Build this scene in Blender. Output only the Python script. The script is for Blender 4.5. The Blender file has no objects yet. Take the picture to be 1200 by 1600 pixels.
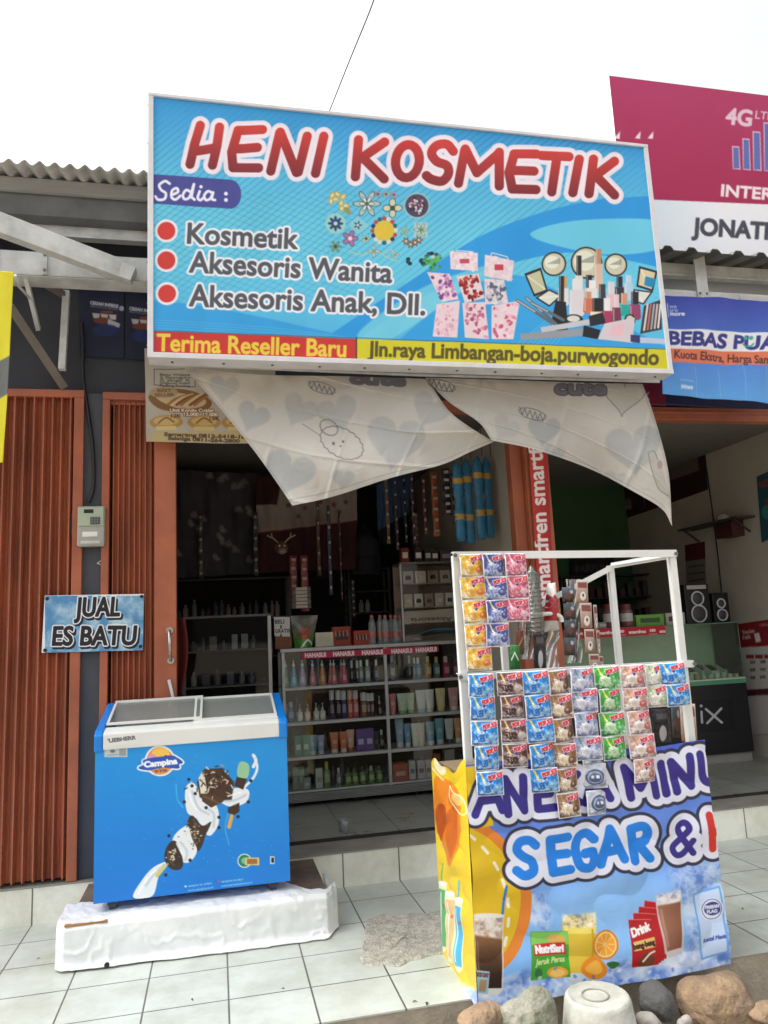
import bpy, bmesh, math, random
import numpy as np
from mathutils import Vector, Matrix

random.seed(7)
rng = np.random.default_rng(11)
scene = bpy.context.scene
COL = scene.collection

# ------------------------------------------------------------------ camera, light, exposure
FOC = 1176.18                                   # focal length in pixels of a 1200 px wide frame
CAMZ = 1.7
def _axes(yaw, pitch, roll):
    cy, sy = math.cos(yaw), math.sin(yaw)
    f = np.array([sy*math.cos(pitch), cy*math.cos(pitch), math.sin(pitch)])
    r = np.array([cy, -sy, 0.0]); u = np.cross(r, f)
    c, s = math.cos(roll), math.sin(roll)
    return c*r+s*u, -s*r+c*u, f
CR, CU, CF = _axes(math.radians(12.799), math.radians(9.050), math.radians(-2.752))
cam_data = bpy.data.cameras.new('camera'); cam = bpy.data.objects.new('camera', cam_data); COL.objects.link(cam)
cam_data.sensor_fit = 'HORIZONTAL'; cam_data.sensor_width = 36; cam_data.lens = 36*FOC/1200
cam_data.clip_start = 0.05; cam_data.clip_end = 2000
cam.matrix_world = Matrix(((CR[0], CU[0], -CF[0], 0), (CR[1], CU[1], -CF[1], 0), (CR[2], CU[2], -CF[2], CAMZ), (0, 0, 0, 1)))
scene.camera = cam

SUN_EL, SUN_AZ = math.radians(58), math.radians(288)      # azimuth from +Y clockwise: high at the left behind cloud
world = bpy.data.worlds.new('World'); scene.world = world; world.use_nodes = True
nt = world.node_tree; nt.nodes.clear()
sky = nt.nodes.new('ShaderNodeTexSky'); sky.sky_type = 'NISHITA'; sky.sun_disc = False
sky.sun_elevation = SUN_EL; sky.sun_rotation = SUN_AZ; sky.air_density = 1.0; sky.dust_density = 7.0; sky.ozone_density = 1.0
hsv = nt.nodes.new('ShaderNodeHueSaturation'); hsv.inputs['Saturation'].default_value = 0.12
bg = nt.nodes.new('ShaderNodeBackground'); bg.inputs['Strength'].default_value = 0.15
wo = nt.nodes.new('ShaderNodeOutputWorld')
nt.links.new(sky.outputs[0], hsv.inputs['Color']); nt.links.new(hsv.outputs[0], bg.inputs['Color']); nt.links.new(bg.outputs[0], wo.inputs['Surface'])
sd = bpy.data.lights.new('sun', 'SUN'); sd.energy = 0.5; sd.angle = math.radians(40); sd.color = (1.0, 0.96, 0.9)
so = bpy.data.objects.new('sun', sd); COL.objects.link(so)
sdir = Vector((math.sin(SUN_AZ)*math.cos(SUN_EL), math.cos(SUN_AZ)*math.cos(SUN_EL), math.sin(SUN_EL)))
so.rotation_euler = (-sdir).to_track_quat('-Z', 'Y').to_euler()
scene.view_settings.view_transform = 'Standard'; scene.view_settings.look = 'None'
scene.view_settings.exposure = 1.36; scene.view_settings.gamma = 1.0
scene.cycles.max_bounces = 10; scene.cycles.diffuse_bounces = 6; scene.cycles.transparent_max_bounces = 24
scene.cycles.use_denoising = True
try: scene.cycles.denoiser = 'OPENIMAGEDENOISE'
except Exception: pass

# ------------------------------------------------------------------ measuring: a pixel of the 1200x1600 photo -> a point on a plane
def ray(px, py): return CR*(px-600)/FOC - CU*(py-800)/FOC + CF
C0 = np.array([0, 0, CAMZ])
def W(px, py, Y):
    d = ray(px, py); return C0 + d*(Y/d[1])
def WZ(px, py, z):
    d = ray(px, py); return C0 + d*((z-CAMZ)/d[2])
def WX(px, py, X):
    d = ray(px, py); return C0 + d*(X/d[0])
def proj(P):
    d = P - C0; w = d@CF
    return 600+FOC*(d@CR)/w, 800-FOC*(d@CU)/w

def lin(c):
    c = np.asarray(c, float)/255.0
    return np.where(c <= 0.04045, c/12.92, ((c+0.055)/1.055)**2.4)

# ------------------------------------------------------------------ materials
_m = {}
def mat(name, rgb, rough=0.6, metal=0.0, var=0.12, scale=8.0, bump=0.0, bscale=40.0, spec=0.5, rgb2=None, trans=0.0, coat=0.0, stretch=None):
    if name in _m: return _m[name]
    m = bpy.data.materials.new(name); m.use_nodes = True; t = m.node_tree; b = t.nodes['Principled BSDF']
    c = lin(rgb); c2 = lin(rgb2) if rgb2 is not None else c*(1-var)
    tc = t.nodes.new('ShaderNodeTexCoord'); mp = t.nodes.new('ShaderNodeMapping')
    if stretch: mp.inputs['Scale'].default_value = stretch
    t.links.new(tc.outputs['Object'], mp.inputs['Vector'])
    n = t.nodes.new('ShaderNodeTexNoise'); n.inputs['Scale'].default_value = scale; n.inputs['Detail'].default_value = 5; n.inputs['Roughness'].default_value = 0.6
    t.links.new(mp.outputs[0], n.inputs['Vector'])
    r = t.nodes.new('ShaderNodeValToRGB'); r.color_ramp.elements[0].position = 0.35; r.color_ramp.elements[1].position = 0.65
    r.color_ramp.elements[0].color = (*c, 1); r.color_ramp.elements[1].color = (*c2, 1)
    t.links.new(n.outputs['Fac'], r.inputs[0]); t.links.new(r.outputs[0], b.inputs['Base Color'])
    b.inputs['Roughness'].default_value = rough; b.inputs['Metallic'].default_value = metal
    b.inputs['Specular IOR Level'].default_value = spec; b.inputs['Transmission Weight'].default_value = trans; b.inputs['Coat Weight'].default_value = coat
    if bump:
        n2 = t.nodes.new('ShaderNodeTexNoise'); n2.inputs['Scale'].default_value = bscale; n2.inputs['Detail'].default_value = 4
        t.links.new(mp.outputs[0], n2.inputs['Vector'])
        bp = t.nodes.new('ShaderNodeBump'); bp.inputs['Strength'].default_value = bump; bp.inputs['Distance'].default_value = 0.02
        t.links.new(n2.outputs['Fac'], bp.inputs['Height']); t.links.new(bp.outputs[0], b.inputs['Normal'])
    _m[name] = m; return m

def paint_mat(name, rough=0.5, bump=0.0, bscale=6.0, spec=0.4, transl=0.0):
    """printed surface: the ink is a colour attribute of the mesh"""
    if name in _m: return _m[name]
    m = bpy.data.materials.new(name); m.use_nodes = True; t = m.node_tree; b = t.nodes['Principled BSDF']
    a = t.nodes.new('ShaderNodeVertexColor'); a.layer_name = 'ink'
    t.links.new(a.outputs['Color'], b.inputs['Base Color'])
    b.inputs['Roughness'].default_value = rough; b.inputs['Specular IOR Level'].default_value = spec
    if bump:
        tc = t.nodes.new('ShaderNodeTexCoord'); n2 = t.nodes.new('ShaderNodeTexNoise'); n2.inputs['Scale'].default_value = bscale; n2.inputs['Detail'].default_value = 3
        n2.inputs['Distortion'].default_value = 0.6
        t.links.new(tc.outputs['Object'], n2.inputs['Vector'])
        bp = t.nodes.new('ShaderNodeBump'); bp.inputs['Strength'].default_value = bump; bp.inputs['Distance'].default_value = 0.04
        t.links.new(n2.outputs['Fac'], bp.inputs['Height']); t.links.new(bp.outputs[0], b.inputs['Normal'])
    if transl:
        tr = t.nodes.new('ShaderNodeBsdfTranslucent'); t.links.new(a.outputs['Color'], tr.inputs['Color'])
        mx = t.nodes.new('ShaderNodeMixShader'); mx.inputs[0].default_value = transl
        t.links.new(b.outputs[0], mx.inputs[1]); t.links.new(tr.outputs[0], mx.inputs[2]); t.links.new(mx.outputs[0], t.nodes['Material Output'].inputs['Surface'])
    _m[name] = m; return m

def glass_mat(name, tint=(255, 255, 255), refl=1.0, film=0.0):
    """thin sheet glass: clear, with a Fresnel reflection and an optional pale diffuse film"""
    if name in _m: return _m[name]
    m = bpy.data.materials.new(name); m.use_nodes = True; t = m.node_tree; t.nodes.remove(t.nodes['Principled BSDF'])
    tr = t.nodes.new('ShaderNodeBsdfTransparent'); tr.inputs[0].default_value = (*lin(tint), 1)
    gl = t.nodes.new('ShaderNodeBsdfGlossy'); gl.inputs['Roughness'].default_value = 0.03
    fr = t.nodes.new('ShaderNodeFresnel'); fr.inputs[0].default_value = 1.3+0.25*refl
    mx = t.nodes.new('ShaderNodeMixShader'); t.links.new(fr.outputs[0], mx.inputs[0]); t.links.new(tr.outputs[0], mx.inputs[1]); t.links.new(gl.outputs[0], mx.inputs[2])
    out = mx
    if film:
        df = t.nodes.new('ShaderNodeBsdfDiffuse'); df.inputs[0].default_value = (0.6, 0.62, 0.6, 1)
        m2 = t.nodes.new('ShaderNodeMixShader'); m2.inputs[0].default_value = film
        t.links.new(mx.outputs[0], m2.inputs[1]); t.links.new(df.outputs[0], m2.inputs[2]); out = m2
    t.links.new(out.outputs[0], t.nodes['Material Output'].inputs['Surface'])
    _m[name] = m; return m

def tile_mat(name, rgb, grout, w, h, ox, oy, axes='XY', rough=0.2, mortar=0.004, var=0.06, bump=True):
    m = bpy.data.materials.new(name); m.use_nodes = True; t = m.node_tree; b = t.nodes['Principled BSDF']
    tc = t.nodes.new('ShaderNodeTexCoord'); sp = t.nodes.new('ShaderNodeSeparateXYZ'); cb = t.nodes.new('ShaderNodeCombineXYZ'); mp = t.nodes.new('ShaderNodeMapping')
    t.links.new(tc.outputs['Object'], sp.inputs[0]); t.links.new(sp.outputs[axes[0]], cb.inputs['X']); t.links.new(sp.outputs[axes[1]], cb.inputs['Y'])
    mp.inputs['Location'].default_value = (-ox, -oy, 0); t.links.new(cb.outputs[0], mp.inputs['Vector'])
    br = t.nodes.new('ShaderNodeTexBrick'); br.offset = 0; br.squash = 1
    br.inputs['Scale'].default_value = 1; br.inputs['Brick Width'].default_value = w; br.inputs['Row Height'].default_value = h
    br.inputs['Mortar Size'].default_value = mortar; br.inputs['Mortar Smooth'].default_value = 0.2; br.inputs['Bias'].default_value = 0
    c = lin(rgb); br.inputs['Color1'].default_value = (*c, 1); br.inputs['Color2'].default_value = (*(c*(1-var)), 1); br.inputs['Mortar'].default_value = (*lin(grout), 1)
    t.links.new(mp.outputs[0], br.inputs['Vector'])
    n = t.nodes.new('ShaderNodeTexNoise'); n.inputs['Scale'].default_value = 3.0; n.inputs['Detail'].default_value = 8; n.inputs['Roughness'].default_value = 0.7
    t.links.new(tc.outputs['Object'], n.inputs['Vector'])
    rp = t.nodes.new('ShaderNodeValToRGB'); rp.color_ramp.elements[0].position = 0.3; rp.color_ramp.elements[1].position = 0.6
    rp.color_ramp.elements[0].color = (0.74, 0.72, 0.66, 1); rp.color_ramp.elements[1].color = (1, 1, 1, 1)
    t.links.new(n.outputs['Fac'], rp.inputs[0])
    mul = t.nodes.new('ShaderNodeMix'); mul.data_type = 'RGBA'; mul.blend_type = 'MULTIPLY'; mul.inputs[0].default_value = 1
    t.links.new(br.outputs['Color'], mul.inputs[6]); t.links.new(rp.outputs[0], mul.inputs[7]); t.links.new(mul.outputs[2], b.inputs['Base Color'])
    rr = t.nodes.new('ShaderNodeMapRange'); rr.inputs['To Min'].default_value = rough; rr.inputs['To Max'].default_value = rough+0.25
    t.links.new(n.outputs['Fac'], rr.inputs['Value']); t.links.new(rr.outputs[0], b.inputs['Roughness'])
    bp = t.nodes.new('ShaderNodeBump'); bp.inputs['Strength'].default_value = 0.35; bp.inputs['Distance'].default_value = 0.003; bp.invert = True
    t.links.new(br.outputs['Fac'], bp.inputs['Height']); t.links.new(bp.outputs[0], b.inputs['Normal'])
    return m

# ------------------------------------------------------------------ objects
def tag(o, label=None, cat=None, group=None, kind=None):
    if label: o['label'] = label
    if cat: o['category'] = cat
    if group: o['group'] = group
    if kind: o['kind'] = kind
    return o
def thing(name, loc, label, cat, group=None, parent=None):
    o = bpy.data.objects.new(name, None); COL.objects.link(o); o.location = tuple(loc); o.empty_display_size = 0.05
    return tag(o, label, cat, group)
def wloc(o):
    v = np.zeros(3)
    while o is not None: v += np.array(o.location); o = o.parent
    return v
def link_mesh(me, name, parent=None):
    o = bpy.data.objects.new(name, me); COL.objects.link(o)
    if parent is not None: o.parent = parent
    return o

class MB:
    def __init__(s): s.v = []; s.f = []; s.mi = []; s.sm = []
    def add(s, vs, fs, mi=0, sm=False):
        o = len(s.v); s.v += [tuple(map(float, p)) for p in vs]
        for f in fs: s.f.append(tuple(o+i for i in f)); s.mi.append(mi); s.sm.append(sm)
        return s
    def box(s, x0, x1, y0, y1, z0, z1, mi=0):
        v = [(x, y, z) for z in (z0, z1) for y in (y0, y1) for x in (x0, x1)]
        return s.add(v, [(0, 2, 3, 1), (4, 5, 7, 6), (0, 1, 5, 4), (2, 6, 7, 3), (0, 4, 6, 2), (1, 3, 7, 5)], mi)
    def bar(s, a, b, w, d, up=(0, 0, 1), mi=0):
        """box from a to b; w measured along `side`, d along `up`-ish"""
        a = np.array(a, float); b = np.array(b, float); t = b-a; t /= np.linalg.norm(t)
        sd_ = np.cross(t, np.array(up, float)); sd_ /= np.linalg.norm(sd_); u_ = np.cross(sd_, t)
        v = []
        for p in (a, b):
            for q in (-1, 1):
                for r_ in (-1, 1): v.append(p+sd_*w/2*r_+u_*d/2*q)
        return s.add(v, [(0, 1, 3, 2), (4, 6, 7, 5), (0, 4, 5, 1), (2, 3, 7, 6), (0, 2, 6, 4), (1, 5, 7, 3)], mi)
    def tube(s, pts, r, n=8, mi=0, cap=True):
        pts = [np.array(p, float) for p in pts]; rings = []
        rr = r if hasattr(r, '__len__') else [r]*len(pts)
        pu = None
        for i, p in enumerate(pts):
            t = pts[min(i+1, len(pts)-1)]-pts[max(i-1, 0)]; t /= (np.linalg.norm(t)+1e-9)
            if pu is None:
                pu = np.cross(t, (0.3, 0.5, 0.81)); pu /= np.linalg.norm(pu)
            pu = pu - t*(pu@t); pu /= np.linalg.norm(pu); pv = np.cross(t, pu)
            rings.append([p+rr[i]*(math.cos(2*math.pi*k/n)*pu+math.sin(2*math.pi*k/n)*pv) for k in range(n)])
        v = [q for R_ in rings for q in R_]; f = []
        for i in range(len(pts)-1):
            for k in range(n): f.append((i*n+k, i*n+(k+1) % n, (i+1)*n+(k+1) % n, (i+1)*n+k))
        s.add(v, f, mi, True)
        if cap:
            s.add(rings[0][::-1], [tuple(range(n))], mi); s.add(rings[-1], [tuple(range(n))], mi)
        return s
    def lathe(s, c, prof, n=16, mi=0, sx=1.0, sy=1.0, cap=True):
        """prof: list of (r, z) going up"""
        v = []; f = []
        for (r, z) in prof:
            for k in range(n): v.append((c[0]+sx*r*math.cos(2*math.pi*k/n), c[1]+sy*r*math.sin(2*math.pi*k/n), c[2]+z))
        for i in range(len(prof)-1):
            for k in range(n): f.append((i*n+k, i*n+(k+1) % n, (i+1)*n+(k+1) % n, (i+1)*n+k))
        s.add(v, f, mi, True)
        if cap:
            m = len(prof)-1
            s.add(v[:n], [tuple(range(n-1, -1, -1))], mi); s.add(v[m*n:], [tuple(range(n))], mi)
        return s
    def prism(s, poly, a0, a1, axis='X', mi=0):
        """2-D polygon extruded along an axis; poly in the two other axes (YZ, XZ or XY)"""
        n = len(poly)
        def P(p, a):
            return (a, p[0], p[1]) if axis == 'X' else (p[0], a, p[1]) if axis == 'Y' else (p[0], p[1], a)
        v = [P(p, a0) for p in poly]+[P(p, a1) for p in poly]
        f = [tuple(range(n-1, -1, -1)), tuple(range(n, 2*n))]+[(i, (i+1) % n, n+(i+1) % n, n+i) for i in range(n)]
        return s.add(v, f, mi)
    def grid(s, P, mi=0, sm=True):
        ny, nx = P.shape[:2]; v = P.reshape(-1, 3)
        return s.add(v, [(j*nx+i, j*nx+i+1, (j+1)*nx+i+1, (j+1)*nx+i) for j in range(ny-1) for i in range(nx-1)], mi, sm)
    def build(s, name, mats, parent=None, bevel=0.0, fix=True, kind=None, label=None, smooth=None):
        me = bpy.data.meshes.new(name)
        off = wloc(parent) if parent is not None else np.zeros(3)
        me.from_pydata([tuple(np.array(p)-off) for p in s.v], [], s.f)
        for m in (mats if isinstance(mats, (list, tuple)) else [mats]): me.materials.append(m)
        me.polygons.foreach_set('material_index', s.mi); me.polygons.foreach_set('use_smooth', [bool(x) if smooth is None else smooth for x in s.sm])
        if fix:
            bm = bmesh.new(); bm.from_mesh(me); bmesh.ops.recalc_face_normals(bm, faces=bm.faces); bm.to_mesh(me); bm.free()
        me.update()
        o = link_mesh(me, name, parent)
        if bevel:
            b = o.modifiers.new('bevel', 'BEVEL'); b.width = bevel; b.segments = 2; b.limit_method = 'ANGLE'; b.angle_limit = math.radians(40)
        if kind: o['kind'] = kind
        if label: o['label'] = label
        return o

def set_origin(o, loc):
    """put a top-level mesh's origin at its base"""
    loc = np.array(loc, float); n = len(o.data.vertices); a = np.empty(n*3); o.data.vertices.foreach_get('co', a)
    a = a.reshape(-1, 3)-loc; o.data.vertices.foreach_set('co', a.ravel()); o.location = tuple(loc); o.data.update(); return o

# ------------------------------------------------------------------ painting: inks for printed surfaces, later stored per vertex
def fbm(h, w, cell, seed=0, octs=4):
    r = np.random.default_rng(seed); out = np.zeros((h, w)); amp = 1; tot = 0
    for o in range(octs):
        c = max(1.5, cell/2**o); gh, gw = int(h/c)+3, int(w/c)+3; g = r.random((gh, gw))
        y = np.arange(h)/c; x = np.arange(w)/c; y0 = y.astype(int); x0 = x.astype(int); fy = (y-y0)[:, None]; fx = (x-x0)[None]
        fy = fy*fy*(3-2*fy); fx = fx*fx*(3-2*fx)
        a = g[y0][:, x0]; b = g[y0][:, x0+1]; c_ = g[y0+1][:, x0]; d = g[y0+1][:, x0+1]
        out += amp*((a*(1-fx)+b*fx)*(1-fy)+(c_*(1-fx)+d*fx)*fy); tot += amp; amp *= 0.5
    return out/tot

_glyph = {}
def glyphs(s):
    """outline segments of a string set in Blender's own font, in units of its cap height, ink starting at x=0"""
    if s in _glyph: return _glyph[s]
    def segs(t):
        cu = bpy.data.curves.new('t', 'FONT'); cu.body = t; cu.resolution_u = 4
        ob = bpy.data.objects.new('t', cu); COL.objects.link(ob)
        dg = bpy.context.evaluated_depsgraph_get(); ev = ob.evaluated_get(dg); me = ev.to_mesh()
        n = len(me.vertices); co = np.empty(n*3); me.vertices.foreach_get('co', co); co = co.reshape(-1, 3)[:, :2]
        cnt = {}
        for p in me.polygons:
            vs = list(p.vertices)
            for i in range(len(vs)):
                k = (vs[i], vs[(i+1) % len(vs)]); k = (min(k), max(k)); cnt[k] = cnt.get(k, 0)+1
        E = np.array([(*co[a], *co[b]) for (a, b), c in cnt.items() if c == 1])
        ev.to_mesh_clear(); bpy.data.objects.remove(ob); bpy.data.curves.remove(cu)
        return E
    if '_H' not in _glyph:
        e = segs('H'); _glyph['_H'] = e[:, 1].max()
    e = segs(s)/_glyph['_H']; x0 = e[:, [0, 2]].min(); e[:, [0, 2]] -= x0
    _glyph[s] = (e, e[:, [0, 2]].max()); return _glyph[s]

class Art:
    """canvas over the photo rectangle x0..x1, y0..y1 at k samples per photo pixel; colours sRGB 0-255"""
    def __init__(s, x0, y0, x1, y1, k=1.0, col=(255, 255, 255)):
        s.x0, s.y0, s.k = x0, y0, k; s.w = int((x1-x0)*k)+1; s.h = int((y1-y0)*k)+1
        s.a = np.empty((s.h, s.w, 3)); s.a[:] = col
        s.X, s.Y = np.meshgrid(x0+np.arange(s.w)/k, y0+np.arange(s.h)/k)
    def _put(s, sl, cov, col):
        if callable(col): col = col(s.X[sl], s.Y[sl])
        c = np.asarray(col, float); s.a[sl] = s.a[sl]*(1-cov[..., None])+c*cov[..., None]
    def box_(s, x0, y0, x1, y1):
        i0 = max(0, int((x0-s.x0)*s.k)-1); i1 = min(s.w, int((x1-s.x0)*s.k)+3); j0 = max(0, int((y0-s.y0)*s.k)-1); j1 = min(s.h, int((y1-s.y0)*s.k)+3)
        return (slice(j0, max(j0, j1)), slice(i0, max(i0, i1)))
    def _segdist(s, segs, sl, pad):
        X, Y = s.X[sl], s.Y[sl]; D = np.full(X.shape, 1e6)
        ox, oy = X[0, 0], Y[0, 0]
        for (ax, ay, bx, by) in segs:
            i0 = max(0, int((min(ax, bx)-pad-ox)*s.k)); i1 = int((max(ax, bx)+pad-ox)*s.k)+2; j0 = max(0, int((min(ay, by)-pad-oy)*s.k)); j1 = int((max(ay, by)+pad-oy)*s.k)+2
            if i1 <= 0 or j1 <= 0: continue
            x = X[j0:j1, i0:i1]-ax; y = Y[j0:j1, i0:i1]-ay
            if x.size == 0: continue
            dx, dy = bx-ax, by-ay; t = np.clip((x*dx+y*dy)/(dx*dx+dy*dy+1e-12), 0, 1)
            np.minimum(D[j0:j1, i0:i1], np.hypot(x-t*dx, y-t*dy), out=D[j0:j1, i0:i1])
        return D
    def _sdf(s, segs, pad):
        """signed distance (negative inside) of closed outlines given as segments"""
        E = np.asarray(segs, float); sl = s.box_(E[:, [0, 2]].min()-pad, E[:, [1, 3]].min()-pad, E[:, [0, 2]].max()+pad, E[:, [1, 3]].max()+pad)
        if s.X[sl].size == 0: return sl, None
        D = s._segdist(E, sl, pad+1.5/s.k); X, Y = s.X[sl], s.Y[sl]; h, w = X.shape; par = np.zeros((h, w+1), int)
        ys = Y[:, 0]; x00 = X[0, 0]
        for (ax, ay, bx, by) in E:
            if ay == by: continue
            lo, hi = (ay, by) if ay < by else (by, ay)
            r = np.nonzero((ys >= lo) & (ys < hi))[0]
            if len(r) == 0: continue
            xc = ax+(ys[r]-ay)*(bx-ax)/(by-ay); ci = np.clip(np.ceil((xc-x00)*s.k).astype(int), 0, w); par[r, ci] += 1
        ins = (np.cumsum(par, 1)[:, :w] % 2) == 1
        return sl, np.where(ins, -D, D)
    def poly(s, pts, col, al=1.0, soft=0.0, grow=0.0):
        P = [tuple(p) for p in pts]; segs = [(*P[i], *P[(i+1) % len(P)]) for i in range(len(P))]
        sl, D = s._sdf(segs, 2+soft+max(0, grow))
        if D is None: return s
        s._put(sl, np.clip(0.5-(D-grow)*s.k/(1+soft*s.k), 0, 1)*al, col); return s
    def rect(s, x0, y0, x1, y1, col, al=1.0): return s.poly([(x0, y0), (x1, y0), (x1, y1), (x0, y1)], col, al)
    def ell(s, cx, cy, rx, ry, col, al=1.0, rot=0.0, soft=0.0):
        R_ = max(rx, ry)+2+soft; sl = s.box_(cx-R_, cy-R_, cx+R_, cy+R_)
        if s.X[sl].size == 0: return s
        x, y = s.X[sl]-cx, s.Y[sl]-cy; c, q = math.cos(rot), math.sin(rot); u = (x*c+y*q)/rx; v = (-x*q+y*c)/ry
        d = (np.hypot(u, v)-1)*min(rx, ry); s._put(sl, np.clip(0.5-d*s.k/(1+soft*s.k), 0, 1)*al, col); return s
    def stroke(s, lines, w, col, al=1.0, soft=0.0):
        """round-ended strokes; lines = list of polylines; w = full width"""
        segs = [(*L[i], *L[i+1]) for L in lines for i in range(len(L)-1)]; E = np.asarray(segs, float); pad = w/2+2+soft
        sl = s.box_(E[:, [0, 2]].min()-pad, E[:, [1, 3]].min()-pad, E[:, [0, 2]].max()+pad, E[:, [1, 3]].max()+pad)
        if s.X[sl].size == 0: return s
        D = s._segdist(E, sl, pad); s._put(sl, np.clip(0.5-(D-w/2)*s.k/(1+soft*s.k), 0, 1)*al, col); return s
    def text(s, t, p0, p1, cap, col, bold=0.0, shear=0.0, halo=(), cap1=None, al=1.0, vert=None):
        """string with its ink from p0 to p1 along the baseline; cap height in photo px (cap1 at the far end); halo = [(grow, colour), ...] widest first"""
        e, wd = glyphs(t); p0 = np.array(p0, float); p1 = np.array(p1, float); d = (p1-p0)/wd
        L = np.hypot(*(p1-p0)); up = np.array(vert, float) if vert is not None else np.array([(p1-p0)[1], -(p1-p0)[0]])/L
        c1 = cap if cap1 is None else cap1
        def tr(x, y):
            c = cap+(c1-cap)*x/wd; return p0[0]+d[0]*(x+shear*y*cap/(L/wd))+up[0]*y*c, p0[1]+d[1]*(x+shear*y*cap/(L/wd))+up[1]*y*c
        ax, ay = tr(e[:, 0], e[:, 1]); bx, by = tr(e[:, 2], e[:, 3]); segs = np.stack([ax, ay, bx, by], 1)
        g = max([bold]+[h[0] for h in halo]); sl, D = s._sdf(segs, g+2)
        if D is None: return s
        for gr, c in list(halo)+[(bold, col)]: s._put(sl, np.clip(0.5-(D-gr)*s.k, 0, 1)*al, c)
        return s
    def noise(s, cell, amt, seed=0, sl=None):
        n = fbm(s.h, s.w, cell*s.k, seed)-0.5; s.a += n[..., None]*2*amt; return s
    def sample(s, px, py):
        x = np.clip((px-s.x0)*s.k, 0, s.w-1.001); y = np.clip((py-s.y0)*s.k, 0, s.h-1.001); i = x.astype(int); j = y.astype(int); fx = (x-i)[..., None]; fy = (y-j)[..., None]
        i1 = np.minimum(i+1, s.w-1); j1 = np.minimum(j+1, s.h-1)
        return (s.a[j, i]*(1-fx)+s.a[j, i1]*fx)*(1-fy)+(s.a[j1, i]*(1-fx)+s.a[j1, i1]*fx)*fy

def grid_mesh(name, P, C, mats, parent=None, smooth=True, back=None):
    """mesh from an (ny,nx,3) array of points with an ink colour per vertex; back = thickness along +Y closed with a plain back sheet"""
    ny, nx = P.shape[:2]; off = wloc(parent) if parent is not None else np.zeros(3)
    V = (P-off).reshape(-1, 3); I = np.arange(ny*nx).reshape(ny, nx)
    F = np.stack([I[:-1, :-1], I[1:, :-1], I[1:, 1:], I[:-1, 1:]], -1).reshape(-1, 4); Cc = lin(np.clip(C, 0, 255)).reshape(-1, 3); mi = np.zeros(len(F), np.int32)
    if back is not None:
        bv = np.array(back, float); per = np.concatenate([I[0, :], I[1:, -1], I[-1, -2::-1], I[-2:0:-1, 0]]); n0 = len(V); m = len(per)
        V = np.concatenate([V, V[per]+bv]); Cc = np.concatenate([Cc, Cc[per]])
        q = np.arange(m); sideF = np.stack([per, n0+q, n0+(q+1) % m, per[(q+1) % m]], -1)[:, ::-1]
        F = np.concatenate([F, sideF]); mi = np.concatenate([mi, np.zeros(m, np.int32)])
    me = bpy.data.meshes.new(name); me.vertices.add(len(V)); me.vertices.foreach_set('co', V.astype(np.float32).ravel())
    me.loops.add(F.size); me.loops.foreach_set('vertex_index', F.astype(np.int32).ravel())
    me.polygons.add(len(F)); me.polygons.foreach_set('loop_start', np.arange(0, F.size, 4, dtype=np.int32)); me.polygons.foreach_set('loop_total', np.full(len(F), 4, np.int32))
    me.polygons.foreach_set('use_smooth', np.full(len(F), smooth)); me.polygons.foreach_set('material_index', mi)
    at = me.color_attributes.new('ink', 'FLOAT_COLOR', 'POINT'); at.data.foreach_set('color', np.concatenate([Cc, np.ones((len(Cc), 1))], 1).astype(np.float32).ravel())
    for m_ in (mats if isinstance(mats, (list, tuple)) else [mats]): me.materials.append(m_)
    me.update(calc_edges=True); me.validate()
    return link_mesh(me, name, parent)

def quad_pts(c, nx, ny, bulge=None):
    """bilinear grid between the corners TL, TR, BR, BL"""
    TL, TR, BR, BL = [np.array(p, float) for p in c]; u = np.linspace(0, 1, nx)[None, :, None]; v = np.linspace(0, 1, ny)[:, None, None]
    P = (TL*(1-u)+TR*u)*(1-v)+(BL*(1-u)+BR*u)*v
    if bulge is not None: P = P+bulge(*np.broadcast_arrays(u[..., 0], v[..., 0]))
    return P
def print_on(name, corners, art, nx, ny, m, parent=None, bulge=None, back=None):
    P = quad_pts(corners, nx, ny, bulge); base = quad_pts(corners, nx, ny); x, y = proj(base.reshape(-1, 3)); C = art.sample(x.reshape(ny, nx), y.reshape(ny, nx))
    return grid_mesh(name, P, C, m, parent, back=back)
def arc(cx, cy, rx, ry, a0, a1, n=16, rot=0.0):
    c, q = math.cos(math.radians(rot)), math.sin(math.radians(rot)); o = []
    for i in range(n+1):
        t = math.radians(a0+(a1-a0)*i/n); x, y = rx*math.cos(t), ry*math.sin(t); o.append((cx+x*c-y*q, cy+x*q+y*c))
    return o
def spline(pts, n=8, closed=False):
    P = [np.array(p, float) for p in pts]; o = []; m = len(P)
    rngi = range(m if closed else m-1)
    for i in rngi:
        p0 = P[(i-1) % m] if (closed or i > 0) else 2*P[0]-P[1]; p1 = P[i]; p2 = P[(i+1) % m]; p3 = P[(i+2) % m] if (closed or i+2 < m) else 2*P[-1]-P[-2]
        for k in range(n):
            t = k/n; o.append(0.5*((2*p1)+(-p0+p2)*t+(2*p0-5*p1+4*p2-p3)*t*t+(-p0+3*p1-3*p2+p3)*t**3))
    if not closed: o.append(P[-1])
    return o
def mixc(a, b, t): return np.asarray(a, float)*(1-t)+np.asarray(b, float)*t

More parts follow.
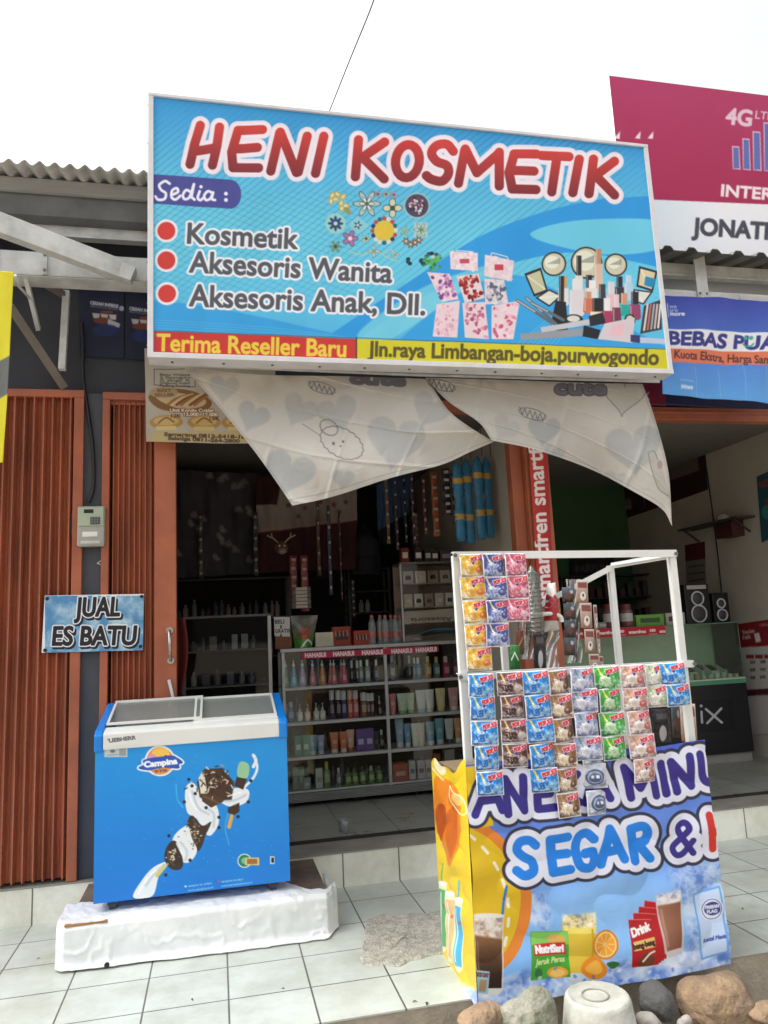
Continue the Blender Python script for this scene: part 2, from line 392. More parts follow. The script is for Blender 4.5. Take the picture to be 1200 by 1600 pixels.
# ================================================================== THE SETTING
ZF = 0.23                                          # shop floor above the terrace
M_conc = mat('bare_concrete', (178, 168, 150), 0.9, var=0.3, scale=6, bump=0.4, bscale=60)
M_dirt = mat('road_dirt', (150, 138, 122), 0.95, var=0.4, scale=9, bump=0.8, bscale=50)
M_wall = mat('charcoal_wall_paint', (62, 64, 72), 0.75, var=0.18, scale=3, bump=0.15, bscale=60)
M_orange = mat('orange_steel_paint', (176, 98, 66), 0.48, var=0.22, scale=2.4, bump=0.14, bscale=24, rgb2=(146, 80, 56))
M_slat = mat('brown_orange_slat_paint', (180, 102, 70), 0.5, var=0.25, scale=2.0, rgb2=(134, 76, 56), bump=0.18, bscale=14, stretch=(3, 3, 0.5))
M_cream = mat('cream_wall_paint', (190, 182, 168), 0.8, var=0.12, scale=2.5, bump=0.1, bscale=80)
M_green = mat('green_wall_paint', (52, 92, 52), 0.7, var=0.15, scale=3)
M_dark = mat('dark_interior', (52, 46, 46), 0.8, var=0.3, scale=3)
M_galv = mat('galvanised_steel', (214, 218, 216), 0.42, metal=0.0, var=0.2, scale=7, rgb2=(184, 188, 188), bump=0.06, bscale=30)
M_white = mat('white_painted_aluminium', (228, 230, 226), 0.35, var=0.08, scale=6)
M_alu = mat('worn_aluminium', (176, 178, 176), 0.38, metal=0.35, var=0.2, scale=9)
M_black = mat('black_plastic', (22, 22, 24), 0.4, var=0.2)
M_bolt = mat('bolt_steel', (120, 120, 118), 0.4, metal=0.8)
M_glass = glass_mat('showcase_glass', (250, 252, 250), 0.6, 0.0)

g = MB(); g.box(-300, 300, -300, 300, -0.6, -0.27); g.build('ground', M_dirt, kind='structure')
M_terr = tile_mat('terrace_tile', (198, 205, 198), (98, 96, 90), 0.394, 0.37, 0.823-394*0.0+0.0, 4.01, 'XY', 0.22, 0.0048)
g = MB(); g.box(-6, 9, 3.655, 5.41, -0.008, 0.0); g.build('terrace', M_terr, kind='structure')
g = MB(); g.box(-6, 9, 3.66, 5.41, -0.5, -0.008); g.build('terrace_edge', M_conc, kind='structure')
M_rise = tile_mat('riser_tile', (246, 246, 232), (120, 116, 104), 0.394, 5.0, 0.823, -1.0, 'XZ', 0.22, 0.005)
g = MB(); g.box(-6, 9, 5.41, 5.43, -0.05, ZF-0.012); g.build('step_riser', M_rise, kind='structure')
g = MB(); g.box(-6, 9, 5.405, 5.70, ZF-0.012, ZF-0.002); g.box(-6, 9, 5.43, 5.6, -0.4, ZF-0.012); g.build('step_ledge', mat('grey_ledge', (150, 146, 136), 0.6, var=0.25, scale=5), kind='structure')
M_floor = tile_mat('shop_floor_tile', (150, 152, 146), (70, 68, 64), 0.40, 0.40, 0.92, 5.75, 'XY', 0.18, 0.004)
g = MB(); g.box(-6, 9, 5.72, 10.0, 0.0, ZF); g.build('shop_floor', M_floor, kind='structure')

# ---- the building
bld = thing('shop_building', (1.5, 7.5, 0), 'single storey shop building with charcoal front wall and two open shop rooms', 'building')
g = MB(); g.box(-6, 9, 5.50, 5.66, 3.47, 4.75); g.box(-6, -3.2, 5.50, 5.66, ZF, 3.47); g.box(6.3, 9, 5.50, 5.66, ZF, 3.47)
g.build('facade_wall', M_wall, bld)
g = MB(); g.box(-0.935, -0.74, 5.445, 5.66, ZF-0.002, 3.469); g.build('pillar', mat('charcoal_pillar_paint', (72, 76, 84), 0.7, var=0.2, scale=4, bump=0.1), bld, bevel=0.004)
g = MB(); g.box(2.45, 2.60, 5.60, 9.4, ZF, 3.7); g.build('party_wall', M_cream, bld)
g = MB(); g.box(-0.95, -0.78, 5.67, 9.4, ZF, 3.7); g.box(-3.3, -0.95, 6.2, 6.3, ZF, 3.7); g.build('side_wall', M_cream, bld)
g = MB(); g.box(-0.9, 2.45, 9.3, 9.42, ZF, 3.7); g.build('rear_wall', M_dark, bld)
g = MB(); g.box(2.6, 5.6, 9.3, 9.42, ZF, 3.7); g.build('rear_wall', M_green, bld)
g = MB(); g.box(5.55, 5.75, 5.67, 9.4, ZF, 3.7); g.build('side_wall', M_cream, bld)
g = MB(); g.box(-3.4, 6.2, 5.67, 9.5, 3.55, 3.65); g.build('ceiling', mat('ceiling_board', (120, 116, 108), 0.9), bld)
# orange steel opening frames
g = MB(); g.box(2.60, 6.3, 5.43, 5.53, 3.34, 3.45); g.box(2.60, 6.3, 5.415, 5.545, 3.395, 3.415); g.box(-0.74, 2.4, 5.44, 5.54, 3.385, 3.469); g.build('door_header', M_orange, bld, bevel=0.004)
g = MB(); g.box(2.40, 2.60, 5.44, 5.60, ZF, 3.45); g.box(2.30, 2.40, 5.50, 5.60, ZF, 3.45); g.build('door_post', M_orange, bld, bevel=0.006)
g = MB(); g.box(-0.27, 2.3, 5.695, 5.745, ZF-0.001, ZF+0.012); g.box(2.6, 6.3, 5.695, 5.745, ZF-0.001, ZF+0.012); g.build('door_track', mat('track_steel', (38, 36, 34), 0.6), bld)

# corrugated canopy roof, left of the sign (seen from below) and trapezoid sheet at the right
def wave_roof(name, x0, x1, ya, za, yb, zb, pitch, amp, shape, m, lab):
    nx = int((x1-x0)/pitch*14); xs = np.linspace(x0, x1, nx); P = []
    ph = (xs/pitch) % 1.0
    h = amp*np.sin(2*np.pi*ph) if shape == 'sine' else amp*2*np.clip(2.2-np.abs(ph-0.5)*9, 0, 1)
    for t in np.linspace(0, 1, 5): P.append(np.stack([xs, np.full(nx, ya+(yb-ya)*t), za+(zb-za)*t+h], 1))
    P = np.array(P); b = MB(); b.grid(P, sm=(shape == 'sine'))
    o = b.build(name, m, bld, fix=False, label=lab); so_ = o.modifiers.new('thickness', 'SOLIDIFY'); so_.thickness = 0.006; return o
M_asb = mat('weathered_cement_sheet', (196, 196, 192), 0.9, var=0.35, scale=3, bump=0.3, bscale=40)
a = W(112, 259, 4.64); b_ = W(112, 289, 5.0)
wave_roof('roof', -3.0, 2.0, 4.64, a[2], 5.6, a[2]+(b_[2]-a[2])/(0.36)*0.96, 0.089, 0.016, 'sine', M_asb, 'grey corrugated roof')
ar = W(1100, 394, 4.72); M_zinc = mat('dark_zinc_roof', (112, 112, 108), 0.55, metal=0.4, var=0.3, scale=5)
wave_roof('roof', 2.05, 8.5, 4.72, ar[2], 5.7, ar[2]+0.22, 0.205, 0.017, 'trap', M_zinc, 'dark ribbed zinc roof')
def xbar(b, pxm, y_top, y_bot, Y, d, x0=-3.5, x1=8.5, mi=0):
    b.box(x0, x1, Y, Y+d, W(pxm, y_bot, Y)[2], W(pxm, y_top, Y)[2], mi)
g = MB(); xbar(g, 112, 283, 303, 4.86, 0.03, x1=2.0); g.build('fascia_board', mat('weathered_board', (176, 178, 178), 0.8, var=0.25, scale=4, stretch=(0.3, 1, 3)), bld)
g = MB(); z0 = W(112, 343, 4.92)[2]; z1 = W(112, 303, 4.92)[2]
prof = [(4.90, z1), (4.90, z1-0.05), (4.93, z0+0.02), (4.99, z0), (5.08, z0+0.02), (5.12, z1-0.05), (5.12, z1)]
g.prism(prof, -3.5, 2.0, 'X'); g.build('gutter', mat('grey_gutter', (112, 116, 120), 0.6, var=0.3, scale=4), bld)
# steel lattice girder carrying canopy and sign
gir = thing('lattice_girder', (0, 5.0, 3.9), 'long galvanised steel lattice girder running under the canopy behind the blue sign', 'girder')
g = MB(); xbar(g, 112, 347, 372, 5.02, 0.05); xbar(g, 112, 366, 370, 5.0, 0.02); g.build('top_chord', M_galv, gir, bevel=0.003)
g = MB(); zt, zb = W(112, 396, 4.9)[2], W(112, 434, 4.9)[2]; g.box(-3.5, 8.5, 4.9, 4.915, zb, zt); g.box(-3.5, 8.5, 4.9, 5.06, zb-0.004, zb+0.008); g.box(-3.5, 8.5, 4.9, 4.95, zt-0.006, zt); g.build('bottom_chord', M_galv, gir, bevel=0.002)
zt2 = W(112, 347, 5.02)[2]
for x in (-1.36, -1.07, -0.42, 3.72, 4.62):
    wd_ = 0.03 if x < 0 else 0.10
    b = MB(); b.box(x, x+wd_, 4.885, 4.897, zb+0.01, zt-0.004 if x < 0 else zt2); b.build('post' if x > 0 else 'joint_plate', M_galv, gir, bevel=0.002)
    for zz in (zb+0.035, zt-0.03):
        for xx in ((x+0.015,) if x < 0 else (x+0.02, x+0.08)): b = MB(); b.tube([(xx, 4.886, zz), (xx, 4.877, zz)], 0.009, 8); b.build('bolt', M_bolt, gir)
# diagonal C-channel bracket running from the girder out towards the street
A_ = W(192, 424, 4.86); B_ = W(-40, 336, 4.45)
br = thing('canopy_brace', A_, 'bright galvanised box brace slanting down to the girder left of the sign', 'brace')
g = MB(); g.bar(A_, B_, 0.07, 0.13, up=(0, 0, 1)); g.build('channel', M_galv, br, bevel=0.004)
g = MB(); e = A_+np.array([0.02, 0, -0.005]); g.bar(e+[-0.03, -0.01, 0.0], e+[0.05, -0.01, -0.03], 0.075, 0.10); g.build('end_plate', M_galv, br, bevel=0.003)
M_brown = mat('dull_brown_steel', (128, 120, 112), 0.7, var=0.3, scale=5)
def steel(p, q, w, lab, name='steel_strut', m=None, d=0.05):
    b = MB(); b.bar(p, q, w, d, up=(0, 1, 0.01)); o = b.build(name, m or M_brown, bevel=0.003); tag(o, lab, 'strut'); set_origin(o, q); return o
steel(W(15, 478, 5.0), W(100, 605, 5.42), 0.055, 'thick brown steel strut slanting down to the top of the closed shutter')
steel(W(104, 455, 5.30), W(97, 578, 5.30), 0.045, 'pale upright steel strut above the closed shutter', m=M_galv)
steel(W(40, 432, 4.95), W(60, 515, 5.2), 0.028, 'thin pale steel strut leaning beside the yellow banner', m=M_galv)
steel(W(65, 440, 5.1), W(103, 463, 5.32), 0.035, 'short dark strut joining the girder to the pale upright')

# ---- folding steel shutters
def shutter(name, lab, x0, x1, y, z0, z1, slats, frame_l, frame_r, pitch, amp):
    s_ = thing(name, ((x0+x1)/2, y, z0), lab, 'folding door')
    xs = []; ys = []; x = slats[0]; k = 0
    while x < slats[1]:
        for dx, dy in ((0, 0), (0.18, -1), (0.30, -1), (0.48, 0), (0.72, -0.15), (0.86, 0)):
            xs.append(x+dx*pitch); ys.append(y+0.045+dy*amp)
        x += pitch*(0.92+0.16*random.random())
    P = np.array([[(a_, b__, z) for a_, b__ in zip(xs, ys)] for z in np.linspace(z0+0.02, z1-0.05, 3)]); b = MB(); b.grid(P, sm=False); o = b.build('slat_curtain', M_slat, s_, fix=False)
    so2 = o.modifiers.new('thickness', 'SOLIDIFY'); so2.thickness = 0.003
    b = MB(); b.box(x0, x1, y-0.01, y+0.10, z1-0.055, z1); b.build('top_rail', M_orange, s_, bevel=0.004)
    if frame_l: b = MB(); b.box(x0, x0+frame_l, y-0.01, y+0.10, z0, z1-0.055); b.build('side_rail', M_orange, s_, bevel=0.004)
    if frame_r: b = MB(); b.box(x1-frame_r, x1, y-0.01, y+0.10, z0, z1-0.055); b.build('side_rail', M_orange, s_, bevel=0.004)
    b = MB(); b.box(x0, x1, y+0.09, y+0.11, z0, z1-0.06); b.build('backing', mat('shutter_backing', (60, 30, 24), 0.8), s_)
    return s_
shutter('folding_shutter', 'closed rust-orange folding steel shutter left of the dark pillar', -3.2, -0.888, 5.42, ZF, 3.48, (-3.18, -0.95), 0, 0.065, 0.062, 0.05)
s2 = shutter('folding_shutter', 'folded-open rust-orange steel shutter with a handle right of the dark pillar', -0.765, -0.268, 5.42, ZF, 3.47, (-0.70, -0.42), 0.05, 0, 0.036, 0.035)
b = MB(); b.box(-0.415, -0.268, 5.40, 5.47, ZF+0.01, 3.41); b.build('lead_panel', M_orange, s2, bevel=0.006)
h0 = W(265, 985, 5.40); h1 = W(267, 1032, 5.40)
b = MB(); b.tube([h0, h0+[0, -0.05, -0.01], (h0+h1)/2+[0, -0.055, 0], h1+[0, -0.05, 0.01], h1], 0.011, 8); b.lathe((0, 0, 0), [(0.0, 0.0)], 3) if False else None
for hh in (h0, h1): b.tube([hh+[0, 0.002, 0], hh+[0, -0.008, 0]], 0.024, 12)
b.build('handle', mat('chrome_handle', (190, 186, 180), 0.25, metal=0.9), s2)
l0 = W(264, 1062, 5.40); l1 = W(271, 1092, 5.40); b = MB(); b.bar(l0+[0, -0.01, 0], l1+[0, -0.01, 0], 0.02, 0.012, up=(0, 1, 0)); b.build('latch', M_galv, s2, bevel=0.002)
b = MB(); q = W(268, 972, 5.397)
b_art = None

# ================================================================== THE BIG SIGN
YS = 4.5
M_vinyl = paint_mat('printed_vinyl', 0.5, 0.02, 3.0, 0.3)
M_banner = paint_mat('printed_banner_cloth', 0.55, 0.22, 5.0, 0.3)
M_paper = paint_mat('printed_paper', 0.6, 0.08, 9.0, 0.3)
M_frame = mat('white_sign_frame', (222, 222, 226), 0.4, var=0.12, scale=8)

A = Art(222, 148, 1055, 592, 1.15, (70, 180, 232))
def bgc(X, Y):
    t = np.clip((Y-170-(X-230)*0.08)/380, 0, 1)
    c = mixc((58, 158, 222), (104, 204, 236), np.clip(np.sin(t*3.0), 0, 1)[..., None])
    return c
A.a[:] = bgc(A.X, A.Y)
# fine diagonal hatching of the print
u_ = (A.X*0.62+A.Y*0.78); hat = (np.abs((u_ % 8.4)-4.2) < 0.75) & (A.Y < 560)
fade = np.clip((A.Y-165)/60, 0.25, 1)*np.clip((520-A.Y-(A.X-230)*0.05)/120, 0, 1)*np.clip((1080-A.X)/200, 0, 1)
A.a = np.where(hat[..., None], A.a*(1-0.17*fade[..., None]), A.a)
u_ = (A.X*-0.35+A.Y*0.94); hat = (np.abs((u_ % 9.0)-4.5) < 0.6) & (A.X < 560) & (A.Y > 300) & (A.Y < 480)
A.a = np.where(hat[..., None], A.a*0.9, A.a)
# sweeping waves
def band(top, bot, col, al): A.poly(spline(top, 10)+spline(bot[::-1], 10), col, al, soft=1)
band([(520, 520), (640, 440), (760, 365), (900, 318), (1030, 305)], [(520, 560), (650, 470), (770, 420), (900, 395), (1040, 420)], (40, 150, 226), 0.9)
band([(590, 560), (700, 470), (800, 430), (900, 470), (1045, 545)], [(590, 580), (700, 560), (800, 560), (900, 570), (1045, 580)], (46, 158, 230), 0.8)
A.poly(spline([(828, 366), (900, 345), (1020, 343), (1030, 360), (1025, 390), (960, 398), (890, 390)], 8, True), (112, 206, 234), 0.95, soft=1)
A.poly(spline([(560, 520), (660, 450), (770, 415), (700, 470), (600, 535)], 8, True), (122, 210, 232), 0.8, soft=2)
band([(236, 470), (330, 480), (450, 505), (560, 530)], [(236, 520), (330, 522), (450, 528), (560, 534)], (50, 158, 226), 0.85)
for i in range(9): A.stroke([spline([(850-i*9, 560), (930, 470-i*2), (1045, 410+i*9)], 8)], 1.1, (150, 220, 245), 0.45)
for i in range(6): A.stroke([spline([(240, 500+i*4), (420, 512+i*4), (600, 535+i*2)], 8)], 1.0, (140, 210, 240), 0.35)
# HENI KOSMETIK in slanted brush capitals
HK = [[(313, 196), (304, 226), (297, 257)], [(343, 199), (339, 228), (332, 258)], [(303, 237), (338, 231)],
      [(372, 204), (362, 238), (364, 262), (404, 263)], [(372, 204), (410, 203)], [(366, 233), (402, 231)],
      [(437, 208), (423, 268)], [(438, 207), (463, 270)], [(480, 213), (466, 269)],
      [(506, 213), (493, 271)],
      [(560, 219), (555, 277)], [(601, 222), (566, 247), (600, 280)],
      arc(636.5, 252, 18.5, 26, 0, 360, 22, 8),
      spline([(708, 237), (698, 226), (682, 228), (674, 240), (682, 253), (698, 260), (700, 273), (690, 284), (674, 281), (666, 275)], 4),
      [(726, 235), (716, 287)], [(727, 233), (745, 270), (779, 240)], [(780, 238), (780, 291)],
      [(803, 242), (795, 270), (800, 296), (837, 297)], [(803, 241), (838, 241)], [(799, 267), (834, 268)],
      [(846, 243), (889, 245)], [(870, 246), (862, 300)],
      [(905, 249), (895, 301)],
      [(927, 249), (920, 303)], [(960, 252), (930, 275), (960, 305)]]
def redc(X, Y):
    t = np.clip((Y-195-(X-300)*0.075)/70, 0, 1)[..., None]; return mixc((206, 62, 56), (126, 44, 52), t)
A.stroke(HK, 29, (236, 226, 238)); A.stroke(HK, 24, (240, 232, 242))
A.stroke(HK, 14.5, redc)
# pill with script lettering
A.poly([(236, 272), (362, 281)]+arc(360, 304, 17, 23, -88, 88, 12)+[(362, 327), (237, 318)], (72, 76, 150))
SC = [spline([(265, 287), (258, 283), (249, 289), (252, 297), (259, 302), (257, 311), (247, 312), (243, 307)], 5),
      spline([(268, 305), (278, 300), (276, 294), (269, 298), (268, 308), (274, 312), (282, 306)], 5),
      spline([(298, 300), (291, 297), (286, 304), (288, 311), (296, 308), (303, 288)], 5), [(303, 288), (299, 308), (304, 312)],
      spline([(312, 299), (309, 309), (313, 313), (318, 309)], 4),
      spline([(332, 302), (325, 299), (319, 306), (322, 313), (329, 310), (333, 301), (331, 311), (336, 313)], 4)]
A.stroke(SC, 4.2, (236, 236, 250)); A.ell(314, 292, 2.6, 2.6, (236, 236, 250)); A.ell(353, 303, 3, 3, (236, 236, 250)); A.ell(353, 313, 3, 3, (236, 236, 250))
for cx, cy in ((260, 361), (260, 407), (261, 459)): A.ell(cx, cy, 18, 18, (236, 232, 240)); A.ell(cx, cy, 14, 14, (208, 62, 58))
for t, p0, p1, c, c1 in (('Kosmetik', (293, 380), (464, 389), 31, 31), ('Aksesoris Wanita', (296, 425), (611, 442), 32, 31), ('Aksesoris Anak, Dll.', (296, 478), (663, 492), 33, 31)):
    A.text(t, p0, p1, c, (84, 88, 98), bold=1.2, halo=[(4.6, (236, 238, 244))], cap1=c1)
# red and yellow strips
A.poly([(241, 517), (558, 530), (558, 566), (240, 556)], (200, 56, 50)); A.poly([(557, 530), (1046, 545), (1046, 582), (557, 566)], (212, 204, 44)); A.stroke([[(557, 528), (557, 568)]], 2, (60, 60, 60)); A.stroke([[(240, 517), (1046, 546)]], 1.4, (70, 110, 130))
A.text('Terima Reseller Baru', (245, 548), (540, 557.5), 26, (232, 206, 74), bold=1.0)
A.text('Jln.raya Limbangan-boja.purwogondo', (575, 556), (1028, 570), 22, (92, 84, 40), bold=1.1, cap1=23)
# brooches
def flower(cx, cy, r, n, c1, c2, pr=0.45):
    for i in range(n):
        t = 2*math.pi*i/n; A.ell(cx+r*0.62*math.cos(t), cy+r*0.62*math.sin(t), r*0.5, r*pr*0.5, (70, 84, 80), 0.8, t); A.ell(cx+r*0.62*math.cos(t), cy+r*0.62*math.sin(t), r*0.4, r*pr*0.38, c1, 1, t)
    A.ell(cx, cy, r*0.28, r*0.28, c2)
for dx, dy in ((0, 0), (9, 6), (-7, 3), (3, -8), (-5, -6), (12, -4), (10, 14), (16, 10)): A.ell(524+dx, 312+dy, 6, 4, (182, 172, 110), 1, dx*0.2); A.ell(524+dx, 312+dy, 3.4, 2, (224, 216, 168), 1, dx*0.2)
A.ell(543, 330, 7, 4, (150, 148, 90), 1, 0.8)
flower(573, 319, 20, 6, (176, 196, 196), (60, 70, 76)); flower(573, 319, 11, 6, (214, 222, 216), (90, 96, 96))
flower(613, 326, 14, 4, (210, 210, 178), (70, 74, 70), 0.8); flower(590, 304, 6, 5, (170, 150, 160), (120, 60, 70)); flower(603, 304, 6, 5, (190, 176, 150), (120, 60, 70)); flower(615, 305, 6, 5, (200, 150, 170), (120, 60, 70))
A.ell(651, 322, 21, 21, (170, 190, 196), 0.7); A.ell(651, 322, 18, 18, (78, 70, 90))
for i in range(46):
    t = random.random()*6.28; r = 13*math.sqrt(random.random()); A.ell(651+r*math.cos(t), 322+r*math.sin(t), 1.7, 1.7, random.choice([(224, 220, 226), (150, 60, 76), (190, 180, 196), (44, 40, 60)]))
A.ell(524, 350, 16, 16, (164, 212, 206), 0.9); flower(524, 350, 11, 8, (40, 70, 130), (190, 220, 214)); A.poly([(559, 338), (576, 353), (559, 366), (544, 352)], (150, 206, 214), 0.8); flower(559, 352, 6, 5, (60, 90, 130), (230, 230, 230))
for i in range(16):
    t = i*2*math.pi/16; A.ell(600+18*math.cos(t), 361+19*math.sin(t), 3.4, 3.4, random.choice([(30, 60, 110), (190, 70, 60), (220, 214, 190), (34, 100, 110), (60, 60, 60)]))
A.ell(600, 361, 15.5, 15.5, (220, 190, 62)); A.rect(646, 348, 668, 372, (176, 206, 206), 0.8); flower(657, 360, 10, 6, (196, 214, 190), (120, 140, 130)); flower(657, 360, 5, 5, (150, 180, 150), (90, 110, 100))
flower(547, 373, 12, 5, (170, 110, 170), (230, 220, 230), 0.7); flower(524, 386, 9, 6, (120, 160, 110), (40, 70, 110)); flower(572, 373, 7, 5, (200, 200, 150), (40, 60, 110)); flower(632, 362, 7, 5, (170, 200, 150), (190, 180, 100))
for cx, cy in ((634, 378), (641, 383), (648, 380), (654, 376)): flower(cx, cy, 6, 6, (150, 90, 60), (230, 220, 200))
A.stroke([spline([(545, 392), (565, 398), (585, 392), (600, 400), (618, 408), (612, 392), (600, 396)], 6)], 1.6, (190, 196, 160)); flower(584, 393, 9, 4, (206, 208, 180), (150, 150, 110)); flower(617, 399, 6, 4, (206, 208, 180), (150, 150, 110))
for i in range(14): A.ell(636+random.random()*46, 394+random.random()*20, 3.4, 2.8, random.choice([(40, 60, 100), (60, 80, 110), (200, 210, 210), (40, 44, 60)]))
for i in range(40): A.ell(675+random.gauss(0, 7), 409+random.gauss(0, 5.5), 2.6, 2.2, random.choice([(60, 150, 70), (90, 180, 90), (40, 120, 56)]))
# hair-clip cards and gift bags
def card(P, cols, seed):
    R_ = random.Random(seed); A.poly(P, (236, 214, 222)); P = np.array(P, float)
    for i in range(44):
        u, v = R_.random()*0.9+0.05, R_.random()*0.9+0.05; q = (P[0]*(1-u)+P[1]*u)*(1-v)+(P[3]*(1-u)+P[2]*u)*v
        A.ell(q[0], q[1], 2+2.5*R_.random(), 1.6+1.6*R_.random(), R_.choice(cols), 1, R_.random()*3)
A.stroke([[(710, 404), (714, 392), (738, 394), (742, 404)]], 1.6, (230, 220, 230)); card([(703, 393), (746, 396), (746, 424), (704, 421)], [(240, 226, 232), (226, 200, 214)], 1); A.rect(718, 405, 733, 412, (196, 80, 100))
A.stroke([[(762, 410), (768, 396), (792, 402), (796, 412)]], 1.6, (230, 220, 230)); card([(757, 399), (803, 408), (799, 440), (756, 432)], [(240, 226, 232), (226, 206, 220)], 2); A.rect(772, 414, 786, 423, (200, 70, 90))
card([(667, 426), (702, 428), (716, 468), (690, 472)], [(150, 80, 150), (196, 140, 196), (226, 190, 220), (120, 70, 130)], 3)
card([(713, 432), (747, 428), (757, 466), (726, 474)], [(150, 40, 40), (190, 70, 60), (226, 200, 190), (120, 30, 36)], 4)
card([(756, 436), (787, 438), (794, 474), (758, 476)], [(130, 140, 160), (196, 204, 214), (96, 104, 130), (226, 226, 232)], 5)
card([(682, 476), (718, 470), (714, 528), (676, 526)], [(226, 170, 190), (240, 214, 224), (206, 140, 170), (236, 190, 206)], 6)
card([(722, 474), (758, 472), (764, 530), (726, 528)], [(196, 110, 150), (226, 160, 186), (240, 210, 222), (170, 80, 120)], 7)
card([(768, 478), (812, 470), (802, 530), (768, 530)], [(206, 96, 120), (236, 190, 206), (240, 220, 230), (226, 150, 170)], 8)
# make-up heap
def compact(P, c):
    A.poly(P, (40, 40, 44)); P = np.array(P, float); m = P.mean(0); A.poly(P*0.8+m*0.2, c); A.stroke([[P[0]*0.7+m*0.3, P[2]*0.7+m*0.3]], 2, (235, 240, 236), 0.7)
for cx, cy, r in ((865, 413, 19), (916, 411, 25), (962, 414, 18)): A.ell(cx, cy, r, r, (50, 50, 52)); A.ell(cx, cy, r-2.5, r-2.5, (206, 204, 180)); A.ell(cx-3, cy-3, r-8, r-9, (232, 232, 214)); A.poly([(cx-r*0.6, cy), (cx+r*0.5, cy-r*0.5), (cx+r*0.5, cy)], (120, 130, 120), 0.6)
compact([(819, 428), (845, 418), (856, 456), (834, 464)], (196, 196, 160)); compact([(836, 466), (858, 452), (878, 462), (858, 480)], (222, 222, 210)); compact([(998, 416), (1027, 424), (1020, 456), (994, 448)], (222, 206, 170)); A.poly([(1008, 432), (1024, 436), (1020, 450), (1006, 446)], (40, 140, 190)); compact([(990, 452), (1020, 456), (1006, 476), (985, 470)], (226, 226, 220))
def btl(x, y0, w, h, c, cc, ch=0.35):
    A.poly([(x-w/2, y0-h*(1-ch)), (x+w/2, y0-h*(1-ch)), (x+w/2+1, y0-3), (x+w/2-2, y0), (x-w/2+2, y0), (x-w/2-1, y0-3)], c); A.rect(x-w/3, y0-h, x+w/3, y0-h*(1-ch), cc); A.rect(x-w/3+1, y0-h, x-w/3+2.4, y0-h*(1-ch), (236, 236, 236), 0.5); A.rect(x-w/2+1, y0-h*(1-ch)+2, x-w/2+3, y0-4, (240, 240, 240), 0.5)
for x, y0, w, h, c, cc, ch in ((904, 462, 12, 62, (226, 220, 210), (44, 44, 46), .5), (935, 455, 13, 66, (216, 190, 170), (190, 140, 110), .35), (880, 478, 16, 46, (226, 224, 222), (206, 160, 100), .4), (920, 470, 14, 40, (210, 200, 190), (40, 40, 44), .5), (877, 498, 12, 66, (206, 206, 212), (48, 48, 54), .6), (901, 494, 22, 58, (222, 218, 224), (230, 230, 232), .3), (925, 482, 16, 44, (230, 226, 224), (236, 236, 236), .3), (968, 474, 14, 42, (50, 52, 60), (40, 40, 46), .4), (982, 470, 13, 40, (180, 206, 226), (190, 210, 230), .3), (941, 500, 15, 56, (40, 40, 46), (60, 60, 66), .4), (919, 490, 14, 34, (206, 120, 90), (200, 150, 120), .3), (955, 490, 15, 50, (226, 190, 196), (216, 210, 214), .4),
                          (975, 494, 15, 36, (30, 170, 160), (206, 150, 120), .5), (992, 500, 17, 44, (150, 70, 110), (40, 40, 46), .45), (932, 508, 19, 42, (240, 226, 196), (36, 36, 40), .5), (948, 506, 15, 40, (170, 60, 100), (236, 234, 236), .5), (963, 506, 13, 46, (120, 60, 80), (226, 200, 206), .45)): btl(x, y0, w, h, c, cc, ch)
A.poly([(868, 470), (884, 472), (888, 520), (872, 524), (862, 500)], (34, 34, 38)); A.ell(896, 500, 15, 9, (40, 40, 44)); A.ell(896, 498, 10, 5, (216, 216, 210)); A.ell(984, 500, 9, 9, (40, 40, 44)); A.ell(984, 499, 6, 6, (206, 206, 180))
for i, (x0, y0, x1, y1) in enumerate(((808, 470, 862, 505), (822, 466, 870, 508), (830, 474, 880, 500))): A.stroke([[(x0, y0), (x1, y1)]], 5, (96, 110, 120)); A.stroke([[(x0, y0), ((x0+x1)/2, (y0+y1)/2)]], 2, (180, 190, 200))
A.poly([(1006, 478), (1033, 468), (1034, 515), (1000, 522)], (58, 60, 64))
for i in range(5): A.stroke([[(1006+i*5.5, 516-i), (1012+i*5, 476)]], 3, [(226, 214, 206), (190, 110, 110), (160, 170, 180), (210, 190, 180), (226, 226, 230)][i])
A.poly([(812, 522), (920, 512), (926, 524), (814, 532)], (150, 156, 166)); A.poly([(912, 508), (938, 516), (934, 530), (910, 526)], (36, 36, 42)); A.poly([(844, 512), (924, 498), (928, 506), (846, 520)], (196, 200, 206)); A.poly([(920, 494), (942, 488), (946, 506), (922, 510)], (40, 42, 50)); A.poly([(944, 506), (992, 496), (988, 536), (934, 530)], (216, 206, 214)); A.poly([(956, 510), (976, 506), (972, 526), (948, 524)], (236, 190, 200), 0.8); A.poly([(985, 523), (1000, 524), (1000, 536), (985, 534)], (56, 60, 110)); A.poly([(1000, 527), (1040, 530), (1040, 538), (1000, 536)], (190, 200, 226))
A.noise(60, 5, 3)
sg = thing('shop_sign', W(640, 592, YS), 'large blue lightbox sign reading HENI KOSMETIK with beauty goods printed on it', 'sign')
ci = [W(233, 159, YS), W(1008, 224, YS), W(1042, 577, YS), W(240.5, 555, YS)]
for c in ci: pass
XL, XR, ZB, ZT = -0.385, 3.146, 3.388, 5.155
fx = 0.034
cor = [(XL+fx, YS, ZT-0.022), (XR-fx, YS, ZT-0.022), (XR-fx, YS, ZB+0.034), (XL+fx, YS, ZB+0.034)]
def sbulge(u, v):
    d = 0.004*np.sin(u*37)*np.sin(v*9)+0.006*np.sin(u*3.1)*np.sin(v*3.1); return np.stack([0*d, -np.abs(d), 0*d], -1)
print_on('panel', cor, A, 880, 440, M_vinyl, sg, bulge=sbulge)
b = MB(); b.box(XL, XR, YS-0.015, YS+0.12, ZT-0.022, ZT); b.build('frame_rail', M_frame, sg, bevel=0.003)
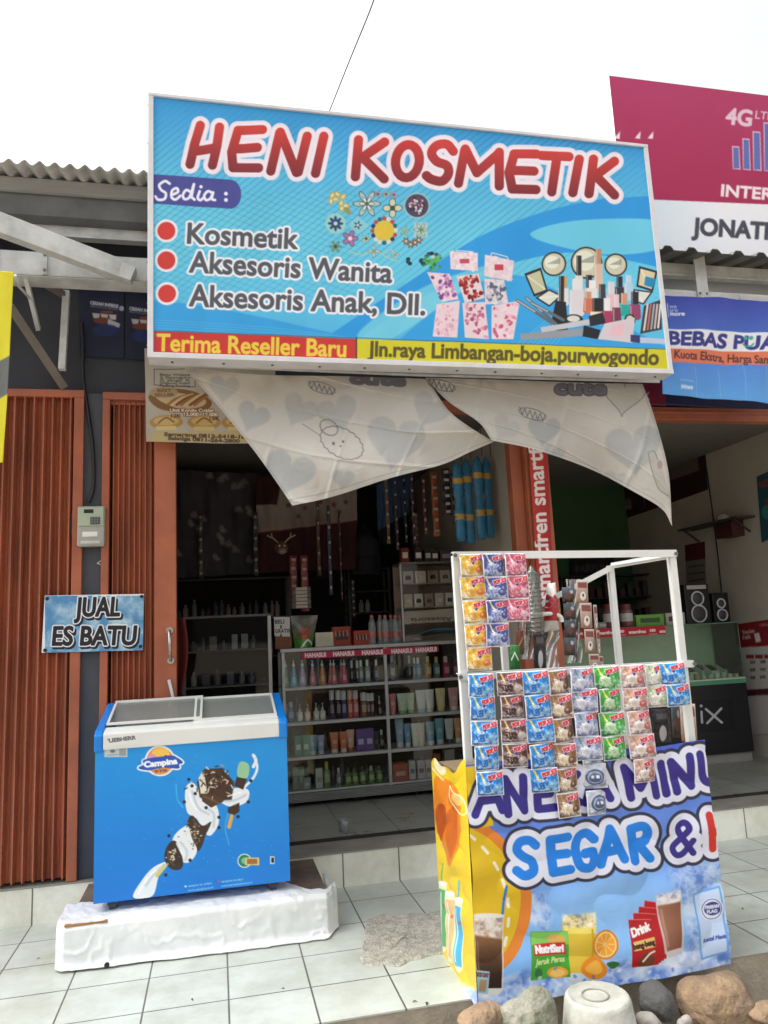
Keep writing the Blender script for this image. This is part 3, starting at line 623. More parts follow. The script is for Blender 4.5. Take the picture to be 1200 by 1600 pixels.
b = MB(); b.box(XL, XR, YS-0.018, YS+0.12, ZB, ZB+0.034); b.build('frame_rail', M_frame, sg, bevel=0.003)
b = MB(); b.box(XL, XL+fx, YS-0.013, YS+0.12, ZB+0.034, ZT-0.022); b.build('frame_side', M_frame, sg, bevel=0.003)
b = MB(); b.box(XR-fx, XR, YS-0.013, YS+0.12, ZB+0.034, ZT-0.022); b.build('frame_side', M_frame, sg, bevel=0.003)
b = MB(); b.box(XL+fx, XR-fx, YS+0.10, YS+0.115, ZB+0.034, ZT-0.022); b.build('back_sheet', M_galv, sg)
for i in range(12):
    x = XL+0.12+i*0.3+0.05*random.random(); b = MB(); b.tube([(x, YS+0.05, ZB), (x, YS+0.05, ZB-0.006)], 0.009, 8); b.build('screw', M_bolt, sg)
for i in range(7):
    z = ZB+0.1+i*0.27; b = MB(); b.tube([(XL, YS+0.05, z), (XL-0.009, YS+0.05, z)], 0.008, 8); b.build('screw', M_bolt, sg)
# steel arms that carry the sign from the girder
for x in (0.2, 1.4, 2.7): b = MB(); b.bar((x, 4.62, 3.95), (x, 4.9, 3.95), 0.05, 0.05); b.build('mounting_arm', M_galv, sg)

# ================================================================== RED BILLBOARD BEHIND, AT THE RIGHT
YB = 5.25
A = Art(945, 110, 1300, 470, 1.0, (172, 44, 92))
A.a[:] = mixc((176, 56, 104), (164, 34, 78), np.clip((A.Y-120)/220, 0, 1)[..., None]); A.noise(40, 3, 5)
A.poly([(1000, 311), (1310, 324), (1310, 480), (1000, 480)], lambda X, Y: mixc((206, 222, 232), (236, 238, 244), np.clip((X-1000)/120, 0, 1)[..., None]))
A.text('4G', (1134, 193), (1173, 197), 24, (226, 196, 214), bold=1.3); A.text('LTE', (1180, 185), (1206, 188), 12, (226, 196, 214), bold=0.2)
for x0, y0, x1, y1 in ((1144, 229, 1156, 264), (1160, 217, 1172, 265), (1176, 206, 1189, 266), (1193, 192, 1206, 267), (1210, 178, 1223, 268)): A.poly([(x0, y0-1), (x1-1, y0), (x1+1, y1+1), (x0+1, y1)], (230, 200, 220)); A.poly([(x0+1.5, y0+1), (x1-2, y0+1.5), (x1-0.5, y1-0.5), (x0+2, y1-1)], (96, 110, 176))
A.text('INTERNET', (1127, 306), (1262, 317), 17.5, (240, 226, 232), bold=1.0)
A.text('JONATHAN', (1082, 366), (1266, 378), 25, (70, 70, 84), bold=1.6)
for x in (960, 992, 1012): A.poly([(x, 216), (x+9, 205), (x+8, 217)], (240, 226, 232))
bb = thing('billboard', W(1150, 470, YB), 'red and white phone network billboard standing above the right-hand roof', 'billboard')
x0, x1, z0_, z1_ = W(952, 120, YB)[0], 5.75, 3.95, W(951, 118, YB)[2]
print_on('panel', [(x0, YB, z1_), (x1, YB, z1_), (x1, YB, z0_), (x0, YB, z0_)], A, 330, 330, M_vinyl, bb)
b = MB(); b.box(x0, x1, YB+0.004, YB+0.09, z0_, z1_); b.build('frame', M_frame, bb)
for x in (x0+0.3, x1-0.4): b = MB(); b.box(x, x+0.06, YB+0.09, YB+0.15, 3.7, z1_-0.05); b.build('post', M_galv, bb)

# ================================================================== BANNERS OVER THE RIGHT-HAND SHOP
def cloth_bulge(a, f, ph=0.0):
    def fn(u, v):
        d = a*(np.sin(u*f+v*4+ph)*0.6+np.sin(u*f*2.3-v*7+ph)*0.25+np.sin(v*f*0.8+u*3)*0.3); return np.stack([0*d, -np.abs(a)+d, 0*d], -1)
    return fn
YN = 4.86
A = Art(1025, 455, 1320, 650, 1.1, (60, 100, 200))
A.a[:] = mixc((62, 74, 170), (96, 164, 232), np.clip((A.Y-465-(A.X-1035)*0.02)/150, 0, 1)[..., None]); A.noise(50, 5, 8)
A.poly([(1030, 515), (1320, 527), (1320, 556), (1030, 546)], (232, 234, 240)); A.poly([(1045, 546), (1320, 556), (1320, 576), (1048, 568)], (222, 120, 86)); A.poly([(1045, 546), (1047, 568), (1020, 570), (1020, 540)], (96, 120, 210))
A.text('BEBAS PUAS', (1043, 539), (1222, 549), 19.5, (60, 62, 140), bold=1.3); A.ell(1164, 529, 3, 3, (60, 170, 150)); A.ell(1172, 529, 3, 3, (60, 170, 150)); A.stroke([arc(1168, 536, 8, 6, 20, 160)], 2.5, (60, 170, 150))
A.text('Kuota Ekstra, Harga Sama', (1051, 561), (1206, 571), 12.5, (76, 50, 56), bold=0.35)
A.stroke([[(1043, 474), (1044, 496)]], 1, (220, 226, 240)); A.text('we', (1046, 481), (1057, 481.5), 6, (220, 226, 240)); A.text('are', (1046, 487), (1059, 487.5), 6, (220, 226, 240)); A.text('more', (1047, 493), (1068, 494), 6.5, (230, 234, 246), bold=0.4)
A.stroke([[(1058, 596), (1080, 598)], [(1060, 603), (1068, 604)]], 1, (190, 214, 240), 0.7); A.text('99069', (1060, 609), (1079, 610), 4.5, (214, 230, 246), bold=0.4)
for x in (1083, 1120, 1158, 1192): A.stroke([[(x, 575), (x+5, 628)]], 0.8, (170, 200, 236), 0.5)
bo = thing('banner', W(1120, 630, YN), 'blue phone data banner reading BEBAS PUAS above the right-hand shop opening', 'banner')
print_on('cloth', [W(1030, 462, YN), W(1320, 478, YN), W(1320, 640, YN), W(1032, 617, YN)], A, 310, 180, M_banner, bo, bulge=cloth_bulge(0.02, 16), back=(0, 0.008, 0))
b = MB()
for i in range(5): p = W(1040+i*60, 464+i*3.3, YN+0.02); b = MB(); b.tube([p, p+[0, 0.02, 0.07]], 0.004, 6); b.build('tie', M_white, bo)
def plain_banner(name, lab, cors, Y, c, amp=0.01, text=None, cat='banner', nx=90, ny=50, seed=3):
    P = np.array(cors, float); A = Art(P[:, 0].min()-3, P[:, 1].min()-3, P[:, 0].max()+3, P[:, 1].max()+3, 1.0, c); A.noise(25, 6, seed)
    if text: text(A)
    o = print_on(name, [W(x, y, Y) for x, y in cors], A, nx, ny, M_banner, None, bulge=cloth_bulge(amp, 9) if amp else None, back=(0, 0.006, 0)); tag(o, lab, cat)
    return set_origin(o, (np.array(W(*cors[2], Y))+np.array(W(*cors[3], Y)))/2)
plain_banner('banner', 'dark navy banner half hidden behind the blue BEBAS PUAS banner', [(1022, 470), (1330, 486), (1330, 652), (1024, 632)], 5.44, (40, 44, 82))
plain_banner('banner', 'maroon banner strip showing a white K beside the curtain edge', [(960, 540), (1040, 546), (1040, 634), (960, 630)], 5.42, (110, 30, 56), 0.006, lambda A: A.text('K', (1008, 625), (1015, 625), 12, (190, 160, 170), bold=0.4))
# vertical smartfren strip on the orange post
YP = 5.415
A = Art(818, 640, 880, 1010, 1.6, (186, 50, 52)); A.a[:] = mixc((196, 70, 56), (170, 36, 50), np.clip((A.X-825)/40, 0, 1)[..., None])
A.text('smartfren smartfren', (860.5, 935), (843.5, 655), 22, (240, 232, 232), bold=0.9, vert=(-0.99, 0.055))
o = print_on('vertical_banner', [W(822, 640, YP), W(851, 640, YP), W(866, 950, YP), W(842.5, 950, YP)], A, 60, 480, M_banner, None, bulge=cloth_bulge(0.004, 3), back=(0, 0.006, 0)); tag(o, 'narrow red smartfren strip hanging down the orange post between the shops', 'banner'); set_origin(o, W(856, 950, YP))

# ================================================================== FOOD POSTER UNDER THE SIGN, LEFT; DARK POSTERS; YELLOW BANNER
YF = 5.30
A = Art(222, 560, 440, 700, 1.3, (176, 168, 154)); A.noise(30, 10, 21)
A.stroke([[(241, 577), (305, 577), (305, 606), (241, 602), (241, 577)]], 1, (70, 64, 60))
for i, t in enumerate(('Batu Wijaya', 'Jl. Diponegoro', 'Jl. Jangli, K', 'Ungaran Indah', 'Padang Kuning')): A.text(t, (250, 587+i*4.4), (297, 588+i*4.4), 3.4, (80, 72, 66), bold=0.15)
A.poly(spline([(232, 620), (260, 608), (300, 612), (330, 628), (322, 642), (290, 646), (250, 640)], 6, True), (128, 92, 54)); A.poly(spline([(244, 622), (270, 614), (318, 624), (316, 636), (280, 640)], 6, True), (190, 168, 130))
for i in range(7): A.stroke([spline([(262+i*7, 634), (276+i*7, 624), (296+i*5, 618)], 5)], 4, [(150, 104, 60), (206, 180, 140), (120, 80, 44)][i % 3])
A.ell(256, 614, 22, 9, (166, 146, 108)); A.text('BEST', (246, 613), (268, 613), 4.5, (120, 84, 60), bold=.3); A.text('SELLER', (242, 620), (272, 620), 4.5, (120, 84, 60), bold=.3)
A.text('Unti Kondo Coklat', (266, 645), (334, 645), 5, (240, 232, 220), bold=.3, halo=[(1.4, (110, 70, 40))]); A.text('15.000  12.000', (288, 651), (340, 651), 5, (240, 232, 220), bold=.3, halo=[(1.4, (110, 70, 40))])
for cx in (260, 319, 372):
    A.ell(cx, 661, 26, 11, (170, 136, 80)); A.ell(cx, 659, 20, 7, (196, 166, 110)); A.stroke([spline([(cx-12, 662), (cx, 654), (cx+12, 661)], 4)], 2.5, (130, 94, 50)); A.rect(cx-16, 667, cx+16, 673, (206, 186, 120))
A.text('12K', (268, 654), (283, 654), 5, (90, 60, 40), bold=.3); A.text('15K', (328, 657), (343, 657), 5, (90, 60, 40), bold=.3)
A.poly([(236, 677), (420, 676), (420, 692), (236, 690)], (190, 172, 110), 0.8); A.text('Semarang 0812-5418-1800', (257, 682), (396, 686), 5, (84, 64, 56), bold=.5); A.text('Salatiga 0811-264-2800', (263, 688), (374, 692), 5, (84, 64, 56), bold=.5)
o = print_on('poster', [W(226, 545, YF), W(430, 556, YF), W(430, 694, YF), W(229, 691, YF)], A, 230, 170, M_banner, None, bulge=cloth_bulge(0.012, 7), back=(0, 0.005, 0)); tag(o, 'faded cream food banner with pastry pictures hanging under the sign at its left end', 'banner'); set_origin(o, W(330, 692, YF))
def cegah(A, dx, dy):
    A.text('CEGAH INFEKSI', (141+dx, 475+dy), (184+dx, 481+dy), 4.6, (206, 210, 222), bold=0.5); A.text('PERLINDUNGAN OPTIMUM', (141+dx, 479+dy), (184+dx, 485+dy), 2.4, (160, 166, 184)); A.ell(190+dx, 482+dy, 4, 4, (170, 176, 190)); A.rect(158+dx, 486+dy, 176+dx, 489+dy, (150, 70, 60))
    for i, c in enumerate(((190, 186, 190), (200, 190, 180), (206, 200, 196))): A.poly([(144+dx+i*13, 489+dy+i), (156+dx+i*13, 490+dy+i), (155+dx+i*13, 498+dy+i), (146+dx+i*13, 497+dy+i)], c)
    A.ell(160+dx, 501+dy, 14, 5, (120, 66, 46)); A.poly([(169+dx, 498+dy), (188+dx, 506+dy), (186+dx, 512+dy), (168+dx, 508+dy)], (190, 190, 200)); A.ell(165+dx, 516+dy, 20, 10, (40, 60, 120), 0.7)
plain_banner('poster', 'dark navy hygiene poster left of the one at the sign edge', [(124, 446), (194, 456), (194, 560), (124, 556)], 5.48, (38, 42, 66), 0, lambda A: cegah(A, 0, 0), 'poster', 90, 110, 4)
plain_banner('poster', 'dark navy hygiene poster half hidden by the left edge of the sign', [(196, 456), (262, 464), (262, 566), (196, 560)], 5.48, (38, 42, 66), 0, lambda A: cegah(A, 61, 9), 'poster', 90, 110, 6)
YY = 4.35
A = Art(-110, 415, 40, 740, 1.0, (226, 216, 50)); A.a[:] = mixc((216, 206, 40), (232, 222, 64), fbm(A.h, A.w, 20, 9)[..., None])
A.poly([(-110, 620), (40, 545), (40, 600), (-110, 690)], (110, 116, 112)); 
o = print_on('banner', [W(-100, 428, YY), W(23, 428, YY), W(6, 724, YY), W(-100, 735, YY)], A, 90, 200, M_banner, None, bulge=cloth_bulge(0.02, 5, 1.0), back=(0, 0.006, 0)); tag(o, 'yellow and grey cloth banner hanging at the left end of the girder', 'banner'); set_origin(o, W(-40, 728, YY))
b = MB(); b.tube([W(-100, 432, YY)+[0, 0.02, 0], W(26, 434, YY)+[0, 0.02, 0]], 0.028, 10); o = b.build('banner_pole', M_galv); tag(o, 'pale pipe holding the yellow banner along its top edge', 'pole'); set_origin(o, W(-40, 434, YY))
b = MB(); p = W(12, 428, YY); b.tube([p+[0, 0.02, 0], p+[0.0, 0.55, 0.1]], 0.008, 6); b.build('hanger', M_galv, o)

# ================================================================== ICE SIGN ON THE PILLAR, METER, CABLE
YI = 5.395
A = Art(60, 920, 235, 1030, 2.0, (110, 160, 196)); n = fbm(A.h, A.w, 34, 31, 5); n2 = fbm(A.h, A.w, 10, 33, 4)
A.a[:] = mixc((84, 140, 186), (178, 206, 222), np.clip((n-0.35)*2.5, 0, 1)[..., None]); A.a = mixc(A.a, (60, 116, 160), (np.abs(n2-0.5) < 0.012)[..., None]*0.5)
A.a[:] = np.where(((A.X < 70.5) | (A.Y < 931)) [..., None], (226, 232, 234), A.a)
for t, p0, p1, c in (('JUAL', (117, 963), (186, 962), 27), ('ES BATU', (82, 1008), (211, 1007), 27)):
    A.text(t, (p0[0]+2.5, p0[1]+3), (p1[0]+2.5, p1[1]+3), c, (34, 34, 40), bold=3.6, shear=0.10); A.text(t, p0, p1, c+1.5, (38, 36, 42), bold=1.4, shear=0.10, halo=[(3.2, (236, 238, 240))])
ic = thing('ice_sign', W(147, 1020, YI), 'small blue board reading JUAL ES BATU fixed across the dark pillar', 'sign')
print_on('board', [W(70, 930.5, YI), W(225, 928, YI), W(223, 1016, YI), W(65, 1020, YI)], A, 320, 190, M_paper, ic, back=(0, 0.012, 0))
for x, y in ((74, 935.5), (221.5, 932), (70.5, 1016), (219.5, 1010)): p = W(x, y, YI); b = MB(); b.tube([p, p+[0, -0.006, 0]], 0.012, 10); b.build('eyelet', M_black, ic)
p0, p1 = W(122, 792, 5.40), W(164, 854, 5.40)
me_ = thing('electric_meter', W(143, 855, 5.44), 'green and grey electricity meter on the dark pillar', 'meter')
b = MB(); b.box(p0[0], p1[0], 5.37, 5.443, p1[2], p0[2]); b.build('case', mat('meter_grey', (168, 168, 160), 0.35, var=0.15), me_, bevel=0.012)
hz = p0[2]-p1[2]; b = MB(); b.box(p0[0]+0.008, p1[0]-0.008, 5.362, 5.37, p1[2]+hz*0.5, p0[2]-0.012); b.build('face', mat('meter_green', (170, 184, 160), 0.4, var=0.1), me_, bevel=0.003)
b = MB(); b.box(p0[0]+0.045, p0[0]+0.105, 5.359, 5.363, p0[2]-0.05, p0[2]-0.025); b.build('display', M_black, me_)
b = MB(); b.box(p1[0]-0.09, p1[0]-0.03, 5.352, 5.363, p1[2]+hz*0.54, p1[2]+hz*0.72); b.build('keypad', mat('keypad_dark', (44, 50, 52), 0.5), me_, bevel=0.002)
b = MB()
for i in range(3):
    for j in range(4): b.box(p1[0]-0.086+i*0.018, p1[0]-0.072+i*0.018, 5.349, 5.353, p1[2]+hz*0.555+j*0.012, p1[2]+hz*0.555+j*0.012+0.008)
ob = b.build('buttons', mat('key_grey', (120, 128, 126), 0.5), me_)
b = MB(); b.box(p0[0]+0.035, p1[0]-0.045, 5.366, 5.371, p1[2]+hz*0.24, p1[2]+hz*0.36); b.build('name_plate', M_white, me_)
b = MB(); b.box(p0[0]+0.025, p1[0]-0.03, 5.366, 5.371, p1[2]+hz*0.07, p1[2]+hz*0.14); b.build('terminal_label', mat('label_grey', (206, 206, 200), 0.5), me_)
b = MB(); b.tube([W(q[0], q[1], 5.43) for q in spline([(128, 504), (130, 540), (130, 590), (137, 640), (145, 700), (146, 760), (138, 785)], 5)], 0.012, 8); o = b.build('cable', M_black); tag(o, 'black cable running down the pillar into the electricity meter', 'cable'); set_origin(o, W(138, 785, 5.43))
b = MB(); b.tube([W(q[0], q[1], 5.43) for q in spline([(122, 792), (113, 806), (112, 830), (116, 846), (124, 850)], 5)], 0.011, 8); o = b.build('cable', M_black); tag(o, 'loop of black cable bulging out left of the electricity meter', 'cable'); set_origin(o, W(118, 850, 5.43))
wpts = [W(513, 178, 5.6)*1.0, W(548, 90, 4.6), W(583, 3, 3.9), W(600, -60, 3.5)]
b = MB(); b.tube([p_ for p_ in spline(wpts, 6)]+[np.array([1.2, -3, 5.6])], 0.0045, 6); o = b.build('overhead_wire', M_black); tag(o, 'thin dark wire slanting up into the sky above the sign', 'wire'); set_origin(o, W(513, 178, 5.6))
# meter leads below
b = MB(); b.tube([W(q[0], q[1], 5.43) for q in ((160, 856), (161, 874), (152, 880), (162, 884))], 0.006, 6); o = b.build('cable', mat('white_cable', (200, 196, 186), 0.6)); tag(o, 'short frayed white lead below the electricity meter', 'cable'); set_origin(o, W(160, 884, 5.43))

# ================================================================== CURTAIN
YCt, YCb = 4.72, 4.50
A = Art(270, 560, 1070, 835, 1.2, (250, 246, 236)); A.noise(90, 7, 41); A.noise(14, 2.5, 43)
def heart(cx, cy, s_, rot=0.0, c=(186, 198, 204), al=0.6):
    t = np.linspace(0, 2*math.pi, 40, endpoint=False); x = 16*np.sin(t)**3/16; y = -(13*np.cos(t)-5*np.cos(2*t)-2*np.cos(3*t)-np.cos(4*t))/16; co, si = math.cos(rot), math.sin(rot)
    P = [(cx+s_*(a_*co-b__*si), cy+s_*(a_*si+b__*co)) for a_, b__ in zip(x, y)]; A.poly(P, c, al, soft=3); return P
for cx, cy, s_, r_, al in ((452, 737, 40, .3, .6), (618, 688, 46, .15, .42), (528, 645, 32, -.3, .4), (468, 640, 28, .5, .4), (536, 748, 18, .1, .5), (672, 640, 30, .5, .35), (850, 672, 26, .1, .6), (866, 708, 17, .3, .5), (990, 700, 44, -.1, .5), (962, 752, 20, .2, .35), (790, 668, 22, .6, .25), (350, 606, 24, .1, .4), (395, 650, 26, .4, .5)): heart(cx, cy, s_, r_, al=al*.82)
P = heart(975, 615, 34, .1, (222, 218, 206), 0.5); A.stroke([P+[P[0]]], 1.2, (120, 124, 132), 0.7)
ink = (96, 96, 106)
def scal(cx, cy, rx, ry, rot=0.0, n=60): return [(cx+(rx+1.0*math.sin(i*2*math.pi/n*18))*math.cos(i*2*math.pi/n)*math.cos(rot)-(ry+1.0*math.sin(i*2*math.pi/n*18))*math.sin(i*2*math.pi/n)*math.sin(rot), cy+(rx)*math.cos(i*2*math.pi/n)*math.sin(rot)+(ry+1.0*math.sin(i*2*math.pi/n*18))*math.sin(i*2*math.pi/n)*math.cos(rot)) for i in range(n+1)]
A.stroke([scal(534, 692, 36, 22, 0.5)], 1.1, ink, 0.8); A.stroke([scal(514, 668, 15, 11, 0.6)], 1.0, ink, 0.8); A.stroke([[(472, 662), (500, 680)]], 1.0, ink, 0.5); A.ell(521, 693, 2, 2.6, ink, .8); A.ell(536, 690, 2, 2, ink, .7); A.ell(532, 697, 1.5, 1.5, ink, .7)
for cx, cy in ((503, 604), (832, 645), (690, 600)): A.stroke([[(cx-20+i*4, cy-5+i*1.2+(7 if i % 2 else -4)) for i in range(11)]], 1.1, ink, .8); A.stroke([arc(cx, cy+2, 22, 8, 0, 360, 20, 16)], 1.0, ink, .7)
A.text('cute', (868, 615), (946, 616), 20, (150, 152, 162), bold=2.0, halo=[(3.2, (90, 92, 104))]); A.text('cute', (548, 598), (632, 602), 16, (150, 152, 162), bold=2.0, halo=[(3.0, (100, 102, 112))], al=.7)
A.poly(spline([(1013, 708), (1022, 705), (1028, 718), (1034, 730), (1045, 770), (1048, 780), (1030, 765), (1022, 745), (1016, 725)], 6, True), (236, 232, 222)); A.stroke([spline([(1013, 708), (1022, 705), (1028, 718)], 5), spline([(1013, 708), (1016, 725), (1022, 745), (1030, 765), (1045, 775)], 5)], 1, ink, .6); A.ell(1031, 726, 4, 7, (214, 180, 180), .8)
A.stroke([[(664, 590), (700, 640), (772, 692)]], 1.2, (150, 140, 124), .6)
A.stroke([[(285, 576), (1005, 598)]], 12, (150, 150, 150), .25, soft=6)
def edge(pts, n):
    P = np.array(spline(pts, 24)); s_ = np.concatenate([[0], np.cumsum(np.hypot(*np.diff(P[:, :2], axis=0).T))]); t = np.linspace(0, s_[-1], n); return np.stack([np.interp(t, s_, P[:, i]) for i in range(P.shape[1])], 1)
def curtain(lab, top, bot, left, right, nx, ny, folds, seed):
    """edges as (px, py, distance)"""
    T, B_, L, R_ = edge(top, nx), edge(bot, nx), edge(left, ny), edge(right, ny); u = np.linspace(0, 1, nx)[None, :, None]; v = np.linspace(0, 1, ny)[:, None, None]
    S = (1-v)*T[None]+v*B_[None]+(1-u)*L[:, None]+u*R_[:, None]-((1-u)*(1-v)*T[0]+u*(1-v)*T[-1]+(1-u)*v*B_[0]+u*v*B_[-1])
    C = A.sample(S[..., 0], S[..., 1]); U, V = np.broadcast_to(u[..., 0], S.shape[:2]), np.broadcast_to(v[..., 0], S.shape[:2])
    Y = S[..., 2]+folds(U, V)
    d = CR*((S[..., 0]-600)/FOC)[..., None]-CU*((S[..., 1]-800)/FOC)[..., None]+CF; P = C0+d*(Y/d[..., 1])[..., None]
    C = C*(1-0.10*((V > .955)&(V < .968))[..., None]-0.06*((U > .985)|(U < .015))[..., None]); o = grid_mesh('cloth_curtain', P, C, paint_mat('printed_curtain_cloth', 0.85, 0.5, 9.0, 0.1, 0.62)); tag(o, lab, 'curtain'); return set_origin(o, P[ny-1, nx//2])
def crease(U, V, k, ph, w): s_ = np.sin(k[0]*U+k[1]*V+ph); return -np.exp(-(s_/w)**2)
def f1(U, V): return 0.10*np.sin(2.6*U+3.6*V+.6)*V**.7+0.035*np.sin(7*U-6*V+1.2*np.sin(3*U))*V**.6+0.016*np.sin(22*U+7*V+2*np.sin(4*V))*(1-V*.6)+0.008*np.sin(60*U+4*V)*np.exp(-V*4)+0.012*crease(U, V, (5, -7), .4, .12)+0.010*crease(U, V, (9, 6), 1.9, .1)*V
def f2(U, V): return 0.07*np.sin(5*U-2*V+.5)*V**.8+0.026*np.sin(12*U+2*V+np.sin(5*V))*(0.3+V*0.7)+0.008*np.sin(50*U)*np.exp(-V*4)+0.010*crease(U, V, (8, 3), .9, .1)+0.008*crease(U, V, (4, -9), .2, .08)
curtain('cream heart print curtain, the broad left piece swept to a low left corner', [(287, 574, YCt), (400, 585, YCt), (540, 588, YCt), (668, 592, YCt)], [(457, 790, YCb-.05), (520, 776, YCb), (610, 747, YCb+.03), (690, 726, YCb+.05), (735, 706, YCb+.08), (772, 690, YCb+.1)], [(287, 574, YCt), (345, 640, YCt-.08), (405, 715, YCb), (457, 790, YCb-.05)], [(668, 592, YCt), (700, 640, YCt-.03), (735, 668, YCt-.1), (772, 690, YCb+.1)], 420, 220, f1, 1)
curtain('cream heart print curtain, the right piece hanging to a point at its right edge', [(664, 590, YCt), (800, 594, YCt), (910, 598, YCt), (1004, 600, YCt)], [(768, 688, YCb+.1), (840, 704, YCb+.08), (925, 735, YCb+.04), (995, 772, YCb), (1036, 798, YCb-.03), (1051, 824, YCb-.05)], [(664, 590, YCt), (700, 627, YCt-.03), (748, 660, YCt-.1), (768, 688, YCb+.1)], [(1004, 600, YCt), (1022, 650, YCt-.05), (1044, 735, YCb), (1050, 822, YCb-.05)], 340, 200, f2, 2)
b = MB(); b.tube([W(240, 568, 4.745), W(640, 585, 4.745), W(1030, 596, 4.745)], 0.012, 8); o = b.build('curtain_rail', M_galv); tag(o, 'thin steel rail under the sign from which both curtain pieces hang', 'rail'); set_origin(o, W(640, 585, 4.745))

# ================================================================== FREEZER ON ITS TARPED PLINTH
YFr, YFb = 4.75, 5.33
FX0, FX1 = -0.692, 0.408
ZB0 = W(300, 1393, YFr)[2]-0.005
zr0 = W(160, 1172, YFr)[2]; zr1 = W(160, 1145, YFr)[2]               # white front rail, lower and upper edge
zbk = W(182, 1100, YFb)[2]
M_fblue = mat('freezer_blue_plastic', (14, 128, 220), 0.3, var=0.05, scale=3)
M_fwhite = mat('freezer_white_plastic', (226, 228, 224), 0.3, var=0.06, scale=3)
M_tarp = mat('white_tarpaulin', (236, 238, 238), 0.32, var=0.1, scale=3, bump=0.12, bscale=5, rgb2=(214, 218, 218))
fz = thing('chest_freezer', (0, 5.0, ZB0), 'blue glass-topped ice cream freezer with a chocolate ice cream picture', 'freezer')
b = MB(); b.box(FX0+0.004, FX1-0.004, YFr+0.004, YFr+0.06, ZB0, zr0); b.box(FX0+0.004, FX1-0.004, YFb-0.06, YFb, ZB0, zr0); b.box(FX0+0.004, FX0+0.05, YFr+0.06, YFb-0.06, ZB0, zr0); b.box(FX1-0.05, FX1-0.004, YFr+0.06, YFb-0.06, ZB0, zr0); b.box(FX0+0.05, FX1-0.05, YFr+0.06, YFb-0.06, ZB0, ZB0+0.04); b.build('body', M_fblue, fz)
b = MB(); b.box(FX0+0.0505, FX0+0.056, YFr+0.09, YFb-0.07, zr0-0.24, zr0+0.02); b.box(FX1-0.056, FX1-0.0505, YFr+0.09, YFb-0.07, zr0-0.24, zr0+0.02); b.box(FX0+0.056, FX1-0.056, YFb-0.076, YFb-0.07, zr0-0.24, zr0+0.01); b.box(FX0+0.056, FX1-0.056, YFr+0.0905, YFr+0.096, zr0-0.24, zr0-0.001); b.build('liner', mat('freezer_liner', (228, 232, 228), 0.4, var=0.05), fz)
A = Art(140, 1130, 460, 1415, 1.3, (22, 120, 210))
A.a[:] = mixc((24, 148, 226), (12, 122, 216), np.clip((A.Y-1180)/220, 0, 1)[..., None]); A.noise(60, 3, 51)
# brand badge
A.ell(250, 1189, 24, 24, (238, 242, 248)); RB = spline([(217, 1200), (226, 1195), (224, 1189), (236, 1185), (252, 1183), (268, 1181), (276, 1184), (285, 1191), (279, 1194), (279, 1200), (262, 1199), (246, 1200), (232, 1203)], 4, True)
A.poly(RB, (238, 242, 248), grow=3.2); A.ell(250, 1189, 21, 21.5, (226, 150, 70)); A.ell(251, 1178, 14, 10, (248, 200, 90)); A.ell(237, 1184, 7, 6, (226, 150, 190)); A.ell(259, 1182, 2.4, 2.4, (200, 30, 40)); A.poly(RB, (34, 84, 190), grow=.8)
A.text('Campina', (226, 1199), (277, 1193), 8.5, (250, 250, 250), bold=0.9); A.text('es krim', (242, 1207), (261, 1205.5), 5, (70, 60, 130), bold=.2)
A.rect(163, 1168, 199, 1183, (196, 204, 206)); A.ell(176, 1174, 4, 2.5, (110, 120, 126)); A.stroke([[(168, 1180), (184, 1179)]], 1, (120, 130, 136)); A.rect(186, 1169, 197, 1181, (150, 158, 162))
# splash and ice creams
milk = (232, 238, 244)
A.stroke([spline([(275, 1225), (277, 1248), (286, 1262)], 6)], 1.6, (90, 200, 240), .8); A.stroke([spline([(362, 1255), (352, 1290), (358, 1320)], 6)], 1.6, (90, 200, 240), .7)
A.poly(spline([(208, 1402), (222, 1375), (240, 1355), (262, 1345), (278, 1340), (262, 1352), (248, 1370), (238, 1400)], 6, True), milk)
A.poly(spline([(290, 1232), (303, 1224), (320, 1250), (338, 1258), (342, 1285), (330, 1305), (318, 1300), (308, 1280), (292, 1268)], 6, True), milk)
A.poly(spline([(345, 1248), (365, 1232), (388, 1234), (386, 1252), (368, 1260), (352, 1258)], 6, True), milk); A.stroke([spline([(380, 1232), (396, 1215), (402, 1198), (396, 1180)], 6)], 4, milk); A.stroke([spline([(396, 1198), (400, 1188), (396, 1180)], 4)], 5, milk)
A.poly([(308, 1222), (318, 1202), (346, 1200), (366, 1222), (362, 1250), (334, 1252), (312, 1246)], (66, 46, 34), soft=1); A.poly([(310, 1216), (318, 1202), (324, 1240), (314, 1242)], (226, 220, 206)); A.poly([(314, 1240), (334, 1240), (350, 1252), (330, 1262), (316, 1252)], (78, 52, 38))
R_ = random.Random(5)
for i in range(80):
    x, y = R_.gauss(340, 13), R_.gauss(1220, 10); a_ = R_.random()*3.1; A.stroke([[(x, y), (x+5*math.cos(a_), y+5*math.sin(a_))]], 1.8, R_.choice([(226, 214, 196), (190, 160, 130), (46, 30, 22), (60, 40, 30)]))
A.poly(spline([(371, 1200), (376, 1190), (386, 1192), (390, 1200), (386, 1216), (372, 1214)], 5, True), (150, 200, 160)); A.poly([(370, 1214), (386, 1217), (380, 1234), (366, 1228)], (58, 42, 34)); A.poly([(356, 1262), (374, 1254), (374, 1268), (366, 1274), (356, 1270)], (62, 44, 36)); A.stroke([[(362, 1275), (358, 1292)]], 6, (220, 170, 90))
A.poly(spline([(292, 1290), (300, 1274), (316, 1290), (330, 1284), (322, 1304), (312, 1328), (296, 1332)], 5, True), (60, 44, 34)); A.poly(spline([(270, 1310), (292, 1290), (300, 1310), (308, 1330), (294, 1348), (276, 1340)], 5, True), milk); A.poly(spline([(258, 1330), (266, 1316), (276, 1316), (286, 1345), (282, 1358), (268, 1358), (258, 1346)], 5, True), (58, 44, 36))
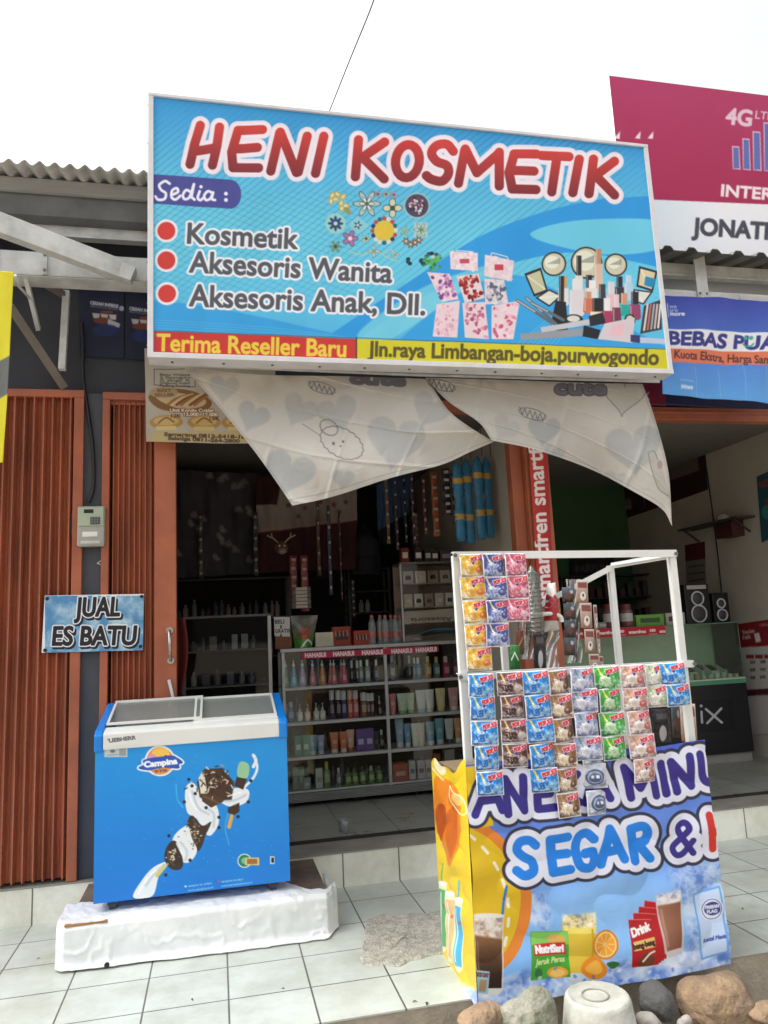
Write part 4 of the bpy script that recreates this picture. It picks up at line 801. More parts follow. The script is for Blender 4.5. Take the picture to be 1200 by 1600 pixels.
for i in range(36): x, y = R_.gauss(300, 9), R_.gauss(1306, 10); A.ell(x, y, 1.5, 1.1, R_.choice([(226, 214, 190), (150, 120, 90)]))
for i in range(22): x, y = R_.gauss(270, 5), R_.gauss(1337, 8); A.ell(x, y, 1.3, 1.1, (226, 214, 190))
A.stroke([[(257, 1353), (246, 1367)]], 7, (216, 206, 110))
for L in ([(300, 1236), (310, 1262), (326, 1272)], [(322, 1262), (334, 1272), (334, 1292)], [(282, 1316), (292, 1330), (290, 1344)], [(228, 1384), (244, 1362), (262, 1350)], [(352, 1252), (368, 1250), (384, 1242)]): A.stroke([spline(L, 5)], 3.2, (186, 200, 216), .8, soft=2)
for L in ([(296, 1240), (300, 1254), (308, 1266)], [(276, 1318), (284, 1334)], [(216, 1396), (230, 1372), (244, 1360)], [(356, 1244), (376, 1238)]): A.stroke([spline(L, 5)], 2.4, (252, 253, 255), .9, soft=1)
A.stroke([spline([(262, 1330), (264, 1342), (272, 1352)], 5)], 2, (110, 90, 76), .8, soft=1); A.stroke([spline([(303, 1280), (306, 1300), (302, 1322)], 5)], 2.5, (112, 90, 74), .7, soft=1); A.stroke([spline([(318, 1244), (332, 1250), (342, 1256)], 5)], 3, (120, 92, 72), .7, soft=1)
for x, y in ((295, 1218), (305, 1240), (288, 1253), (388, 1253), (264, 1306), (372, 1276), (342, 1277), (342, 1293), (297, 1344), (322, 1262), (259, 1367), (392, 1220), (300, 1228)): A.ell(x, y, 2.6, 2.6, (34, 34, 44))
for i in range(40): x, y = R_.gauss(320, 40), R_.gauss(1290, 50); A.ell(x, y, .8, .8, (120, 210, 240), .7)
A.ell(382, 1345, 11, 11, (236, 240, 236)); A.ell(382, 1345, 9.5, 9.5, (30, 130, 90)); A.ell(382, 1345, 5, 5, (120, 190, 160)); A.rect(383, 1340, 405, 1352, (226, 200, 130)); A.rect(386, 1342, 402, 1350, (160, 110, 50)); A.rect(422, 1338, 429, 1350, (210, 220, 226)); A.rect(424, 1340, 428, 1348, (20, 24, 30))
for i in range(46):
    x, y = R_.uniform(145, 455), R_.uniform(1180, 1405); a_ = R_.gauss(.2, .5); l_ = R_.uniform(3, 16); A.stroke([[(x, y), (x+l_*math.cos(a_), y+l_*math.sin(a_))]], .7, R_.choice([(150, 190, 226), (10, 80, 160)]), .35)
A.text('campina ice cream', (294, 1386), (331, 1381), 3.2, (226, 240, 250)); A.text('campinaicecream', (346, 1379), (380, 1375), 3.2, (226, 240, 250)); A.text('www.campina.co.id', (294, 1393), (333, 1388), 3.2, (226, 240, 250)); A.text('www.icecreamstore.co.id', (346, 1386), (394, 1380), 3.2, (226, 240, 250)); A.ell(290, 1385, 1.5, 1.5, (226, 240, 250)); A.ell(342, 1377, 1.5, 1.5, (226, 90, 120))
print_on('printed_front', [(FX0+0.002, YFr, zr0), (FX1-0.002, YFr, zr0), (FX1-0.002, YFr, ZB0), (FX0+0.002, YFr, ZB0)], A, 340, 300, paint_mat('freezer_print', 0.3, 0.0, 3, 0.5), fz)
b = MB(); pz = [(YFr-0.012, zr0), (YFr-0.012, zr1-0.01), (YFr+0.02, zr1+0.005), (YFr+0.09, zr1+0.02), (YFr+0.09, zr0)]
b.prism(pz, FX0+0.045, FX1-0.045, 'X'); b.build('front_rail', M_fwhite, fz, bevel=0.006)
A = Art(170, 1145, 220, 1170, 3, (224, 226, 222)); A.text('LIEBHERR', (171, 1160), (212, 1155), 5.5, (110, 112, 116), bold=.6)
c1, c2 = W(168, 1150, YFr-0.0125), W(216, 1162, YFr-0.0125); print_on('maker_name', [(c1[0], YFr-0.0135, c1[2]), (c2[0], YFr-0.0135, c1[2]), (c2[0], YFr-0.0135, c2[2]), (c1[0], YFr-0.0135, c2[2])], A, 140, 40, paint_mat('freezer_print', 0.3), fz)
for s_ in (0, 1):
    xa, xb = (FX0-0.004, FX0+0.045) if s_ == 0 else (FX1-0.045, FX1+0.004); b = MB()
    b.prism([(YFr-0.014, zr0-0.01), (YFr-0.014, zr1-0.015), (YFr+0.02, zr1+0.012), (YFb-0.03, zbk+0.01), (YFb+0.004, zbk-0.01), (YFb+0.004, zr0-0.01)], xa, xb, 'X'); b.build('end_cap', M_fblue, fz, bevel=0.008)
b = MB(); b.box(FX0+0.045, FX1-0.045, YFb-0.07, YFb, zr0, zbk+0.005); b.build('rear_rail', M_fwhite, fz, bevel=0.006)
b = MB(); b.box(FX0+0.045, FX1-0.045, YFr+0.09, YFb-0.07, zr0-0.25, zr0-0.24); b.build('tub_floor', mat('freezer_tub', (190, 196, 196), 0.5), fz)
def slope(y): return zr1+0.018+(zbk-zr1-0.02)*(y-YFr-0.09)/(YFb-YFr-0.16)
xm = W(309, 1110, 5.05)[0]; M_lid = glass_mat('freezer_glass', (246, 250, 246), 0.9, 0.19)  # pale diffuse film stands in for sky reflected on the lids
for nme, xa, xb, dz in (('lid', FX0+0.05, xm+0.03, 0.012), ('lid', xm-0.02, FX1-0.05, 0.0)):
    b = MB(); ya, yb = YFr+0.085, YFb-0.065; b.add([(xa, ya, slope(ya)+dz), (xb, ya, slope(ya)+dz), (xb, yb, slope(yb)+dz), (xa, yb, slope(yb)+dz)], [(0, 1, 2, 3)]); lo = b.build(nme, M_lid, fz)
    b = MB(); w = 0.014
    for x in (xa, xb-w): b.add([(x+i*w, y, slope(y)+dz+0.002+k*0.012) for k in (0, 1) for y in (ya, yb) for i in (0, 1)], [(0, 1, 3, 2), (4, 6, 7, 5), (0, 4, 5, 1), (2, 3, 7, 6), (0, 2, 6, 4), (1, 5, 7, 3)])
    for y in (ya, yb-w): b.add([(x, y+i*w, slope(y+i*w)+dz+0.002+k*0.012) for k in (0, 1) for x in (xa+w, xb-w) for i in (0, 1)], [(0, 1, 3, 2), (4, 6, 7, 5), (0, 4, 5, 1), (2, 3, 7, 6), (0, 2, 6, 4), (1, 5, 7, 3)])
    b.build('lid_frame', M_fwhite, lo)
for i, (c, xa, xb) in enumerate((((206, 70, 110), 322, 345), ((226, 200, 70), 346, 372), ((120, 190, 90), 373, 395), ((196, 60, 60), 396, 418))):
    q0, q1 = W(xa, 1135, 4.95), W(xb, 1135, 4.95); b = MB(); b.box(q0[0], q1[0], 4.90, 5.0, zr0-0.238, zr0+0.0); o = b.build('ice_cream_box', mat('ice_box_%s' % 'abcd'[i], c, 0.5, var=0.35, scale=30, rgb2=(230, 226, 200)), bevel=0.003)
    tag(o, ['pink', 'yellow', 'green', 'red'][i]+' ice cream carton seen through the freezer lid', 'carton'); set_origin(o, ((q0[0]+q1[0])/2, 4.95, zr0-0.238))
M_leg = mat('caster_grey', (70, 74, 78), 0.5)
for x, y in ((FX0+0.10, YFr+0.07), (FX1-0.10, YFr+0.07), (FX0+0.10, YFb-0.07), (FX1-0.10, YFb-0.07)):
    b = MB(); b.box(x-0.03, x+0.03, y-0.025, y+0.025, ZB0-0.03, ZB0+0.002); b.tube([(x-0.02, y, 0.245), (x+0.02, y, 0.245)], 0.03, 12); b.build('caster', M_leg, fz)
# plinth with tarpaulin
pl = thing('plinth', (-0.1, 5.0, 0), 'low tiled plinth under the blue freezer, topped with brown board', 'plinth')
b = MB(); b.box(-0.80, 0.60, 4.66, 5.39, 0.001, 0.205); b.build('block', M_conc, pl, bevel=0.01)
b = MB(); b.box(-0.81, 0.615, 4.65, 5.38, 0.206, 0.214); b.build('board', mat('brown_board', (120, 104, 88), 0.85, var=0.4, scale=6, bump=0.2), pl)
b = MB(); q = W(140, 1428, 4.7); b.box(-0.82, -0.60, 4.63, 4.9, 0.215, 0.222); b.build('cardboard', mat('cardboard', (176, 128, 74), 0.85, var=0.25), pl)
# tarp: sheet over the front edge, down the face, and a lip over the tiles, wrapping the right end
nu, nv = 200, 60; n1 = fbm(nv, nu, 16, 61, 4)-0.5; n2 = fbm(nv, nu, 7, 62, 3)-0.5
prof = [(5.02, 0.226), (4.70, 0.228), (4.645, 0.222), (4.625, 0.20), (4.618, 0.10), (4.612, 0.04), (4.60, 0.018), (4.55, 0.008), (4.50, 0.004)]
pt = np.array(prof); s_ = np.concatenate([[0], np.cumsum(np.hypot(*np.diff(pt, axis=0).T))]); P = np.zeros((nv, nu, 3)); rag = fbm(1, nu, 20, 65, 3)[0]; rag2 = fbm(1, nu, 14, 67, 3)[0]
for i in range(nu):
    u = i/(nu-1); x = -0.865+1.545*u; lip = 0.25+0.75*np.clip(u*1.4, 0, 1)*(0.7+0.5*rag[i]); lip *= (1.0 if u < 0.93 else max(0.3, (1-u)/0.07)); t0 = 0.02+0.10*rag2[i]+(0.0 if u < .8 else min(.22, (u-.8)*2.2)); t = np.linspace(t0, s_[-2]+(s_[-1]-s_[-2])*0-0.055*(1-lip), nv)
    P[:, i, 0] = x; P[:, i, 1] = np.interp(t, s_, pt[:, 0]); P[:, i, 2] = np.interp(t, s_, pt[:, 1])
    if u < 0.03: P[:, i, 1] += (0.03-u)*1.2
    if u > 0.95: P[:, i, 1] += (u-0.95)*2.2
face = np.clip((0.21-P[..., 2])/0.1, 0, 1)
rdg = 1-np.clip(np.abs(fbm(nv, nu, 18, 68, 3)-0.5)*14, 0, 1); P[..., 1] -= np.abs(n1)*0.022*face+np.abs(n2)*0.004+rdg*0.007*face; P[..., 2] += rdg*0.003*(1-face); P[..., 2] += n2*0.014*(P[..., 2] > 0.03); P[..., 2] = np.maximum(P[..., 2], 0.004)
b = MB(); b.grid(P); o = b.build('tarpaulin', M_tarp, fix=False); so_ = o.modifiers.new('thickness', 'SOLIDIFY'); so_.thickness = 0.003; so_.offset = 1; tag(o, 'crumpled white tarpaulin draped over the front of the freezer plinth', 'tarpaulin'); set_origin(o, (-0.1, 4.6, 0))
# loose flap at the right end of the tarp
nv2 = 14; Pf = np.zeros((nv2, 20, 3))
for j in range(nv2):
    for i in range(20):
        v = j/(nv2-1); u = i/19; Pf[j, i] = (0.635+0.015*math.sin(v*5+u*4)+0.03*u*v, 4.66+0.30*u, 0.228-0.19*v+0.02*math.sin(u*9))
b = MB(); b.grid(Pf); fl = b.build('flap', M_tarp, o, fix=False)
b = MB(); p = W(167, 1508, 4.56); b.tube([p+[0, -0.004, 0], p+[0, 0.004, 0]], 0.014, 10); b.build('eyelet', M_black, o)

# ================================================================== DOORMAT / RAG ON THE TILES
pts = [(571, 1450), (574, 1436), (584, 1434), (596, 1431), (630, 1431), (668, 1428), (700, 1424), (722, 1432), (716, 1455), (706, 1478), (694, 1490), (676, 1493), (654, 1500), (640, 1502), (624, 1511), (600, 1508), (580, 1511), (566, 1506), (562, 1492), (567, 1470)]
Wp = np.array([WZ(x, y, 0.0)[:2] for x, y in pts]); cen = Wp.mean(0); Q = np.array(spline(Wp, 8, True)); nr = 40; Pm = []
for k in range(nr):
    t = k/(nr-1); ring = cen+(Q-cen)*t; Pm.append(np.concatenate([ring, np.zeros((len(Q), 1))], 1))
Pm = np.array(Pm); Pm = np.concatenate([Pm, Pm[:, :1]], 1); rn = np.random.default_rng(4)
nz = fbm(60, 60, 12, 71, 5); ix = np.clip(((Pm[..., 0]-cen[0]+0.4)/0.8*59).astype(int), 0, 59); iy = np.clip(((Pm[..., 1]-cen[1]+0.4)/0.8*59).astype(int), 0, 59)
Pm[..., 2] = 0.005+0.014*nz[iy, ix]; Pm[-1, :, 2] = 0.001; Pm[-2, :, 2] = 0.006+0.006*nz[iy, ix][-2]
Pm[:-1, :, 2] += rn.normal(0, 0.0016, Pm[:-1, :, 2].shape); Pm[:, -1] = Pm[:, 0]
b = MB(); b.grid(Pm); o = b.build('floor_rag', mat('grey_rag', (204, 200, 186), 0.98, var=0.4, scale=26, bump=1.0, bscale=90), fix=True); tag(o, 'flattened grey cloth lying on the tiles left of the drinks stand', 'cloth'); set_origin(o, (*cen, 0))

# ================================================================== ROCKS AND UPTURNED BUCKET AT THE EDGE
GZ = -0.27
def rock(lab, cx, cy, Y, rx, ry, rz, m, seed, sub=5, amp=0.18):
    c = W(cx, cy, Y); bm = bmesh.new(); bmesh.ops.create_icosphere(bm, subdivisions=sub, radius=1); R_ = np.random.default_rng(seed); K = R_.normal(0, 1, (7, 3))*np.array([1.2, 1.2, 1.2]); ph = R_.random(7)*6.28; K2 = R_.normal(0, 5, (8, 3)); ph2 = R_.random(8)*6.28
    for v in bm.verts:
        p = np.array(v.co); d = 1+amp*np.mean(np.sin(K@p*1.4+ph))*2.4+amp*0.4*np.mean(np.sin(K2@p+ph2))+amp*0.12*np.mean(np.sin(K2@p*3.1+ph2)); v.co = Vector((p[0]*rx*d, p[1]*ry*d, p[2]*rz*d))
    for f in bm.faces: f.smooth = True
    me = bpy.data.meshes.new('rock'); bm.to_mesh(me); bm.free(); me.materials.append(m); o = link_mesh(me, 'rock'); o.location = tuple(c); tag(o, lab, 'rock', 'rocks along the terrace edge'); return o
M_tan = mat('tan_stone', (172, 144, 112), 0.9, var=0.4, scale=7, bump=0.9, bscale=34, rgb2=(112, 96, 80)); M_gry = mat('grey_stone', (104, 104, 102), 0.92, var=0.4, scale=7, bump=0.9, bscale=26); M_moss = mat('mossy_stone', (164, 162, 148), 0.95, scale=5, bump=0.9, bscale=34, rgb2=(104, 106, 84)); M_pale = mat('pale_stone', (176, 170, 160), 0.9, var=0.3, scale=6, bump=0.5)
rock('large tan boulder below the right corner of the drinks stand', 1120, 1572, 3.44, 0.185, 0.14, 0.125, M_tan, 3)
rock('dark grey rock between the upturned pot and the tan boulder', 1030, 1566, 3.46, 0.085, 0.07, 0.085, M_gry, 5)
rock('mossy grey pointed rock left of the upturned pot', 822, 1592, 3.36, 0.115, 0.10, 0.10, M_moss, 8, amp=0.3)
rock('brown rock tucked under the left corner of the drinks stand', 752, 1598, 3.40, 0.11, 0.08, 0.07, M_tan, 12)
rock('small pale stone in front of the dark grey rock', 1015, 1596, 3.36, 0.06, 0.05, 0.04, M_pale, 15, 3)
rock('tiny white stone in front of the tan boulder', 1072, 1598, 3.30, 0.035, 0.03, 0.03, M_pale, 19, 3)
rock('flat brown stone at the right below the terrace edge', 1195, 1585, 3.30, 0.10, 0.08, 0.045, M_tan, 23)
for i in range(60):
    pass
bm = bmesh.new()
RR = np.random.default_rng(77)
vs = []; b = MB()
for i in range(420):
    x = RR.uniform(0.2, 3.6); y = RR.uniform(2.6, 3.62); s_ = RR.uniform(0.006, 0.022); z = -0.268; k = 6
    pr = [(s_*0.8, 0), (s_, s_*0.4), (s_*0.6, s_*0.8), (0.001, s_*0.95)]; b.lathe((x, y, z), pr, k, 0, 1+RR.random()*0.5, 1, cap=False)
o = b.build('gravel', mat('grey_gravel', (150, 142, 130), 0.95, var=0.5, scale=12), kind='stuff', fix=False)
pc = W(933, 1553, 3.36); rt = abs(W(979, 1553, 3.36)[0]-W(889, 1553, 3.36)[0])/2
H_ = pc[2]-GZ; rb = rt*1.36
bu = thing('upturned_pot', (pc[0], pc[1], GZ), 'pale upturned concrete-smeared pot in front of the drinks stand', 'pot')
b = MB(); b.lathe((pc[0], pc[1], GZ), [(rb*1.05, 0), (rb*1.06, 0.012), (rb, 0.02), (rt*1.05, H_-0.02), (rt, H_-0.006), (rt*0.93, H_), (rt*0.9, H_-0.004), (rt*0.55, H_-0.006), (0.001, H_-0.003)], 40, cap=False); b.build('shell', mat('pot_concrete', (196, 196, 186), 0.8, scale=7, bump=0.35, bscale=30, rgb2=(164, 164, 152)), bu)
b = MB(); ring = [(pc[0]-0.01+rt*0.42*math.cos(t), pc[1]+rt*0.42*math.sin(t), GZ+H_-0.003) for t in np.linspace(0, 2*math.pi, 25)]; b.tube(ring, 0.0045, 6, cap=False); b.build('base_ring', mat('pot_ring', (150, 148, 140), 0.8), bu)

# ================================================================== DRINKS STAND
YD, YDb = 3.57, 4.17
ds = thing('drinks_stand', (1.8, 3.9, 0), 'drinks stand wrapped in a printed banner reading SEGAR, with a white frame', 'stand')
def ice(A, reg, c0=(120, 158, 226), c1=(222, 232, 246), seed=1, al=1.0, soft=6, cell=26):
    n = fbm(A.h, A.w, cell*A.k, seed, 4); n2 = fbm(A.h, A.w, cell*0.7*A.k, seed+9, 3); r = 1-np.abs(n2-0.5)*9
    C = mixc(c0, c1, np.clip((n-0.32)*2.6, 0, 1)[..., None]); C = mixc(C, (70, 104, 190), (np.clip((0.42-n)*5, 0, 1)*0.6)[..., None]); C = mixc(C, (240, 244, 252), (np.clip(r, 0, 1)*0.5)[..., None])
    B_ = A.a.copy(); A.a[:] = 0; A.poly(reg, (255, 255, 255), 1, soft=soft); m = A.a[..., :1]/255*al; A.a = B_*(1-m)+C*m
A = Art(712, 1130, 1152, 1592, 1.3, (90, 140, 230))
A.a[:] = mixc((70, 96, 205), (132, 186, 244), np.clip((A.Y-1170+(A.X-900)*0.15)/260, 0, 1)[..., None]); A.ell(960, 1420, 110, 60, (150, 200, 248), .5, 0, 40); A.noise(80, 5, 91)
ice(A, [(712, 1560), (740, 1545), (800, 1520), (860, 1500), (960, 1500), (1060, 1480), (1152, 1460), (1152, 1600), (712, 1600)], seed=101, soft=10)
ice(A, [(1040, 1360), (1090, 1340), (1152, 1330), (1152, 1490), (1080, 1490), (1060, 1420)], seed=103, al=.75, soft=14, cell=18)
ice(A, [(820, 1390), (850, 1395), (862, 1430), (850, 1460), (826, 1440)], seed=105, al=.7, soft=8, cell=16)
# fruit disc at the left
A.ell(690, 1411, 139, 139, (222, 130, 50)); A.ell(688, 1411, 124, 126, (222, 186, 34)); A.poly([(712, 1200), (755, 1195), (770, 1290), (712, 1300)], (222, 186, 34))
for x, y, a_ in ((721, 1222, 1.1), (736, 1307, .7), (757, 1328, .85), (774, 1353, 1.05), (786, 1380, 1.25), (793, 1410, 1.5), (793, 1440, 1.65), (789, 1470, 1.8)): A.stroke([[(x-6*math.cos(a_), y-6*math.sin(a_)), (x+6*math.cos(a_), y+6*math.sin(a_))]], 5, (240, 236, 214))
ice(A, [(712, 1545), (745, 1535), (790, 1530), (820, 1525), (830, 1600), (712, 1600)], seed=107, soft=8)
# iced coffee glass
A.stroke([[(782, 1436), (790, 1384)]], 4, (40, 120, 210)); A.poly([(738, 1428), (786, 1428), (785, 1545), (778, 1552), (745, 1552), (740, 1545)], (226, 222, 214), .9)
A.poly([(741, 1456), (784, 1456), (783, 1542), (745, 1542)], lambda X, Y: mixc((150, 104, 66), (52, 32, 22), np.clip((Y-1450)/70, 0, 1)[..., None])); ice(A, [(740, 1432), (784, 1432), (784, 1466), (740, 1460)], (190, 150, 116), (240, 236, 228), 109, .9, 3, 8); A.ell(762, 1429, 24, 4, (240, 240, 240), .8); A.stroke([[(745, 1470), (748, 1535)]], 2.5, (150, 120, 96), .6)
A.poly([(738, 1514), (764, 1516), (761, 1551), (736, 1548)], (150, 196, 206)); A.text('GOOD DAY', (738, 1523), (762, 1525), 6, (110, 40, 40), bold=.5); A.poly([(748, 1528), (760, 1529), (757, 1548), (746, 1546)], (170, 140, 110))
# juice sachet, glass, oranges
A.poly([(877, 1440), (920, 1436), (928, 1450), (930, 1515), (884, 1520)], (226, 190, 50), .95); A.poly([(878, 1432), (930, 1430), (929, 1455), (880, 1458)], (240, 220, 110)); ice(A, [(878, 1428), (930, 1424), (930, 1446), (880, 1448)], (226, 200, 110), (246, 244, 230), 111, .9, 3, 8); A.stroke([[(884, 1450), (888, 1510)]], 3, (246, 226, 130)); A.stroke([[(923, 1450), (926, 1508)]], 3, (210, 160, 30))
A.ell(944, 1474, 20, 23, (222, 130, 30)); A.ell(944, 1474, 17, 20, (240, 214, 150)); A.ell(944, 1474, 15, 17.5, (240, 160, 50))
for i in range(9): t = i*0.698; A.stroke([[(944, 1474), (944+15*math.cos(t), 1474+17*math.sin(t))]], 1, (248, 220, 160))
A.poly(spline([(906, 1516), (912, 1500), (930, 1492), (946, 1508), (944, 1522), (925, 1528)], 6, True), (232, 140, 34)); A.poly(spline([(912, 1512), (930, 1498), (940, 1512), (930, 1520)], 6, True), (244, 180, 70)); A.poly(spline([(946, 1504), (956, 1500), (966, 1504), (956, 1512)], 6, True), (50, 110, 50))
A.poly([(828, 1455), (886, 1454), (890, 1526), (827, 1530)], (70, 164, 50)); A.poly([(829, 1456), (886, 1455), (887, 1474), (829, 1476)], (130, 200, 90)); A.ell(868, 1467, 14, 8, (240, 170, 90), .8); A.poly([(832, 1475), (882, 1471), (883, 1490), (832, 1492)], (200, 36, 40)); A.text('NutriSari', (835, 1488), (879, 1486), 11, (246, 246, 246), bold=1.1); A.text('Jeruk Peras', (834, 1506), (881, 1502), 9, (230, 240, 170), bold=.4, shear=.2); A.ell(870, 1519, 17, 9, (240, 166, 50)); A.ell(870, 1520, 12, 6, (246, 200, 110)); A.ell(839, 1519, 6, 8, (40, 110, 60))
# red sachets and chocolate cup
for i, (dx, dy) in enumerate(((26, -30), (17, -20), (8, -10), (0, 0))): A.poly([(980+dx, 1437+dy), (1016+dx, 1437+dy*0.9), (1026+dx*0.5, 1505+dy*.3), (984+dx*.6, 1510+dy*.3)], (190-i*3, 28, 36)); A.stroke([[(980+dx, 1437+dy), (1016+dx, 1437+dy*.9)]], 1.2, (230, 120, 120))
A.text('Drink', (985, 1463), (1014, 1452), 12, (244, 240, 236), bold=1.0, shear=.2); A.poly([(985, 1470), (1019, 1462), (1020, 1477), (986, 1484)], (226, 190, 110)); A.text('beng-beng', (986, 1481), (1019, 1473), 8, (60, 30, 24), bold=.6); A.poly(spline([(992, 1506), (1004, 1486), (1018, 1494), (1014, 1506)], 5, True), (110, 60, 40)); A.stroke([spline([(1000, 1500), (1010, 1488), (1018, 1484)], 4)], 3, (236, 226, 210))
A.poly([(1022, 1408), (1060, 1398), (1066, 1480), (1060, 1490), (1044, 1495), (1036, 1488)], (214, 206, 206), .9); A.poly([(1025, 1412), (1059, 1404), (1063, 1478), (1040, 1485)], lambda X, Y: mixc((166, 116, 92), (140, 92, 72), np.clip((X-1025)/35, 0, 1)[..., None])); ice(A, [(1022, 1396), (1058, 1386), (1060, 1404), (1024, 1414)], (200, 190, 190), (246, 246, 248), 113, .95, 3, 7); A.stroke([[(1031, 1420), (1041, 1476)]], 4, (196, 150, 126), .7)
# milk sachet
A.poly([(1081, 1396), (1122, 1386), (1134, 1486), (1096, 1497)], (196, 216, 246)); A.stroke([[(1081, 1396), (1122, 1386), (1134, 1486), (1096, 1497), (1081, 1396)]], 3, (110, 170, 230)); A.ell(1110, 1420, 17, 18, (226, 232, 246)); A.stroke([arc(1110, 1420, 14.5, 16, 0, 360)], 1.2, (70, 90, 150)); A.poly(spline([(1100, 1414), (1110, 1408), (1120, 1412), (1122, 1424), (1112, 1430), (1101, 1426)], 4, True), (56, 70, 140)); A.text('FRISIAN', (1101, 1420), (1120, 1417), 5, (236, 240, 250), bold=.5); A.text('FLAG', (1104, 1427), (1118, 1425), 5, (236, 240, 250), bold=.5); A.text('Kental Manis', (1098, 1472), (1130, 1464), 6, (50, 70, 150), bold=.3, shear=.25)
for i in range(26): A.ell(R_.uniform(840, 1130), R_.uniform(1505, 1560), 3.5, 2.6, R_.choice([(70, 104, 190), (240, 244, 252), (90, 130, 210)]), .6, R_.random()*3)
# bubble lettering
L1 = [[(742, 1273), (765, 1217)], [(765, 1217), (783, 1266)], [(750, 1253), (777, 1249)], [(792, 1272), (788, 1218)], [(788, 1218), (818, 1266)], [(818, 1266), (816, 1214)], [(836, 1218), (840, 1263)], [(836, 1218), (860, 1215)], [(838, 1240), (858, 1238)], [(840, 1263), (866, 1259)], [(876, 1213), (881, 1258)], [(900, 1209), (879, 1236), (905, 1253)], [(914, 1254), (928, 1203), (952, 1248)], [(919, 1235), (944, 1231)],
      [(985, 1247), (974, 1200), (998, 1230), (1014, 1195), (1024, 1241)], [(1031, 1191), (1040, 1238)], [(1056, 1235), (1047, 1189)], [(1047, 1189), (1079, 1228)], [(1079, 1228), (1075, 1182)], spline([(1092, 1180), (1096, 1212), (1106, 1224), (1122, 1220), (1126, 1200), (1122, 1174)], 5)]
L2 = [spline([(836, 1320), (826, 1313), (812, 1316), (807, 1328), (816, 1338), (830, 1346), (832, 1360), (818, 1367), (806, 1360)], 5), [(884, 1305), (858, 1310), (863, 1362), (889, 1356)], [(860, 1335), (884, 1331)], spline([(926, 1310), (915, 1301), (902, 1306), (897, 1325), (904, 1350), (920, 1354), (927, 1342), (925, 1330)], 5)+[(912, 1332)], [(938, 1350), (951, 1296), (974, 1342)], [(943, 1332), (966, 1327)], [(991, 1345), (984, 1296)]+[tuple(p) for p in spline([(984, 1296), (1003, 1290), (1010, 1302), (1004, 1314), (988, 1318)], 5)], [(994, 1317), (1014, 1340)]]
L3 = [spline([(1082, 1332), (1062, 1304), (1058, 1290), (1068, 1284), (1074, 1294), (1062, 1308), (1050, 1322), (1056, 1334), (1068, 1330), (1080, 1312)], 6)]
L4 = [[(1106, 1275), (1111, 1326)], [(1132, 1272), (1136, 1322)], [(1108, 1301), (1134, 1297)]]
for Ls, wd_, c in ((L1, 12.5, (54, 44, 134)), (L2, 14.5, (28, 128, 226)), (L3, 9.5, (54, 44, 134)), (L4, 12, (206, 50, 40))): A.stroke(Ls, wd_+30, (50, 52, 74))
for Ls, wd_, c in ((L1, 12.5, (54, 44, 134)), (L2, 14.5, (28, 128, 226)), (L3, 9.5, (54, 44, 134)), (L4, 12, (206, 50, 40))): A.stroke(Ls, wd_+20, (222, 226, 242)); A.stroke(Ls, wd_, c)
M_wrap = paint_mat('stand_banner', 0.35, 0.35, 4.0, 0.4)
def wb(u, v):
    d = 0.012*np.sin(u*9+v*5)*np.sin(v*3)+0.007*np.sin(u*23-v*11)+0.005*np.sin(u*5+v*31)+0.018*v*v*np.sin(u*6+1); z = 0.006*np.sin(u*14)*(1-v)-0.004*np.sin(u*17)*v; return np.stack([0*d, -0.004-np.abs(d), z], -1)
TLd, TRd, BRd, BLd = W(727, 1196, YD), W(1099, 1157, YD), W(1140, 1506, YD), W(746, 1577, YD)
print_on('banner_front', [TLd, TRd, BRd, BLd], A, 470, 430, M_wrap, ds, bulge=wb)
A = Art(655, 1175, 770, 1592, 1.3, (226, 194, 40)); A.noise(26, 10, 121)
A.poly(spline([(680, 1222), (698, 1216), (716, 1228), (722, 1270), (718, 1320), (708, 1352), (700, 1344), (692, 1312), (683, 1300), (678, 1258)], 6, True), (222, 130, 34)); A.poly(spline([(682, 1262), (696, 1258), (699, 1290), (692, 1314), (684, 1298)], 6, True), (176, 80, 28)); A.poly(spline([(700, 1270), (717, 1262), (714, 1318), (708, 1342), (702, 1320)], 6, True), (196, 100, 30)); A.stroke([spline([(672, 1200), (682, 1214), (694, 1218)], 6), spline([(703, 1226), (722, 1246), (730, 1268), (722, 1272), (706, 1250), (703, 1226)], 6)], 1.8, (240, 230, 190)); A.ell(688, 1202, 9, 10, (238, 232, 206), .9); A.ell(716, 1248, 6, 12, (236, 214, 150), .6, -.4)
for cx, y0_, y1_, c in ((692, 1376, 1482, (86, 166, 100)), (705, 1392, 1500, (222, 184, 126)), (718, 1402, 1514, (64, 166, 210))):
    A.stroke([[(cx, y0_-26), (cx, y0_+4)]], 2, c); A.poly([(cx-7, y0_), (cx+7, y0_+3), (cx+6, y1_), (cx+3, y1_+6), (cx-4, y1_+2), (cx-6, y1_-8)], (236, 238, 226), .8); A.poly([(cx-6, y0_+12), (cx+6, y0_+15), (cx+5, y1_-2), (cx-4, y1_-6)], c, .95); A.stroke([[(cx-3, y0_+18), (cx-2, y1_-12)]], 1.6, (244, 248, 244), .8); A.ell(cx, y0_+4, 6, 4, (244, 246, 240), .9); A.ell(cx+2, y0_+40, 2.5, 3, (206, 80, 60), .8)
ice(A, [(655, 1480), (690, 1492), (722, 1535), (770, 1560), (770, 1600), (655, 1600)], seed=123, soft=8, cell=14)
def wb2(u, v):
    d = 0.010*np.sin(v*7+u*4)*np.sin(u*3.1)+0.006*np.sin(v*19-u*6)+0.004*np.sin(v*40+u*9); z = (0.028*np.sin(u*6.5+0.6)+0.012*np.sin(u*15))*np.clip(1-v*6, 0, 1); return np.stack([-np.abs(d)*np.sin(np.pi*np.clip(u, 0, 1))**0.5, 0*d, z], -1)
bkT, bkB = W(674, 1196, YDb), W(692, 1494, YDb)
